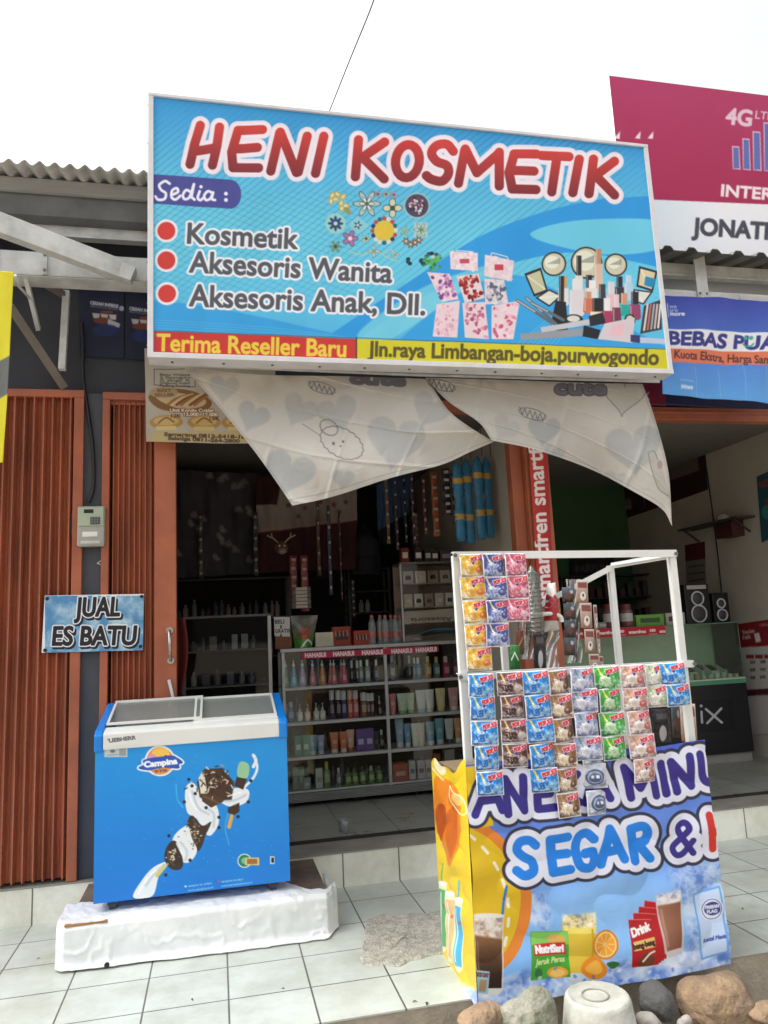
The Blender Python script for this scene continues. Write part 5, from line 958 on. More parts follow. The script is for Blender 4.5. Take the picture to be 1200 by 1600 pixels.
print_on('banner_side', [bkT, TLd+[0, -0.004, 0.0], BLd+[0, -0.004, 0.0], bkB], A, 130, 330, M_wrap, ds, bulge=wb2)
xr = TRd[0]; b = MB(); b.box(TLd[0]+0.03, xr-0.03, YD+0.03, YDb-0.03, 0.965, 0.985); b.build('counter_board', mat('ply_board', (150, 128, 100), 0.7, var=0.25, scale=4, stretch=(1, 6, 1)), ds)
b = MB(); b.box(xr-0.02, xr-0.012, YD+0.02, YDb, 0.01, 0.97); b.box(TLd[0]+0.03, xr-0.03, YDb-0.01, YDb, 0.01, 0.96); b.build('cabinet_shell', mat('ply_panel', (170, 150, 120), 0.7, var=0.2), ds)
# white slotted-angle frame
def post(p, q, w=0.036, nm='frame_post'):
    b = MB(); p = np.array(p, float); q = np.array(q, float)
    b.bar(p, q, w, 0.004, up=(0, 1, 0.001)); t = (q-p)/np.linalg.norm(q-p); sd_ = np.cross(t, (0, 1, 0)); b.bar(p+sd_*(w/2-0.002)+[0, w/2, 0], q+sd_*(w/2-0.002)+[0, w/2, 0], 0.004, w-0.006, up=(0, 1, 0.001)); return b.build(nm, M_white, ds)
fl_, fr_ = W(713, 868, 3.60), W(1051, 866, 3.60)
post((fl_[0], 3.60, 0.02), fl_); post((fr_[0]-0.005, 3.60, 0.02), fr_)
post(fl_+[-0.02, -0.008, 0.0], fr_+[0.02, -0.008, 0.004], 0.038, 'frame_rail')
lb0, lb1 = W(716, 1058, 3.592), W(1084, 1037, 3.592); post(lb0+[0, -0.0, 0], lb1, 0.036, 'frame_rail')
kr = W(955, 884, 4.15); kl = W(787, 985, 4.15); post((kr[0], 4.15, 0.98), kr, 0.034); post((kl[0], 4.15, 0.98), kl, 0.034)
post(fr_+[-0.005, 0.01, -0.005], kr, 0.034, 'frame_rail'); post(kr+[0, -0.01, -0.01], W(800, 968, 4.14), 0.032, 'frame_rail'); bq = MB(); bq.tube([W(q_[0], q_[1], 4.0) for q_ in spline([(806, 958), (830, 961), (862, 959), (876, 964), (878, 972)], 5)], 0.012, 8); bq.build('hanging_pipe', M_white, ds); post(fl_+[0.01, 0.01, -0.0], W(787, 985, 4.15), 0.03, 'frame_rail') if False else None
for p in (fl_+[-0.01, -0.012, 0], fr_+[0.012, -0.012, 0.002], lb0+[0.01, -0.006, 0], lb1+[-0.0, -0.006, 0]): b = MB(); b.tube([p, p+[0, -0.008, 0]], 0.010, 8); b.build('bolt', M_bolt, ds)

# ---- sachet strips
def sachet_mesh(fl):
    nm, bg0, bg1, drink, acc, stick, kind = fl
    A = Art(0, 0, 100, 100, 0.62, bg0); A.a[:] = mixc(bg0, bg1, np.clip((A.Y-20)/80, 0, 1)[..., None]); A.noise(14, 16, abs(hash(nm)) % 100 if False else sum(map(ord, nm)) % 97)
    ice(A, [(0, 62), (40, 70), (100, 60), (100, 100), (0, 100)], tuple(np.array(bg1)*0.8), (236, 240, 246), sum(map(ord, nm)) % 50, .7, 6, 14)
    if kind == 'silver':
        A.ell(52, 52, 36, 32, (70, 84, 120)); A.ell(52, 52, 30, 26, (150, 164, 190)); A.ell(52, 54, 24, 18, (80, 96, 136)); A.rect(36, 44, 48, 56, (220, 226, 236)); A.rect(56, 44, 68, 56, (220, 226, 236)); A.stroke([[(8, 88), (92, 86)]], 3, (120, 130, 150))
    else:
        A.poly(spline([(18, 52), (34, 40), (54, 46), (58, 66), (46, 84), (28, 82), (16, 68)], 5, True), drink); A.ell(36, 46, 16, 8, tuple(np.minimum(255, np.array(drink)*0.5+128))); A.stroke([[(28, 40), (18, 8)]], 7, stick); A.stroke([[(24, 56), (28, 74)]], 4, tuple(np.minimum(255, np.array(drink)*0.6+100)))
        rs = random.Random(sum(map(ord, nm)))
        for i in range(16): x, y = rs.uniform(5, 60), rs.uniform(38, 92); A.stroke([spline([(x, y), (x+rs.uniform(-8, 8), y-rs.uniform(2, 9)), (x+rs.uniform(-12, 12), y-rs.uniform(4, 14))], 3)], rs.uniform(1.2, 3), (248, 248, 250), .7)
        for i in range(9): x, y = rs.uniform(55, 96), rs.uniform(44, 90); A.poly([(x-5, y-3), (x+2, y-6), (x+6, y+1), (x-1, y+5)], tuple(np.minimum(255, np.array(drink)*.4+140)), .75)
        for i in range(10): A.ell(rs.uniform(4, 96), rs.uniform(70, 94), rs.uniform(2, 4), rs.uniform(1.5, 3), rs.choice([tuple(np.array(bg1)*.55), (244, 246, 248), drink]), .8)
        A.stroke([[(8, 92), (62, 91)]], 2.5, tuple(np.array(bg1)*.4), .8); A.stroke([[(20, 60), (26, 78), (38, 83)]], 2, tuple(np.array(drink)*.5), .7)
        A.ell(76, 66, 17, 15, acc, .9); A.ell(72, 62, 7, 6, tuple(np.minimum(255, np.array(acc)*0.5+125)))
        A.poly(spline([(44, 34), (58, 12), (84, 6), (99, 8), (99, 30), (80, 28), (60, 36), (50, 46)], 5, True), (44, 48, 112)); A.text('POP ICE', (46, 34), (99, 22), 17, (214, 44, 52), bold=1.5, halo=[(3.4, (244, 240, 246))])
    A.stroke([[(0, 1), (100, 1), (100, 99), (0, 99), (0, 1)]], 6, (232, 234, 238))
    n = 60; P = quad_pts([(-.5, 0, 0), (.5, 0, 0), (.5, 0, -1), (-.5, 0, -1)], n, n, lambda u, v: np.stack([0*u, -0.15*(np.sin(np.pi*u)*np.sin(np.pi*v))**0.6+0.022*np.sin(u*17+v*9+2*np.sin(v*5))*np.sin(np.pi*v)+0.02*np.sin(v*14-u*6)*np.sin(np.pi*u), 0*u], -1))
    g = np.linspace(0, 100, n); C = A.sample(*np.meshgrid(g, g)); o = grid_mesh('sachet', P, C, paint_mat('sachet_foil', 0.25, 0.3, 9.0, 0.6)); me = o.data; bpy.data.objects.remove(o); return me
FL = {'orange': ('orange', (226, 170, 50), (240, 206, 110), (236, 170, 40), (230, 120, 40), (220, 200, 120), ''), 'blueberry': ('blueberry', (60, 76, 150), (96, 112, 180), (130, 150, 210), (70, 80, 150), (220, 200, 130), ''), 'pink': ('pink', (206, 90, 120), (190, 60, 96), (226, 110, 140), (236, 190, 206), (240, 210, 220), ''),
      'blue': ('blue', (40, 140, 220), (20, 110, 200), (30, 120, 210), (120, 190, 236), (226, 206, 110), ''), 'brown': ('brown', (112, 72, 66), (90, 54, 48), (70, 40, 36), (210, 196, 190), (226, 196, 120), ''), 'caramel': ('caramel', (150, 110, 80), (120, 84, 60), (226, 206, 170), (110, 70, 50), (180, 140, 90), ''),
      'lavender': ('lavender', (160, 168, 206), (134, 144, 190), (206, 212, 230), (190, 196, 220), (90, 130, 110), ''), 'green': ('green', (70, 170, 60), (40, 140, 46), (170, 220, 160), (90, 190, 110), (226, 220, 110), ''), 'rose': ('rose', (206, 166, 156), (176, 130, 120), (226, 214, 206), (190, 90, 90), (190, 140, 100), ''), 'cream': ('cream', (206, 206, 186), (190, 196, 170), (232, 232, 220), (170, 196, 150), (150, 190, 110), ''), 'silver': ('silver', (196, 204, 218), (170, 180, 200), (0, 0, 0), (0, 0, 0), (0, 0, 0), 'silver')}
SM = {k: sachet_mesh(v) for k, v in FL.items()}
def strip(kind, tops, wpx, hpx, Y, lab, grp, zo, zs):
    """tops: top-left corner of each sachet in the zoomed photo; zo, zs: that zoom's offset and scale"""
    q = [(zo[0]+x/zs, zo[1]+y/zs) for x, y in tops]; w_, h_ = wpx/zs, hpx/zs; p0 = W(q[0][0]+w_/2, q[0][1], Y)
    st = thing('sachet_strip', p0, lab, 'sachet strip', grp)
    for i, (x, y) in enumerate(q):
        yy = Y-0.004-0.003*(i % 2); c = W(x+w_/2, y, yy); e = W(x+w_/2, y+h_, yy); r_ = W(x+w_, y, yy); l_ = W(x, y, yy)
        o = bpy.data.objects.new('sachet', SM[kind]); COL.objects.link(o); o.parent = st; o.location = tuple(c-p0); wdt, hgt = np.linalg.norm(r_-l_), np.linalg.norm(c-e); o.scale = (wdt, wdt, hgt*1.01)
        o.rotation_euler = (0.05*math.sin(i*2.1), 0.035*math.sin(i*3.3+x), 0.24*math.sin(i*1.7+x*0.37))
    return st
z3, k3 = (680, 840), 4.615; z7, k7 = (700, 1020), 3.0
G1 = 'sachet strips hanging from the stand frame'
strip('orange', [(165, 118), (175, 280), (190, 450), (205, 620), (222, 790)], 180, 172, 3.575, 'yellow-orange drink sachet strip, longest on the top rail of the stand', G1, z3, k3)
strip('blueberry', [(328, 115), (343, 283), (356, 450), (362, 617)], 168, 170, 3.565, 'dark blue drink sachet strip between the orange and pink strips', G1, z3, k3)
strip('pink', [(487, 112), (490, 273), (496, 437)], 175, 168, 3.570, 'pink drink sachet strip at the right of the three top strips', G1, z3, k3)
strip('blue', [(92, 97), (100, 202), (107, 318), (118, 435), (132, 555)], 122, 116, 3.545, 'bright blue drink sachet strip at the left end of the lower rail', G1, z7, k7)
strip('brown', [(228, 88), (238, 197), (245, 310), (252, 425)], 118, 112, 3.56, 'dark brown drink sachet strip between two bright blue ones', G1, z7, k7)
strip('blue', [(342, 83), (355, 195), (363, 305), (373, 425), (382, 540)], 126, 116, 3.545, 'bright blue drink sachet strip between the brown and caramel strips', G1, z7, k7)
strip('caramel', [(460, 80), (470, 193), (480, 306), (490, 425), (497, 540), (505, 655)], 106, 116, 3.55, 'caramel brown drink sachet strip, longest on the lower rail', G1, z7, k7)
strip('silver', [(612, 410), (622, 520), (637, 642)], 112, 116, 3.56, 'pale silver sachet strip hanging below the lavender strip', G1, z7, k7)
strip('lavender', [(562, 70), (572, 165), (582, 278), (592, 390)], 122, 114, 3.545, 'grey lavender drink sachet strip left of the green one', G1, z7, k7)
strip('green', [(682, 62), (697, 165), (706, 278), (716, 390)], 115, 112, 3.55, 'bright green drink sachet strip on the lower rail', G1, z7, k7)
strip('rose', [(803, 55), (818, 163), (832, 270), (846, 382), (860, 495)], 114, 112, 3.545, 'dusty pink drink sachet strip right of the green one', G1, z7, k7)
strip('cream', [(912, 50), (924, 150)], 100, 104, 3.565, 'short cream sachet strip beside the dusty pink one', G1, z7, k7)
strip('blue', [(990, 45), (1018, 146)], 112, 104, 3.55, 'short bright blue sachet strip at the right end of the lower rail', G1, z7, k7)
# goods hung further back in the stand
def packet_mesh(nm, c0, c1, fn):
    A = Art(0, 0, 100, 100, .6, c0); A.a[:] = mixc(c0, c1, (A.Y/100)[..., None]); A.noise(16, 14, len(nm)*7); fn(A); n = 44
    P = quad_pts([(-.5, 0, 0), (.5, 0, 0), (.5, 0, -1), (-.5, 0, -1)], n, n, lambda u, v: np.stack([0*u, -0.14*(np.sin(np.pi*u)*np.sin(np.pi*v))**0.6, 0*u], -1)); g = np.linspace(0, 100, n); o = grid_mesh('packet', P, A.sample(*np.meshgrid(g, g)), paint_mat('sachet_foil', 0.32, 0.3, 9.0, 0.5), back=(0, 0.02, 0)); me = o.data; bpy.data.objects.remove(o); return me
PK1 = packet_mesh('coffee white', (206, 196, 186), (150, 110, 90), lambda A: (A.ell(50, 70, 26, 20, (236, 232, 224)), A.ell(50, 66, 8, 7, (60, 40, 34)), A.rect(10, 8, 90, 34, (130, 66, 60))))
PK2 = packet_mesh('coffee blue', (90, 110, 120), (64, 50, 46), lambda A: (A.poly([(10, 60), (60, 20), (95, 30), (50, 85)], (120, 80, 70)), A.ell(70, 30, 16, 12, (200, 206, 210))))
PK3 = packet_mesh('choc', (130, 70, 50), (90, 44, 34), lambda A: A.stroke([[(20, 70), (80, 30)]], 8, (200, 150, 110)))
PK4 = packet_mesh('green', (40, 120, 50), (30, 90, 40), lambda A: A.stroke([[(20, 60), (50, 30), (80, 60)]], 8, (220, 230, 220)))
PK5 = packet_mesh('black', (36, 34, 38), (24, 22, 26), lambda A: (A.ell(50, 72, 20, 24, (200, 200, 206)), A.rect(20, 12, 80, 30, (90, 84, 90))))
def pstrip(me, lst, lab, Y, grp='packets hung at the back of the stand', rz=0.0):
    p0 = W((lst[0][0]+lst[0][2])/2, lst[0][1], Y); st = thing('packet_strip', p0, lab, 'packet strip', grp)
    for x0, y0, x1, y1 in lst:
        c = W((x0+x1)/2, y0, Y); e = W((x0+x1)/2, y1, Y); o = bpy.data.objects.new('packet', me); COL.objects.link(o); o.parent = st; o.location = tuple(c-p0); w_ = np.linalg.norm(W(x0, y0, Y)-W(x1, y0, Y)); o.scale = (w_, w_, np.linalg.norm(c-e)); o.rotation_euler = (0, 0.05, rz)
pstrip(PK2, [(878, 918, 898, 941), (880, 943, 899, 968), (881, 969, 899, 996), (881, 996, 898, 1024)], 'blue-grey coffee packet strip hung in the back of the stand', 4.05)
pstrip(PK1, [(900, 907, 918, 942), (906, 942, 924, 982), (913, 983, 928, 1020), (920, 1022, 936, 1048)], 'white and brown coffee packet strip hung at the back of the stand', 3.98)
pstrip(PK1, [(925, 945, 934, 985), (930, 985, 938, 1025), (934, 1025, 944, 1050)], 'narrow edge-on coffee packet strip beside the white and brown one', 4.02, rz=.5)
pstrip(PK3, [(804, 985, 819, 1022)], 'single brown packet hanging behind the pink sachets', 4.0, rz=.3)
pstrip(PK4, [(796, 1008, 812, 1046)], 'single green packet hanging low behind the blue sachets', 3.95, rz=-.4)
pstrip(PK5, [(833, 988, 852, 1046)], 'black packet with a pale figure hanging behind the lower rail', 4.0)
pstrip(PK5, [(1018, 1108, 1046, 1160)], 'dark grey packet low in the right half of the stand', 3.9)
pstrip(PK2, [(1048, 1100, 1062, 1152)], 'slim blue packet low beside the stand right post', 3.85)
pstrip(PK1, [(1062, 1100, 1086, 1158)], 'pale packet low against the right post of the stand', 3.8)
# stack of clear cups in a plastic sleeve, snack bag
M_clear = mat('clear_plastic', (235, 238, 236), 0.15, trans=0.85, var=0.05)
c = W(838, 992, 4.0); b = MB(); hh = W(838, 897, 4.0)[2]-c[2]; pr = []
for i in range(14): z = i*hh/14; pr += [(0.040, z), (0.047, z+hh/14*0.85), (0.049, z+hh/14*0.9)]
pr += [(0.02, hh+0.02), (0.004, hh+0.05)]; b.lathe(tuple(c), pr, 14, cap=True); o = b.build('cup_stack', glass_mat('clear_cup', (228, 230, 226), 1.6, .14)); tag(o, 'sleeve of clear plastic cups hung in the middle of the stand', 'cups'); set_origin(o, c)
A = Art(845, 900, 880, 1000, 2, (216, 210, 206)); A.a[:] = mixc((226, 222, 216), (206, 200, 196), ((A.Y-900)/100)[..., None])
for i in range(4):
    for j in range(5):
        if True: A.poly([(852+i*7+(j % 2)*3.5, 934+j*5.5), (855.5+i*7+(j % 2)*3.5, 929+j*5.5), (859+i*7+(j % 2)*3.5, 934+j*5.5), (855.5+i*7+(j % 2)*3.5, 939+j*5.5)], (160, 40, 50))
A.rect(845, 950, 880, 970, (170, 40, 50))
o = print_on('snack_bag', [W(857, 912, 4.03), W(868, 910, 4.03), W(874, 984, 4.03), W(850, 988, 4.03)], A, 50, 110, paint_mat('sachet_foil'), None, bulge=lambda u, v: np.stack([0*u, -0.05*(np.sin(np.pi*u)*np.sin(np.pi*v))**.7, 0*u], -1), back=(0, 0.02, 0)); tag(o, 'pale snack bag with a red diamond pattern beside the clear cups', 'snack bag'); set_origin(o, W(862, 986, 4.03))

for i, (x, y, s_) in enumerate(((648, 1565, .012), (667, 1568, .018), (442, 1545, .010), (526, 1451, .014), (300, 1562, .012), (60, 1498, .010), (1160, 1420, .012))):
    p = WZ(x, y, 0.002); bb_ = MB(); a_ = i*1.3; bb_.add([(p[0]+s_*math.cos(a_)*k+s_*.4*math.sin(a_)*j, p[1]+s_*math.sin(a_)*k-s_*.4*math.cos(a_)*j, 0.002+(.006 if k == 0 else 0)) for k, j in ((-1, 0), (0, 1), (1, 0), (0, -1))], [(0, 1, 2, 3)]); o = bb_.build('dry_leaf', mat('dry_leaf_brown', (92, 74, 56), .9), fix=False); so_ = o.modifiers.new('thickness', 'SOLIDIFY'); so_.thickness = .0015; tag(o, 'tiny dry brown leaf scrap lying on the terrace tiles', 'leaf', 'leaf scraps on the tiles'); set_origin(o, p)

# clear plastic bags hung behind the sachets
M_bag = glass_mat('thin_clear_film', (240, 242, 238), 1.4, .16)
for x0, x1, y0, y1, Y, lab in ((812, 842, 896, 1030, 4.06, 'clear plastic bag of cups hanging left in the back of the stand'), (884, 908, 905, 1036, 4.10, 'clear plastic bag hanging behind the blue-grey coffee strip'), (842, 872, 980, 1052, 4.08, 'short clear plastic bag below the red diamond snack bag')):
    P = np.array([[W(x0+(x1-x0)*u+2*math.sin(v*9), y0+(y1-y0)*v, Y+.03*math.sin(u*7+v*5)-.03*math.sin(math.pi*u)) for u in np.linspace(0, 1, 14)] for v in np.linspace(0, 1, 26)]); bb_ = MB(); bb_.grid(P); o = bb_.build('plastic_bag', M_bag, fix=False); tag(o, lab, 'plastic bag'); set_origin(o, P[-1, 7])

# ================================================================== GLASS SHOWCASE WITH COSMETICS
YC = 6.88
SX0, SX1 = W(441, 1071, YC)[0], 2.38
zT, z1s, z2s, z3s, zB = [W(*q, YC)[2] for q in ((605, 1011), (605, 1065), (605, 1119), (605, 1172), (605, 1224))]
DIV = W(604, 1120, YC)[0]
sc = thing('showcase', ((SX0+SX1)/2, YC+0.22, ZF), 'aluminium framed glass showcase full of cosmetics with a red brand strip', 'showcase')
def alu(nm, x0, x1, y0, y1, z0, z1, m=None, bev=0.002): b = MB(); b.box(x0, x1, y0, y1, z0, z1); return b.build(nm, m or M_alu, sc, bevel=bev)
DP = 0.45; w = 0.028
for x in (SX0, DIV, SX1-w): alu('upright', x, x+w, YC, YC+w, zB-0.02, zT-0.001)
for x in (SX0, SX1-w): alu('upright', x, x+w, YC+DP-w, YC+DP, ZF+0.02, zT-0.001)
alu('top_frame', SX0-0.01, SX1+0.01, YC-0.003, YC+DP, zT, zT+0.03)
for z in (z1s, z2s, z3s):
    alu('shelf', SX0+0.003, SX1-0.003, YC+0.004, YC+DP-0.03, z-0.008, z, mat('shelf_glass_white', (170, 176, 176), 0.3))
    for xa, xb in ((SX0+w, DIV), (DIV+w, SX1-w)): alu('shelf_edge', xa, xb, YC+0.0015, YC+w-0.005, z-0.026, z-0.0085)
alu('bottom_shelf', SX0+0.003, SX1-0.003, YC+0.004, YC+DP-0.03, zB-0.016, zB)
b = MB(); nb = 6; zl0 = ZF+0.04; hh = (zB-0.02-zl0)/nb
for i in range(nb): b.prism([(YC-0.004, zl0+i*hh), (YC-0.010, zl0+i*hh+hh*0.25), (YC-0.010, zl0+i*hh+hh*0.7), (YC-0.002, zl0+(i+1)*hh-0.001), (YC+0.02, zl0+(i+1)*hh-0.001), (YC+0.02, zl0+i*hh)], SX0-0.01, SX1+0.01, 'X')
b.build('louvred_base', mat('louvre_aluminium', (150, 152, 148), 0.4, metal=0.3, var=0.2, stretch=(0.3, 1, 4)), sc)
alu('base_box', SX0+0.02, SX1-0.02, YC+0.025, YC+DP, ZF+0.05, zB-0.02, mat('showcase_base_dark', (60, 58, 56), 0.7))
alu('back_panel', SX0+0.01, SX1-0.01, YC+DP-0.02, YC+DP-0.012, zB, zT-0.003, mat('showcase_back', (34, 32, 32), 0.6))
for i in range(4): x = SX0+0.05+i*(SX1-SX0-0.1)/3; b = MB(); b.lathe((x, YC+0.06, ZF), [(0.018, 0), (0.018, 0.045)], 10); b.build('foot', M_black, sc)
for xa, xb, yy in ((SX0+w*0.5, DIV+w*0.6, YC+0.020), (DIV+w*0.4, SX1-w*0.5, YC+0.026)): b = MB(); b.box(xa, xb, yy-0.002, yy+0.002, zB, zT-0.002); b.build('glass_pane', M_glass, sc)
A = Art(465, 1000, 700, 1040, 1.6, (176, 44, 70))
for i, x in enumerate((477, 521, 566, 612, 650)): A.text('HANASUI', (x, 1027.5-i*2.1), (x+32, 1026-i*2.1), 6.6, (240, 224, 226), bold=.5)
q0, q1 = W(471, 1021, YC-0.004), W(685, 1011, YC-0.004); zs = W(580, 1020, YC-0.004)[2]
print_on('brand_strip', [(q0[0], YC-0.004, zs+0.032), (q1[0], YC-0.004, zs+0.032), (q1[0], YC-0.004, zs-0.022), (q0[0], YC-0.004, zs-0.022)], A, 330, 40, M_paper, sc, back=(0, 0.003, 0))

def z6(x, y): return 400+x/3.75, 1000+y/3.75
M_cache = {}
def cm(c, rough=0.3, tr=0.0):
    k = (tuple(c), rough, tr)
    if k not in M_cache: M_cache[k] = mat('pack_%d_%d_%d_%d' % (*c, int(tr*10+rough*100)), c, rough, var=0.1, scale=20, trans=tr)
    return M_cache[k]
ORD = ['first', 'second', 'third', 'fourth', 'fifth', 'sixth', 'seventh', 'eighth', 'ninth', 'tenth', 'eleventh', 'twelfth', 'thirteenth', 'fourteenth', 'fifteenth', 'sixteenth']
GC = 'cosmetics inside the glass showcase'
def tint(c): return tuple(int(q*.55+226*.45) for q in c)
def product(kind, x, y, z, w, h, c, c2, lab, cat, grp=GC, c3=(226, 226, 226)):
    p = (x, y, z); t = thing(kind, p, lab, cat, grp); r = w/2; c3 = tint(c)
    if kind == 'spray_bottle':
        b = MB(); b.lathe(p, [(r*0.92, 0), (r, 0.01), (r*0.95, h*0.15), (r*0.72, h*0.42), (r*0.42, h*0.68), (r*0.32, h*0.76)], 18, 0, 1, 0.75); b.build('body', cm(c, .2), t)
        b = MB(); b.lathe((x, y, z+h*0.76), [(r*0.38, 0), (r*0.38, h*0.10), (r*0.18, h*0.11), (r*0.18, h*0.24), (0.001, h*0.245)], 12, cap=False); b.build('pump', cm(c2), t)
        b = MB(); b.box(x-r*0.35, x+r*0.35, y-r*0.73, y-r*0.60, z+h*0.14, z+h*0.36); b.build('label', cm(c3, .5), t)
    elif kind == 'tube':
        b = MB(); n = 16; P = []
        for k in range(9):
            v = k/8; rx, ry = r*(0.80+0.20*v), r*(0.62*(1-v)**0.8+0.03); P.append([(x+rx*math.cos(2*math.pi*i/n), y+ry*math.sin(2*math.pi*i/n), z+h*0.18+h*0.82*v) for i in range(n+1)])
        b.grid(np.array(P)); b.build('body', cm(c, .35), t); b = MB(); b.lathe(p, [(r*0.74, 0), (r*0.76, h*0.17), (r*0.7, h*0.18)], 16, 0, 1, 0.8); b.build('cap', cm(c2), t)
        b = MB(); b.box(x-r*0.45, x+r*0.45, y-r*0.47, y-r*0.40, z+h*0.45, z+h*0.62); b.build('label', cm(c3, .5), t)
    elif kind == 'carton':
        b = MB(); b.box(x-r, x+r, y-r*0.8, y+r*0.8, z, z+h); b.build('box', cm(c, .5), t, bevel=0.002); b = MB(); b.box(x-r*0.6, x+r*0.6, y-r*0.8-0.001, y-r*0.8+0.002, z+h*0.3, z+h*0.55); b.build('label', cm(c2, .5), t)
    elif kind == 'dropper_bottle':
        b = MB(); b.lathe(p, [(r*0.95, 0), (r, 0.005), (r, h*0.5), (r*0.4, h*0.58)], 16); b.build('body', cm(c, .2), t); b = MB(); b.lathe((x, y, z+h*0.58), [(r*0.42, 0), (r*0.42, h*0.14), (r*0.16, h*0.17), (r*0.16, h*0.36), (r*0.3, h*0.38), (r*0.3, h*0.42)], 12); b.build('pump', cm(c2), t)
        b = MB(); b.box(x-r*0.6, x+r*0.6, y-r-0.001, y-r*0.75, z+h*0.1, z+h*0.38); b.build('label', cm(c3, .5), t)
    else:
        cf = 0.72 if kind == 'bottle' else 0.66
        b = MB(); b.lathe(p, [(r*0.94, 0), (r, 0.006), (r, h*cf*0.9), (r*0.5, h*cf)], 16); b.build('body', cm(c, .2), t); b = MB(); b.lathe((x, y, z+h*cf), [(r*(0.5 if kind == 'bottle' else 0.9), 0), (r*(0.5 if kind == 'bottle' else 0.9), h*(1-cf)-0.003), (r*0.4, h*(1-cf))], 14); b.build('cap', cm(c2), t)
        b = MB(); b.box(x-r*0.6, x+r*0.6, y-r-0.001, y-r*0.7, z+h*0.2, z+h*0.5); b.build('label', cm(c3, .5), t)
    return t
def row(shelf_z, items, where, base_y):
    cnt = {}
    for it in items:
        kind, xz, wz, hz, cn, c, c2 = it[:7]; px = 400+xz/3.75; yy = YC+0.10+(0.03 if len(it) > 7 else 0); pc_ = W(px, 1000+base_y(xz)/3.75, yy); wd = wz/3.75*yy/FOC*1.02; ht = hz/3.75*yy/FOC
        key = (cn, kind); i = cnt.get(key, 0); cnt[key] = i+1; n_same = sum(1 for q in items if (q[4], q[0]) == key); nm = kind.replace('_', ' ')
        side = 'left' if xz < 760 else 'right'
        lab = '%s %s%s on the %s, %s half of showcase' % (('' if n_same == 1 else '%s ' % ORD[i]), cn, ' '+nm, where, side); lab = lab.strip()
        product(kind, pc_[0], yy, shelf_z+0.001, wd, ht, c, c2, lab, nm.split()[-1])
W_ = (226, 226, 222); K_ = (36, 34, 38); S_ = (196, 196, 196)
row(z1s, [('spray_bottle', 175, 40, 148, 'sea-green', (90, 160, 140), W_), ('spray_bottle', 222, 42, 148, 'sky-blue', (80, 160, 196), W_), ('spray_bottle', 273, 46, 146, 'lavender', (160, 150, 196), W_), ('spray_bottle', 333, 42, 142, 'rose pink', (206, 130, 140), W_), ('spray_bottle', 390, 44, 138, 'amber', (196, 140, 90), W_), ('spray_bottle', 440, 36, 138, 'salmon', (190, 120, 110), W_, 1), ('spray_bottle', 458, 40, 138, 'coral', (196, 110, 110), W_), ('spray_bottle', 502, 34, 136, 'dull pink', (180, 100, 110), W_, 1), ('spray_bottle', 519, 44, 136, 'deep pink', (196, 90, 116), W_),
          ('slim_bottle', 563, 16, 130, 'thin black', K_, S_), ('slim_bottle', 596, 18, 128, 'thin charcoal', (50, 48, 52), S_), ('bottle', 617, 30, 128, 'smoky grey', (120, 130, 130), W_), ('bottle', 655, 34, 128, 'clear grey', (140, 150, 150), W_), ('bottle', 706, 28, 126, 'dusky grey', (90, 96, 100), W_),
          ('bottle', 800, 40, 146, 'tall clear', (90, 96, 98), S_), ('slim_bottle', 902, 16, 140, 'slim dark', (60, 56, 60), S_), ('bottle', 932, 26, 124, 'steel blue', (70, 120, 150), W_, 1), ('bottle', 953, 36, 124, 'teal blue', (60, 130, 160), W_), ('bottle', 1010, 40, 128, 'gold', (170, 130, 60), (206, 190, 120)), ('bottle', 1060, 40, 122, 'grey-teal', (90, 130, 130), (206, 190, 120)), ('bottle', 1115, 46, 122, 'magenta', (150, 40, 80), (226, 200, 180)), ('bottle', 1170, 36, 120, 'wine red', (110, 30, 50), K_)], 'top shelf', lambda x: 258-x*0.034)
row(z2s, [('bottle', 160, 36, 96, 'navy', (40, 60, 84), K_), ('bottle', 206, 40, 110, 'ocean blue', (60, 110, 150), (150, 180, 196)), ('dropper_bottle', 257, 34, 94, 'milky white', (206, 206, 196), S_), ('dropper_bottle', 303, 34, 94, 'milky white', (206, 206, 196), S_), ('dropper_bottle', 353, 34, 94, 'milky white', (206, 206, 196), S_), ('dropper_bottle', 391, 34, 92, 'milky white', (206, 206, 196), S_),
          ('slim_bottle', 446, 30, 160, 'violet-black', (60, 44, 70), S_), ('slim_bottle', 484, 32, 158, 'jet black', (26, 26, 32), S_), ('slim_bottle', 516, 32, 154, 'indigo', (50, 60, 110), S_), ('slim_bottle', 552, 32, 154, 'orange', (190, 90, 60), (206, 170, 150)), ('slim_bottle', 585, 34, 152, 'pink', (190, 96, 110), (206, 180, 180)), ('slim_bottle', 632, 40, 136, 'brown', (130, 90, 70), S_), ('slim_bottle', 660, 24, 130, 'dark plum', (70, 46, 60), S_), ('slim_bottle', 682, 26, 130, 'maroon', (100, 50, 56), S_), ('dropper_bottle', 725, 28, 110, 'black', K_, S_),
          ('tube', 803, 44, 118, 'pink', (196, 110, 120), (206, 120, 130)), ('tube', 860, 62, 116, 'pale green', (190, 206, 180), (130, 170, 110)), ('tube', 906, 52, 116, 'pale green', (190, 206, 180), (130, 170, 110)), ('tube', 970, 62, 128, 'white and blue', (206, 212, 216), (160, 180, 200)), ('tube', 1021, 54, 128, 'plain white', (214, 216, 214), (190, 196, 196)), ('tube', 1085, 60, 132, 'cream', (220, 206, 150), (206, 190, 130)), ('tube', 1160, 60, 130, 'blush', (206, 150, 150), (220, 200, 190))], 'second shelf', lambda x: 458-x*0.045)
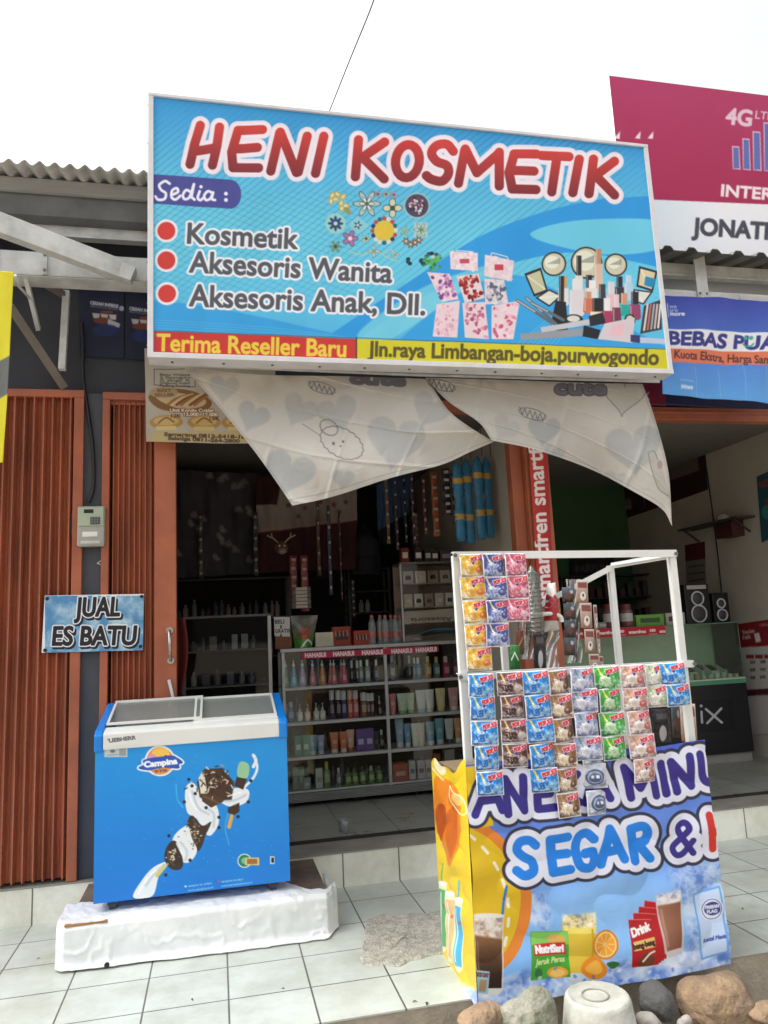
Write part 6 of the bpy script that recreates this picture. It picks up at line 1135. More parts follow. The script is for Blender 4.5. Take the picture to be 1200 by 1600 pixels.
row(z3s, [('carton', 247, 40, 112, 'sea-green', (70, 140, 120), (190, 206, 196)), ('carton', 293, 40, 112, 'sea-green', (70, 140, 120), (190, 206, 196)), ('tube', 335, 48, 106, 'light blue', (120, 160, 180), (190, 206, 210)), ('tube', 381, 46, 102, 'lavender', (150, 150, 186), (196, 190, 206)), ('tube', 460, 52, 112, 'orange', (200, 110, 60), (214, 206, 196)), ('tube', 514, 46, 112, 'orange', (196, 104, 60), (214, 206, 196)), ('tube', 556, 46, 120, 'flowered pink', (206, 160, 140), (150, 60, 60)), ('carton', 613, 50, 120, 'purple', (96, 70, 140), (190, 180, 206)), ('carton', 664, 50, 120, 'purple', (96, 70, 140), (190, 180, 206)), ('carton', 706, 24, 100, 'black', K_, (90, 90, 96)), ('bottle', 738, 28, 106, 'black', K_, S_),
          ('tube', 845, 52, 160, 'white and royal blue', (150, 180, 206), (206, 210, 214)), ('tube', 891, 42, 130, 'small blue', (110, 150, 190), (206, 210, 214)), ('tube', 936, 50, 128, 'pale cream', (206, 206, 190), (196, 196, 180)), ('tube', 972, 44, 128, 'pale cream', (206, 206, 190), (196, 196, 180)), ('tube', 1026, 52, 130, 'teal and white', (110, 170, 186), (206, 212, 212)), ('tube', 1080, 56, 146, 'teal and white', (110, 170, 186), (206, 212, 212)), ('tube', 1137, 54, 140, 'white with black', (206, 208, 204), K_), ('tube', 1188, 44, 140, 'orange and white', (210, 150, 90), W_)], 'third shelf', lambda x: 668-x*0.055)
row(zB, [('carton', 232, 30, 120, 'grey-green', (120, 140, 120), (170, 176, 160)), ('carton', 265, 34, 124, 'sage', (100, 120, 104), (170, 176, 160)), ('carton', 300, 36, 60, 'pale', (150, 160, 156), (190, 196, 190)), ('carton', 370, 38, 104, 'white', (196, 200, 190), (150, 160, 150)), ('bottle', 416, 42, 134, 'yellow-capped green', (120, 140, 80), (190, 186, 80)), ('bottle', 486, 30, 96, 'grey', (130, 130, 124), (190, 190, 186)), ('bottle', 540, 40, 92, 'lime green', (96, 130, 50), (60, 70, 50)), ('bottle', 580, 40, 92, 'lime green', (96, 130, 50), (60, 70, 50)), ('bottle', 625, 42, 92, 'lime green', (96, 130, 50), (60, 70, 50)), ('bottle', 677, 40, 92, 'lime green', (96, 130, 50), (170, 180, 160)), ('bottle', 724, 38, 90, 'lime green', (96, 130, 50), (60, 70, 50)),
         ('carton', 842, 90, 96, 'long orange', (170, 84, 60), (206, 170, 150)), ('carton', 916, 38, 104, 'white', (196, 196, 190), (130, 130, 126)), ('carton', 968, 44, 100, 'pinkish white', (196, 186, 184), (130, 110, 110)), ('carton', 1012, 36, 98, 'cream', (206, 196, 176), (140, 130, 110)), ('carton', 1062, 40, 130, 'dull orange', (150, 84, 60), (90, 50, 40)), ('carton', 1135, 60, 150, 'grey', (150, 146, 140), (190, 186, 180))], 'bottom shelf', lambda x: 880-x*0.062)

# ---- things standing on the showcase
zt = zT+0.031; YT = YC+0.15
def on_top(px0, px1, py0, Y=YT, d=0.14):
    a = W(px0, 1000, Y); b_ = W(px1, 1000, Y); t = W((px0+px1)/2, py0, Y); return a[0], b_[0], t[2]
def box_thing(name, px0, px1, py0, c, lab, cat, Y=YT, d=0.12, zb=None, c2=None, grp=None, part='panel', art=None):
    xa, xb, zt_ = on_top(px0, px1, py0, Y); zb = zt if zb is None else zb; t = thing(name, ((xa+xb)/2, Y+d/2, zb), lab, cat, grp)
    b = MB(); b.box(xa, xb, Y, Y+d, zb, zt_); b.build('carton', cm(c, .6), t, bevel=0.003)
    if art is not None: print_on('printed_face', [(xa+.002, Y-0.001, zt_-.002), (xb-.002, Y-0.001, zt_-.002), (xb-.002, Y-0.001, zb+.002), (xa+.002, Y-0.001, zb+.002)], art, 60, 60, M_paper, t)
    elif c2 is not None: b = MB(); b.box(xa+(xb-xa)*.15, xb-(xb-xa)*.15, Y-0.002, Y+0.001, zb+(zt_-zb)*.3, zb+(zt_-zb)*.7); b.build(part, cm(c2, .5), t)
    return t
A = Art(425, 962, 456, 998, 3, (206, 204, 200)); A.text('BELI', (430, 974.5), (444, 974), 6, (60, 56, 60), bold=.2); A.text('1', (438, 982), (440, 982), 5, (60, 56, 60), bold=.2); A.text('GRATIS', (430, 989), (453, 988), 5.5, (60, 56, 60), bold=.2); A.text('1', (438, 995), (440, 995), 4, (60, 56, 60), bold=.2)
t = box_thing('offer_box', 430, 456, 993, (126, 74, 50), 'brown box carrying a handwritten BELI 1 GRATIS 1 card on the showcase', 'box', c2=None)
print_on('card', [W(428, 964, YT-.01), W(453, 964, YT-.01), W(453, 995, YT-.01), W(429, 994, YT-.01)], A, 80, 100, M_paper, t, back=(0, 0.002, 0))
A = Art(452, 955, 500, 1018, 2, (96, 110, 84)); A.a[:] = mixc((110, 110, 96), (70, 150, 50), np.clip((A.Y-985)/22, 0, 1)[..., None]); A.noise(8, 22, 3); A.ell(475, 990, 9, 9, (170, 80, 60)); A.stroke([spline([(470, 1012), (480, 1000), (490, 1010)], 4)], 3, (220, 226, 216)); A.text('SNACK', (466, 986), (486, 985), 5, (226, 220, 210), bold=.6) if False else None
b_l, b_r = W(461, 1014, YT), W(487, 1012, YT); t_l, t_r = W(453, 962, YT), W(497, 961, YT); zz = zt
o = print_on('snack_bag', [t_l, t_r, (b_r[0], YT, zz), (b_l[0], YT, zz)], A, 70, 80, paint_mat('sachet_foil'), None, bulge=lambda u, v: np.stack([0*u, -0.06*np.sin(np.pi*u)*np.clip(v*1.6, 0, 1), 0*u], -1), back=(0, 0.05, 0)); tag(o, 'green snack bag standing open on the showcase beside the handwritten card', 'snack bag'); set_origin(o, ((b_l[0]+b_r[0])/2, YT, zz))
box_thing('carton_box', 493, 521, 988, (206, 202, 178), 'plain cream carton between the green snack bag and the orange display', 'box', c2=(196, 192, 168))
for px0, px1, py, lab in ((520, 548, 979, 'orange-brown lipstick display box next to the plain cream carton'), (553, 577, 985, 'red-orange lipstick display box next to the water bottles')):
    t = box_thing('display_box', px0, px1, py, (150, 60, 40) if px0 == 520 else (176, 56, 40), lab, 'display box', Y=YT+.02, c2=(60, 30, 28)); 
    xa, xb, zq = on_top(px0+2, px1-2, py+6, YT+.01)
    for i in range(4): x = xa+(xb-xa)*(i+.5)/4; b = MB(); b.lathe((x, YT+0.012, zq-0.055), [(0.007, 0), (0.007, 0.035), (0.005, 0.036), (0.005, 0.055)], 8); b.build('lipstick', cm((200, 150, 130)), t)
M_pet = mat('clear_bottle_plastic', (210, 216, 216), 0.1, trans=0.7, var=.05); M_pink = mat('pink_wrap', (186, 120, 116), .4, var=.3, scale=12)
for i, (px, dy) in enumerate(((582, 0), (595, 0.05), (603, 0), (612, .06), (619, 0), (626, .05))):
    Y = YT+.02+dy; a = W(px, 1000, Y); h = W(px, 961, Y)[2]-zt; t = thing('water_bottle', (a[0], Y, zt), '%s clear water bottle with a pink cap from the left on the showcase' % ORD[i], 'bottle', 'water bottles on the showcase'); r = 0.036
    b = MB(); b.lathe((a[0], Y, zt), [(r*.9, 0), (r, .01), (r*.94, h*.18), (r, h*.24), (r*.94, h*.36), (r, h*.42), (r, h*.66), (r*.9, h*.76), (r*.45, h*.88), (r*.42, h*.92)], 14); b.build('body', M_pet, t); b = MB(); b.lathe((a[0], Y, zt+h*.9), [(r*.48, 0), (r*.48, h*.1)], 12); b.build('cap', cm((190, 110, 110)), t); b = MB(); b.lathe((a[0], Y, zt+h*.2), [(r*1.03, 0), (r*1.03, h*.22)], 14, cap=False); b.build('label', M_pink, t)
# small acrylic cabinet on the showcase
ax0, ax1, az1 = on_top(630, 738, 877, YT-.02); az0 = zt; ac = thing('display_cabinet', ((ax0+ax1)/2, YT+.13, az0), 'small glass cabinet with clear boxes standing on the showcase', 'cabinet')
b = MB(); b.box(ax0, ax1, YT-.02, YT+.28, az1-.02, az1); b.box(ax0, ax1, YT-.02, YT+.28, az0, az0+.012); b.build('top_and_base', mat('cabinet_rim', (120, 112, 104), .4, metal=.4), ac, bevel=.002)
for x in (ax0, ax1-.018): b = MB(); b.box(x, x+.018, YT-.018, YT+.0, az0+.012, az1-.02); b.build('upright', M_alu, ac)
b = MB(); b.box(ax0, ax1, YT+.27, YT+.28, az0+.012, az1-.02); b.build('back_panel', mat('cabinet_back', (150, 130, 116), .6), ac)
hz = az1-az0
for f in (.42, .72): b = MB(); b.box(ax0+.018, ax1-.018, YT-.005, YT+.27, az0+hz*f, az0+hz*f+.008); b.build('shelf', mat('cabinet_shelf', (170, 160, 150), .3), ac)
b = MB(); b.box(ax0+.018, ax1-.018, YT-.012, YT-.008, az0+.012, az1-.02); b.build('glass_pane', M_glass, ac)
GK = 'clear boxes in the small cabinet'
for lv, (f, n, hh, nm) in enumerate(((.72, 5, .17, 'upper'), (.42, 6, .18, 'middle'))):
    for i in range(n):
        x = ax0+.03+(ax1-ax0-.06)*(i+.5)/n; wv = (ax1-ax0-.06)/n*.42; t = thing('trinket_box', (x, YT+.06, az0+hz*f+.008), '%s clear-lidded box from the left on the %s shelf of the small cabinet' % (ORD[i], nm), 'box', GK); b = MB(); b.box(x-wv, x+wv, YT+.03, YT+.10, az0+hz*f+.009, az0+hz*(f+hh)); b.build('case', cm([(206, 194, 182), (222, 218, 210), (170, 154, 142)][i % 3], .12), t, bevel=.004); b = MB(); b.lathe((x, YT+.028, az0+hz*(f+hh*.5)), [(wv*.5, -0.02), (wv*.6, 0), (wv*.4, .02)], 10); b.build('trinket', cm([(110, 90, 80), (226, 220, 206), (70, 60, 60)][(i+lv) % 3]), t)
A = Art(635, 955, 740, 985, 1.5, (190, 178, 166)); A.text('Aksesoris', (706, 964), (642, 966), 6, (110, 90, 80), bold=.3); A.text('Wanita', (690, 972), (642, 974), 6, (110, 90, 80), bold=.3)
print_on('paper_note', [(ax0+.02, YT-.006, az0+hz*.38), (ax1-.02, YT-.006, az0+hz*.40), (ax1-.02, YT-.006, az0+hz*.24), (ax0+.02, YT-.006, az0+hz*.22)], A, 110, 40, M_paper, ac)
b = MB(); P = np.array([[(ax0+.10+u*(ax1-ax0-.12), YT+.02+.1*v, az0+.02+.10*math.sin(u*2.4+.3)*(1-v*.5)) for u in np.linspace(0, 1, 16)] for v in np.linspace(0, 1, 5)]); b.grid(P); o = b.build('plastic_sleeve', cm((90, 150, 180), .2), fix=False); tag(o, 'light blue plastic sleeve folded at the bottom of the small cabinet', 'sleeve'); set_origin(o, ((ax0+ax1)/2, YT+.05, az0+.012)); so_ = o.modifiers.new('thickness', 'SOLIDIFY'); so_.thickness = .004
for i, (px0, px1, c, c2, lab) in enumerate(((634, 646, (120, 40, 36), (226, 210, 200), 'dark red small box with a white mark on top of the small cabinet'), (655, 667, (30, 28, 30), (220, 214, 206), 'black small box nearest the dark red one on top of the small cabinet'), (671, 682, (30, 28, 30), (190, 186, 180), 'black small box in the middle on top of the small cabinet'), (682, 693, (34, 30, 32), (220, 214, 206), 'black small box third along on top of the small cabinet'), (696, 716, (70, 70, 74), (150, 150, 150), 'grey small box at the right on top of the small cabinet'))): box_thing('small_box', px0, px1, 856+i*1.0, c, lab, 'box', Y=YT+.02, d=.08, zb=az1+.001, c2=c2, grp='small boxes on the cabinet')

# ================================================================== GOODS HANGING AND SHELVED IN THE COSMETICS SHOP
def hang_bag(px0, px1, py0, py1, Y, c, band, lab, grp, cat='snack bag'):
    a, e = W((px0+px1)/2, py0, Y), W((px0+px1)/2, py1, Y); h = a[2]-e[2]; r = abs(W(px0, py0, Y)[0]-W(px1, py0, Y)[0])/2; t = thing('snack_bundle', tuple(e), lab, cat, grp); b = MB()
    pr = [(0.001, .004), (r*.8, 0), (r*1.0, h*.08), (r*.92, h*.2), (r*1.05, h*.3), (r*.9, h*.42), (r*.7, h*.5), (r*.95, h*.57), (r*1.04, h*.7), (r*.92, h*.8), (r*.95, h*.9), (r*.5, h*.97), (0.006, h)]; b.lathe(tuple(e), pr, 14, 0, 1, .6, cap=False); o = b.build('foil', mat('snack_foil', (34, 116, 160), .28, scale=30, rgb2=(62, 128, 164), bump=.6, bscale=30), t)
    for f in (.27, .72): b = MB(); b.lathe((e[0], e[1], e[2]+h*f), [(r*1.02, 0), (r*1.03, h*.07)], 14, 0, 1, .62, cap=False); b.build('label_band', cm(band, .4), t)
    b = MB(); b.tube([tuple(a), tuple(a+[0, 0, .25])], .003, 5); b.build('string', M_black, t)
GB = 'snack bundles hanging in the opening'
for i, (x0, x1, y0, y1, l) in enumerate(((713, 729, 722, 846, 'blue snack bundle with yellow bands, leftmost of those hanging by the orange post'), (728, 744, 718, 850, 'blue snack bundle with yellow bands, second of those hanging by the orange post'), (746, 761, 712, 842, 'blue snack bundle with yellow bands, third of those hanging by the orange post'), (760, 774, 714, 840, 'blue snack bundle with yellow bands, closest to the orange post'))): hang_bag(x0, x1, y0, y1, 6.1+.05*(i % 2), (40, 120, 160), (200, 160, 70), l, GB)
def hang_strip(name, px0, px1, py0, py1, Y, c, lab, cat, n=1, c2=None):
    a, e = W(px0, py0, Y), W(px1, py1, Y); t = thing(name, ((a[0]+e[0])/2, Y, e[2]), lab, cat, 'straps and strips hanging in the cosmetics shop')
    b = MB(); zs_ = np.linspace(a[2], e[2], 24); P = np.array([[(x, Y+.012*math.sin(i*.9+k), z) for k, x in enumerate(np.linspace(min(a[0], e[0]), max(a[0], e[0]), 4))] for i, z in enumerate(zs_)]); b.grid(P); o = b.build('strap', cm(c, .4), t, fix=False); o.modifiers.new('thickness', 'SOLIDIFY').thickness = .006
    for i in range(6): z = e[2]+(a[2]-e[2])*(i+.5)/6; x = (a[0]+e[0])/2; b = MB(); b.box(x-abs(a[0]-e[0])*.3, x+abs(a[0]-e[0])*.3, Y-.02, Y-.013, z-.012, z+.012); b.build('buckle' if c2 is None else 'card', cm(c2 or (170, 160, 150), .3), t)
hang_strip('belt', 672, 688, 738, 838, 6.5, (150, 80, 50), 'orange-brown belt strip hanging left of the blue snack bundles', 'belt')
hang_strip('belt', 658, 668, 745, 835, 6.6, (90, 40, 36), 'dark red belt hanging left of the orange-brown one', 'belt')
hang_strip('hair_clip_card', 690, 706, 732, 806, 6.4, (46, 44, 48), 'black card of white hair clips hanging beside the blue snack bundles', 'card', c2=(200, 196, 190))
hang_strip('hair_clip_card', 776, 788, 716, 850, 6.2, (110, 84, 66), 'tan card strip with pale clips hanging at the edge of the orange post', 'card', c2=(200, 190, 176))
hang_strip('belt', 640, 650, 740, 850, 6.7, (60, 40, 50), 'dark plum strap hanging deepest of the belts', 'belt')
hang_strip('accessory_strip', 452, 466, 868, 950, 6.95, (110, 50, 50), 'red trinket strip hanging below the reindeer toy', 'trinket strip', c2=(150, 110, 100))
hang_strip('accessory_strip', 469, 483, 868, 955, 6.92, (120, 56, 56), 'red trinket strip hanging right below the cloth, beside another red strip', 'trinket strip', c2=(160, 120, 110))
hang_strip('accessory_strip', 456, 486, 918, 950, 6.9, (120, 110, 106), 'bunch of grey dangling trinkets above the green snack bag', 'trinket strip', c2=(170, 160, 150))
# reindeer toy
c = W(440, 858, 6.9); rd = thing('reindeer_toy', tuple(c), 'small brown reindeer head toy with antlers hanging in the dark shop', 'toy')
b = MB(); b.lathe(tuple(c-[0, 0, .05]), [(0.001, 0), (.05, .015), (.065, .05), (.055, .09), (.02, .12), (.001, .125)], 14, cap=False); b.build('head', cm((90, 56, 44), .9), rd)
b = MB(); b.lathe(tuple(c+[0, -.055, -.055]), [(0.001, 0), (.035, .012), (.04, .03), (.03, .05), (.001, .06)], 12, cap=False); b.build('muzzle', cm((130, 110, 104), .9), rd)
for s_ in (-1, 1):
    b = MB(); b.tube([c+[.03*s_, 0, .06], c+[.07*s_, 0, .10], c+[.13*s_, 0, .13]], .008, 6); b.tube([c+[.08*s_, 0, .105], c+[.09*s_, 0, .15]], .006, 6); b.build('antler', cm((150, 130, 110), .8), rd); b = MB(); b.lathe(tuple(c+[.022*s_, -.055, .025]), [(0.001, -.01), (.01, 0), (.001, .01)], 8, cap=False); b.build('eye', cm((210, 206, 200)), rd)
# hanging fabrics at the back
def fabric(name, cors, Y, c, lab, fn=None, amp=.04, cat='fabric'):
    P = np.array(cors, float); A = Art(P[:, 0].min()-3, P[:, 1].min()-3, P[:, 0].max()+3, P[:, 1].max()+3, .8, c); A.noise(12, 6, 5); fn and fn(A); o = print_on(name, [W(x, y, Y) for x, y in cors], A, 110, 80, paint_mat('hung_fabric', .9), None, bulge=cloth_bulge(amp, 22), back=(0, .01, 0)); tag(o, lab, cat); set_origin(o, W(*cors[2], Y))
def stars(A):
    for x, y in ((450, 790), (475, 795), (465, 808), (500, 785), (520, 790), (540, 785), (530, 800)): A.poly([(x+5*(1 if i % 2 == 0 else .45)*math.sin(i*.6283), y-5*(1 if i % 2 == 0 else .45)*math.cos(i*.6283)) for i in range(10)], (110, 60, 50))
    A.stroke([[(400, 832), (560, 812)]], 2.5, (170, 130, 120)); A.poly([(400, 834), (560, 814), (560, 900), (400, 900)], (58, 26, 30)); A.poly([(395, 740), (440, 745), (432, 790), (395, 790)], (58, 26, 30))
fabric('hung_cloth', [(400, 745), (556, 760), (556, 890), (400, 895)], 7.6, (140, 130, 122), 'star print cream and dark red cloth hung at the back of the shop', stars)
def blooms(A):
    for i in range(26): x, y = R_.uniform(275, 425), R_.uniform(740, 890); A.ell(x, y, 4, 6, (150, 146, 146), .6, R_.random()*3); A.ell(x+4, y+3, 4, 3, (130, 126, 126), .6)
fabric('hung_cloth', [(262, 735), (432, 742), (424, 895), (262, 905)], 7.75, (62, 60, 66), 'dark floral cloth hung at the back left of the shop', blooms)
fabric('hung_banner', [(588, 758), (640, 735), (640, 800), (590, 830)], 7.6, (60, 84, 120), 'dull blue banner hung at the back right of the shop', None, .02, 'banner')
# backpacks on the rear wall
def backpack(px, py, Y, w, h, c, lab):
    p = W(px, py, Y); t = thing('backpack', tuple(p), lab, 'backpack'); b = MB(); b.lathe(tuple(p), [(w*.42, 0), (w*.5, h*.08), (w*.5, h*.55), (w*.42, h*.82), (w*.2, h*.97), (.001, h)], 16, 0, 1, .55); b.build('body', cm(c, .8), t); b = MB(); b.lathe((p[0], p[1]-w*.2, p[2]+h*.06), [(w*.3, 0), (w*.34, h*.05), (w*.34, h*.3), (w*.28, h*.36)], 14, 0, 1, .5); b.build('pocket', cm(tuple(int(q*.8) for q in c), .8), t); b = MB(); b.tube([p+[-.05, 0, h], p+[0, 0, h+.06], p+[.05, 0, h]], .01, 6); b.build('strap', M_black, t)
backpack(572, 898, 7.9, .34, .46, (40, 42, 56), 'dark blue backpack hanging at the back right of the shop'); backpack(605, 850, 8.1, .2, .5, (36, 36, 42), 'black narrow bag hanging beside the dark blue backpack')
# shelf rack along the rear and left
def rack(name, lab, X0, X1, Y0, Y1, zs_, m, cat='shelf'):
    t = thing(name, ((X0+X1)/2, (Y0+Y1)/2, ZF), lab, cat)
    for x in (X0, X1-.03):
        for y in (Y0, Y1-.03): b = MB(); b.box(x, x+.03, y, y+.03, ZF, zs_[-1]+.02); b.build('upright', m, t)
    for z in zs_: b = MB(); b.box(X0+.002, X1-.002, Y0-.004, Y1+.004, z, z+.018); b.build('shelf', m, t)
    return t
M_rack = mat('dark_rack_steel', (92, 92, 92), .5, var=.2)
rx0, rx1 = W(270, 950, 8.4)[0], W(455, 950, 8.4)[0]; zsr = [W(360, y, 8.4)[2] for y in (1085, 1030, 968, 906)]
rack('shelf_rack', 'dark steel shelf rack at the back left of the cosmetics shop', rx0, rx1, 8.4, 8.75, zsr, M_rack)
gi = 0
for lv, z in enumerate(zsr[:3]):
    x = rx0+.06
    while x < rx1-.08:
        w_ = R_.uniform(.035, .06); h_ = R_.uniform(.10, .22); c = R_.choice([(150, 150, 146), (120, 116, 120), (90, 96, 110), (170, 150, 140), (110, 90, 86), (130, 140, 130)]); gi += 1
        o = MB().lathe((x, 8.5, z+.018), [(w_*.5, 0), (w_*.5, h_*.75), (w_*.25, h_*.8), (w_*.25, h_)], 10).build('jar', cm(c, .4)); tag(o, 'dim jar or bottle on the %s shelf of the dark rear rack' % ('lower', 'middle', 'upper')[lv], 'jar', 'jars on the dark rear rack, %s shelf' % ('lower', 'middle', 'upper')[lv]); set_origin(o, (x, 8.5, z+.018)); x += w_+R_.uniform(.01, .05)
rx0b, rx1b = W(545, 950, 8.6)[0], W(612, 950, 8.6)[0]; zsb = [W(580, y, 8.6)[2] for y in (1020, 958, 925, 890)]
rack('shelf_rack', 'small dark shelf rack behind the water bottles', rx0b, rx1b, 8.6, 8.9, zsb, M_rack)
for i, px in enumerate((565, 575)): p = W(px, 958, 8.65); o = MB().lathe((p[0], 8.65, zsb[1]+.018), [(.03, 0), (.03, .10), (.015, .11), (.015, .14)], 10).build('bottle', cm((190, 190, 186), .3)); tag(o, ('left' if i == 0 else 'right')+' pale bottle of the pair on the small dark rack', 'bottle', 'pale bottles on the small rack'); set_origin(o, (p[0], 8.65, zsb[1]+.018))
# glass case behind the freezer, with a reflection of the street
gx0, gx1 = W(285, 1040, 6.9)[0], W(425, 1040, 6.9)[0]; gz0, gz1 = ZF+.02, W(350, 965, 6.9)[2]; gc = thing('glass_case', ((gx0+gx1)/2, 7.1, ZF), 'dark glass display case behind the freezer at the left of the shop', 'display case')
for x in (gx0, gx1-.03): b = MB(); b.box(x, x+.03, 6.9, 6.93, ZF, gz1); b.build('upright', M_alu if x > gx0 else M_rack, gc)
b = MB(); b.box(gx0, gx1, 6.9, 7.3, gz1, gz1+.02); b.build('top', M_rack, gc); b = MB(); b.box(gx0, gx1, 7.28, 7.3, ZF, gz1); b.build('back_panel', M_dark, gc)
GS = [W(350, y, 7.1)[2] for y in (1072, 1018)]
for z in GS: b = MB(); b.box(gx0+.03, gx1-.03, 6.91, 7.27, z, z+.015); b.build('shelf', M_rack, gc)
b = MB(); b.box(gx0+.03, gx1-.03, 6.91, 6.914, gz0, gz1); b.build('glass_pane', glass_mat('dark_case_glass', (236, 238, 238), .0, 0.0), gc)
for lv, z in enumerate(GS):
    x = gx0+.09
    while x < gx1-.09:
        w_ = R_.uniform(.04, .07); h_ = R_.uniform(.08, .17); c = R_.choice([(150, 150, 150), (110, 106, 112), (130, 120, 116), (170, 168, 160), (96, 100, 112)]); m_ = MB()
        if R_.random() < .5: m_.lathe((x, 7.08, z+.016), [(w_*.5, 0), (w_*.5, h_*.7), (w_*.22, h_*.78), (w_*.22, h_)], 10)
        else: m_.box(x-w_*.5, x+w_*.5, 7.04, 7.12, z+.016, z+.016+h_)
        o = m_.build('cosmetic_item', cm(c, .35)); tag(o, 'dim pale pot or box on the %s shelf of the dark glass case' % ('lower', 'upper')[lv], 'cosmetics', 'goods in the dark glass case, %s shelf' % ('lower', 'upper')[lv]); set_origin(o, (x, 7.08, z+.016)); x += w_+R_.uniform(.015, .06)
# red towel edge behind the shutter panel, glass tumbler on the floor
p = W(283, 965, 5.75); q = W(283, 1085, 5.75); b = MB(); P = np.array([[(p[0]-.05+.10*u*(0.5+.5*math.sin(v*2.6+.5)), 5.75+.03*math.sin(u*5), p[2]+(q[2]-p[2])*v) for u in np.linspace(0, 1, 10)] for v in np.linspace(0, 1, 20)]); b.grid(P); o = b.build('red_cloth', cm((110, 36, 30), .9), fix=False); o.modifiers.new('thickness', 'SOLIDIFY').thickness = .01; tag(o, 'dark red cloth edge showing behind the folded orange shutter', 'cloth'); set_origin(o, q)
c = WZ(538, 1300, ZF); b = MB(); b.lathe(tuple(c), [(.028, 0), (.036, .01), (.038, .09), (.035, .09), (.033, .012), (.001, .008)], 18, cap=False); o = b.build('tumbler', M_pet); tag(o, 'clear glass tumbler standing on the shop floor below the showcase', 'glass'); set_origin(o, c)

# ================================================================== THE PHONE SHOP ON THE RIGHT
YK = 7.0
kx0, kx1 = W(835, 1100, YK)[0], W(1158, 1000, YK)[0]; kz1 = W(1040, 977, YK)[2]; kzg = W(1100, 1064, YK)[2]; kzb = W(1110, 1175, YK)[2]
kt = thing('glass_counter', ((kx0+kx1)/2, YK+.25, ZF), 'black-fronted glass phone counter with red smartfren tape and grey ix letters', 'counter')
b = MB(); b.box(kx0, kx1, YK, YK+.5, ZF+.09, kzg-.045); b.build('base', mat('counter_black', (24, 24, 30), .35, var=.15), kt, bevel=.004)
b = MB(); b.box(kx0+.02, kx1-.01, YK+.03, YK+.48, ZF, ZF+.09); b.build('plinth', mat('counter_plinth', (150, 146, 140), .6), kt)
b = MB(); b.box(kx0-.005, kx1+.005, YK-.008, YK+.5, kzg-.045, kzg-.0); b.build('green_band', mat('counter_green', (84, 146, 112), .4), kt, bevel=.003)
b = MB(); b.box(kx0, kx1, YK+.001, YK+.5, kzg, kzg+.012); b.build('glass_floor', mat('counter_floor', (206, 212, 200), .4), kt)
b = MB(); b.box(kx0, kx1, YK, YK+.5, kz1-.008, kz1); b.build('top_glass', mat('glass_edge_green', (120, 160, 140), .1, trans=.3), kt)
b = MB(); b.box(kx0+.01, kx1-.01, YK+.008, YK+.013, kzg+.012, kz1-.008); b.build('front_glass', glass_mat('counter_glass', (238, 250, 242), .7, .02), kt)
b = MB(); b.box(kx1-.008, kx1-.002, YK+.013, YK+.49, kzg+.012, kz1-.008); b.build('end_glass', _m['counter_glass'], kt)
b = MB(); b.box(kx0, kx1, YK+.47, YK+.475, kzg+.012, kz1-.008); b.build('back_panel', mat('counter_back', (186, 196, 180), .6), kt)
xs_ = W(1040, 990, YK)[0]; A = Art(825, 975, 1045, 1002, 2.2, (186, 40, 50)); 
for x in (834, 884, 934, 983, 1031): A.text('smartfren', (x, 990-(x-983)*.03), (x+26, 988.6-(x-983)*.03), 4.4, (240, 226, 226), bold=.5); A.text('100', (x+33, 987-(x-983)*.03), (x+41, 986.6-(x-983)*.03), 3.6, (240, 226, 226), bold=.5); A.stroke([[(x+31, 991-(x-983)*.03), (x+44, 990.4-(x-983)*.03)]], .8, (240, 210, 210))
print_on('brand_tape', [(kx0, YK-.002, kz1-.001), (xs_, YK-.002, kz1-.001), (xs_, YK-.002, W(1000, 993, YK)[2]), (kx0, YK-.002, W(1000, 993, YK)[2])], A, 360, 40, M_paper, kt)
A = Art(1085, 1085, 1160, 1150, 1.5, (24, 24, 30)); A.stroke([[(1096, 1112), (1097, 1129)], [(1103, 1108), (1128, 1129)], [(1127, 1107), (1105, 1130)]], 3.6, (190, 192, 198)); A.ell(1095.5, 1103, 2.3, 2.3, (190, 192, 198))
p0, p1 = W(1088, 1095, YK-.0015), W(1150, 1140, YK-.0015); print_on('letters', [(p0[0], YK-.0015, p0[2]), (p1[0], YK-.0015, p0[2]), (p1[0], YK-.0015, p1[2]), (p0[0], YK-.0015, p1[2])], A, 90, 70, paint_mat('counter_print', .35), kt)
GP = 'phone boxes in the counter'
for i in range(12):
    fx = i/11; px = 945+fx*190; yy = YK+.16+.12*(i % 2); p = W(px, 1045-20*(i % 2), yy); z = kzg+.013
    t = thing('phone_box', (p[0], yy, z), '%s white phone box from the left lying in the glass counter' % ORD[i], 'phone box', GP); b = MB(); b.prism([(yy, z), (yy+.14, z), (yy+.14, z+.12), (yy, z+.06)], p[0]-.045, p[0]+.045, 'X'); b.build('stand', cm((226, 224, 214), .5), t, bevel=.003); a_ = math.atan2(.06, .14); b = MB(); b.add([(p[0]+sx*.034, yy+.02+ty*.11, z+.0705+ty*.047+k*.008) for k in (0, 1) for ty in (0, 1) for sx in (-1, 1)], [(0, 1, 3, 2), (4, 6, 7, 5), (0, 4, 5, 1), (2, 3, 7, 6), (0, 2, 6, 4), (1, 5, 7, 3)]); b.build('phone', cm((30, 30, 34) if i % 3 else (120, 60, 60), .2), t)
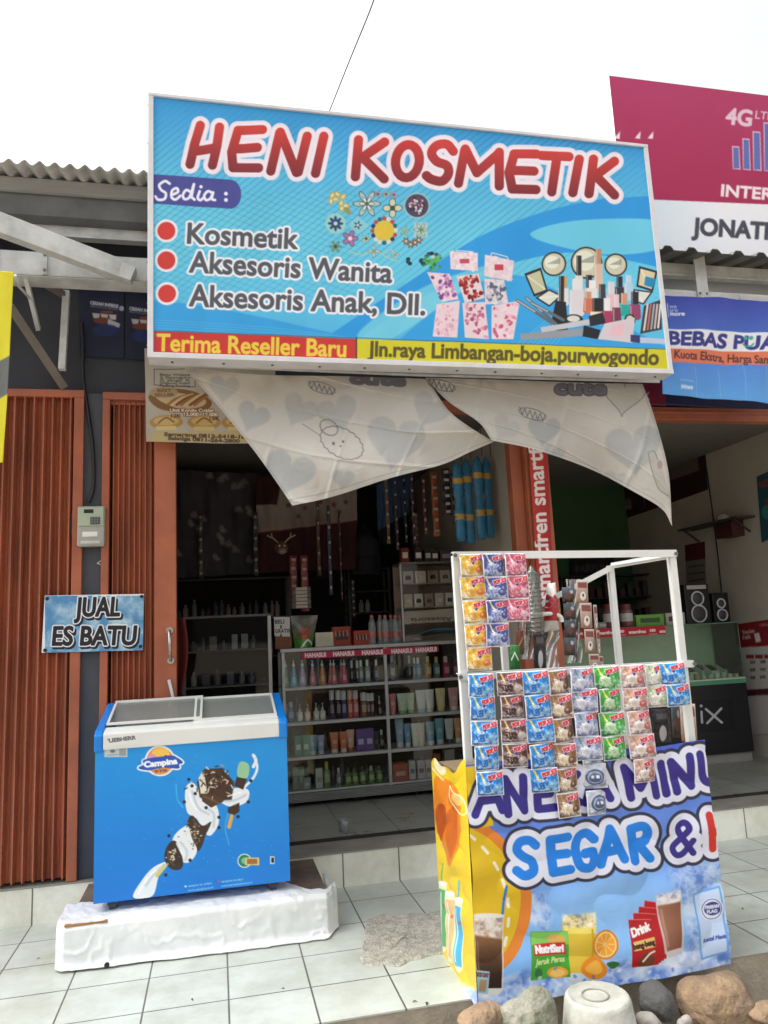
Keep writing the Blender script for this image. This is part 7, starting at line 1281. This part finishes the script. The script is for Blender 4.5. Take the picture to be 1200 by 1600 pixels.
# on the counter
def on_counter(px0, px1, py0, c, lab, name='carton_box', c2=(60, 60, 60), d=.12, Y=YK+.12): return box_thing(name, px0, px1, py0, c, lab, 'box', Y=Y, d=d, zb=kz1+.001, c2=c2)
on_counter(997, 1041, 960, (110, 170, 70), 'bright green headset box on the phone counter', c2=(60, 90, 50)); on_counter(1044, 1074, 957, (180, 176, 166), 'grey patterned box between the green box and the speakers', c2=(70, 66, 66)); on_counter(935, 960, 972, (150, 150, 150), 'flat grey box at the left of the phone counter', c2=(200, 196, 190))
for i, px in enumerate((955, 982)):
    Y = YK+.15; a = W(px, 1000, Y); h = W(px, 944, Y)[2]-kz1; t = thing('sweet_jar', (a[0], Y, kz1), ('left' if i == 0 else 'right')+' red-lidded plastic jar on the phone counter', 'jar', 'jars on the phone counter'); b = MB(); b.lathe((a[0], Y, kz1+.001), [(.06, 0), (.066, .01), (.066, h*.7), (.05, h*.8)], 18); b.build('body', cm((120, 84, 84), .2), t); b = MB(); b.lathe((a[0], Y, kz1+h*.8), [(.055, 0), (.055, h*.2)], 18); b.build('lid', cm((120, 40, 44)), t); b = MB(); b.lathe((a[0], Y, kz1+h*.25), [(.067, 0), (.067, h*.35)], 18, cap=False); b.build('label', cm((196, 190, 186), .5), t)
def speaker(px0, px1, py0, py1, Y, lab, top=False):
    xa, xb = W(px0, py0, Y)[0], W(px1, py0, Y)[0]; zt_ = W((px0+px1)/2, py0, Y)[2]; t = thing('speaker', ((xa+xb)/2, Y+.1, kz1), lab, 'speaker', 'speakers on the phone counter'); b = MB(); b.box(xa, xb, Y, Y+.18, kz1+.001, zt_); b.build('cabinet', M_black, t, bevel=.006); cx = (xa+xb)/2; h = zt_-kz1
    for f, r in ((.64, .24), (.25, .30)):
        r *= (xb-xa); b = MB(); ring = [(cx+r*math.cos(a), Y-.004, kz1+h*f+r*math.sin(a)) for a in np.linspace(0, 2*math.pi, 25)]; b.tube(ring, .009, 8, cap=False); b.build('ring', cm((196, 196, 200), .25), t); b = MB(); b.tube([(cx, Y+.002, kz1+h*f), (cx, Y-.006, kz1+h*f), (cx, Y-.014, kz1+h*f)], [r*.95, r*.7, r*.3], 18); b.build('cone', cm((60, 60, 64), .5), t)
    if top: b = MB(); b.box(xa+.03, xb-.03, Y-.006, Y+.0, zt_-.05, zt_-.01); b.build('control_panel', cm((170, 166, 160), .4), t)
speaker(1068, 1106, 913, 973, YK+.10, 'larger black speaker with two ringed cones on the phone counter', True); speaker(1112, 1137, 926, 973, YK+.14, 'smaller black speaker next to the right end of the phone counter')
# posters, shelf and cable on the side wall
XW = 5.548
def wall_poster(cors, c, lab, fn=None, X=XW-.004, k=1.2, cat='poster'):
    P = np.array(cors, float); A = Art(P[:, 0].min()-3, P[:, 1].min()-3, P[:, 0].max()+3, P[:, 1].max()+3, k, c); fn and fn(A); o = print_on('wall_poster', [WX(x, y, X) for x, y in cors], A, 100, 100, M_paper, None, back=(.003, 0, 0)); tag(o, lab, cat); set_origin(o, WX(*cors[3], X)); return o
wall_poster([(1000, 700), (1094, 657), (1106, 765), (1008, 800)], (56, 34, 38), 'large dark poster with a grey panel high on the phone shop wall', lambda A: (A.poly([(1000, 725), (1088, 693), (1092, 735), (1008, 765)], (112, 98, 96)), A.text('dapat Telkomsel', (1035, 697), (1086, 677), 7, (170, 160, 160), bold=.5), A.text('NYA 50GB', (1044, 727), (1087, 708), 10, (176, 160, 158), bold=.7), A.poly([(1005, 700), (1060, 680), (1062, 700), (1006, 722)], (110, 96, 92))))
wall_poster([(940, 765), (1000, 742), (1008, 800), (946, 820)], (70, 34, 38), 'smaller dark red poster beyond the large one on the phone shop wall', lambda A: (A.poly([(945, 790), (985, 778), (988, 795), (948, 806)], (120, 110, 108)), A.text('kartu', (952, 802), (985, 793), 6, (170, 160, 160))) )
wall_poster([(1070, 852), (1101, 846), (1104, 935), (1074, 938)], (126, 122, 116), 'calendar with a red top on the phone shop wall above the speakers', lambda A: (A.poly([(1065, 852), (1105, 843), (1106, 872), (1066, 878)], (92, 34, 36)), [A.stroke([[(1077, 886+i*11), (1100, 883+i*11)]], 2, (70, 64, 64)) for i in range(5)]), cat='calendar')
wall_poster([(1182, 745), (1225, 725), (1228, 830), (1190, 848)], (44, 84, 96), 'teal poster cut by the right edge of the picture', lambda A: (A.text('KOMIK', (1189, 763), (1222, 750), 9, (150, 70, 60), bold=.8), A.ell(1200, 800, 10, 12, (60, 130, 120)), A.ell(1202, 784, 8, 6, (120, 60, 60))))
vp = wall_poster([(1153, 975), (1215, 966), (1226, 1145), (1166, 1150)], (196, 190, 186), 'white and red voucher price poster right of the phone counter', lambda A: (A.poly([(1150, 970), (1220, 962), (1222, 1008), (1154, 1012)], (134, 30, 40)), A.text('Voucher', (1160, 991), (1180, 988), 6, (226, 210, 210), bold=.3), A.text('Fisik', (1161, 999), (1173, 997), 5.5, (226, 210, 210), bold=.3), A.text('Telkomsel', (1186, 979), (1210, 976), 4.5, (226, 210, 210)), A.poly([(1178, 990), (1186, 988), (1189, 1002), (1181, 1004)], (226, 220, 216)), [A.rect(1166+i*14, 1023, 1178+i*14, 1029, (134, 40, 46)) for i in range(4)], [(A.text(t_, (1172, 1037+i*12), (1180, 1036.5+i*12), 4, (70, 60, 60), bold=.3), A.text(t_, (1188, 1036+i*12), (1196, 1035.5+i*12), 4, (70, 60, 60), bold=.3)) for i, t_ in enumerate(('2GB', '3.5GB', '5GB'))], A.poly([(1164, 1078), (1222, 1074), (1223, 1084), (1165, 1088)], (80, 40, 44))))
s0, s1 = WX(1085, 832, XW), WX(1180, 806, XW); sh = thing('wall_shelf', tuple((s0+s1)/2), 'small dark shelf fixed to the phone shop wall', 'shelf'); z = (s0[2]+s1[2])/2
b = MB(); b.box(XW-.22, XW-.002, min(s0[1], s1[1]), max(s0[1], s1[1]), z, z+.02); b.build('board', cm((66, 56, 50), .7), sh)
for y in (min(s0[1], s1[1])+.08, max(s0[1], s1[1])-.1): b = MB(); b.bar((XW-.02, y, z-.14), (XW-.2, y, z-.005), .02, .015); b.build('bracket', cm((60, 54, 50), .7), sh)
b = MB(); b.box(XW-.16, XW-.01, min(s0[1], s1[1])+.18, min(s0[1], s1[1])+.45, z-.17, z-.004); o = b.build('hanging_box', cm((70, 34, 30), .6), bevel=.004); tag(o, 'dark red box mounted under the small wall shelf', 'box'); set_origin(o, (XW-.08, min(s0[1], s1[1])+.3, z-.17))
b = MB(); b.lathe((XW-.12, min(s0[1], s1[1])+.35, z+.02), [(.001, 0), (.07, .01), (.05, .05), (.02, .07), (.001, .075)], 12, cap=False); o = b.build('plastic_bag', cm((190, 190, 186), .4)); tag(o, 'crumpled white bag lying on the small wall shelf', 'bag'); set_origin(o, (XW-.12, min(s0[1], s1[1])+.35, z+.02))
b = MB(); b.tube([WX(x, y, XW-.006) for x, y in ((1098, 655), (1102, 720), (1112, 790), (1122, 870), (1130, 950))], .008, 6); o = b.build('wall_cable', M_black); tag(o, 'thin dark cable running down the phone shop wall', 'cable'); set_origin(o, WX(1130, 950, XW-.006))
fabric('parfum_board', [(893, 870), (958, 866), (960, 905), (895, 908)], 9.2, (34, 32, 36), 'dark board with dim PARFUM letters at the back of the phone shop', lambda A: A.text('PARFUM', (900, 894), (950, 891), 10, (74, 72, 76), bold=.8), .004, 'sign')
rk = rack('shelf_rack', 'dark goods rack at the back of the phone shop', W(880, 950, 8.9)[0], W(1068, 950, 8.9)[0], 8.9, 9.2, [W(960, y, 8.9)[2] for y in (1010, 970, 935, 900)], mat('rack_black', (40, 38, 40), .6))
zz_ = [W(960, y, 8.9)[2] for y in (1010, 970, 935)]
for lv, z in enumerate(zz_):
    for i in range(12): x = W(884, 950, 8.9)[0]+.08+i*.11; h_ = R_.uniform(.1, .2); o = MB().box(x-.035, x+.035, 8.95, 9.05, z+.019, z+.019+h_).build('small_carton', cm(R_.choice([(60, 40, 44), (70, 70, 76), (50, 54, 66), (90, 60, 50)]), .6), bevel=.003); tag(o, 'dim small carton on the %s shelf of the phone shop rack' % ('lower', 'middle', 'upper')[lv], 'carton', 'cartons on the phone shop rack, %s shelf' % ('lower', 'middle', 'upper')[lv]); set_origin(o, (x, 9.0, z+.019))

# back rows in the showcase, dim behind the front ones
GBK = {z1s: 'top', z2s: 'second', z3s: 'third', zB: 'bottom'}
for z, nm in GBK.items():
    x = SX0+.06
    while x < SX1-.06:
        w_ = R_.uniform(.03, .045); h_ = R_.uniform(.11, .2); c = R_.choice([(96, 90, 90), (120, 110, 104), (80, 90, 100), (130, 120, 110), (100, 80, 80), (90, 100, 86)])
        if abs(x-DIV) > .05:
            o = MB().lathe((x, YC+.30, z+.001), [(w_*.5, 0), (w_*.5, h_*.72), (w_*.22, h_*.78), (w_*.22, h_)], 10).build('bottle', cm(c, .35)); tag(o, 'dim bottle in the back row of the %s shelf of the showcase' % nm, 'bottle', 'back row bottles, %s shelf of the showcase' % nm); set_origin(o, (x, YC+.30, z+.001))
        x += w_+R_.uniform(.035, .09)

# more stock hung in the dark of the cosmetics shop
for x0, x1, y0, y1, Y, c, c2, lab in ((492, 502, 760, 900, 7.3, (90, 70, 60), (150, 130, 110), 'brown trinket strip left of centre in the dark of the shop'), (510, 520, 790, 930, 7.2, (70, 70, 90), (170, 170, 180), 'blue-grey trinket strip hung mid-shop before the star print cloth'), (528, 536, 800, 940, 7.25, (60, 50, 50), (150, 110, 90), 'thin dark strap hung beside the blue-grey trinket strip'), (600, 610, 740, 850, 7.1, (120, 100, 80), (190, 180, 160), 'tan hair-band card left of the belts'), (614, 624, 745, 860, 7.0, (70, 60, 70), (180, 150, 160), 'mauve hair-band card between the tan card and the belts'), (628, 637, 742, 848, 6.9, (40, 40, 46), (160, 160, 160), 'black hair-band card nearest the plum strap'),
    (646, 655, 800, 862, 7.4, (110, 90, 70), (170, 150, 120), 'short tan card low on the right side wall'), (704, 712, 740, 820, 6.6, (100, 60, 60), (190, 170, 160), 'red-brown clip card behind the blue snack bundles'), (548, 556, 905, 965, 8.0, (70, 60, 60), (150, 140, 130), 'small dangling card above the orange display boxes'), (395, 404, 800, 900, 7.5, (60, 56, 60), (140, 130, 130), 'grey bead strip in front of the dark floral cloth'), (310, 318, 800, 905, 7.5, (66, 60, 56), (150, 140, 120), 'brown bead strip at the far left of the dark floral cloth')): hang_strip('accessory_strip', x0, x1, y0, y1, Y, c, lab, 'trinket strip', c2=c2)
for i, (px, py, w_, h_, c, lab) in enumerate(((505, 905, .22, .3, (60, 40, 44), 'dull maroon handbag on the rear wall above the shelf rack'), (535, 880, .2, .34, (50, 54, 60), 'grey handbag on the rear wall next to the backpack'), (640, 905, .18, .3, (70, 56, 46), 'brown bag on the rear wall right of the backpack'))): backpack(px, py, 8.3, w_, h_, c, lab)

for i in range(30):
    x = kx0+.06+(kx1-kx0-.12)*i/29; h_ = R_.uniform(.03, .06); o = MB().box(x-.02, x+.02, YK+.05, YK+.09, kzg+.0125, kzg+.0125+h_).build('small_carton', cm(R_.choice([(226, 222, 212), (206, 200, 190), (190, 150, 140), (200, 206, 206)]), .5), bevel=.002); tag(o, 'small pale box in the front row inside the glass phone counter', 'carton', 'front row of boxes in the phone counter'); set_origin(o, (x, YK+.07, kzg+.0125))
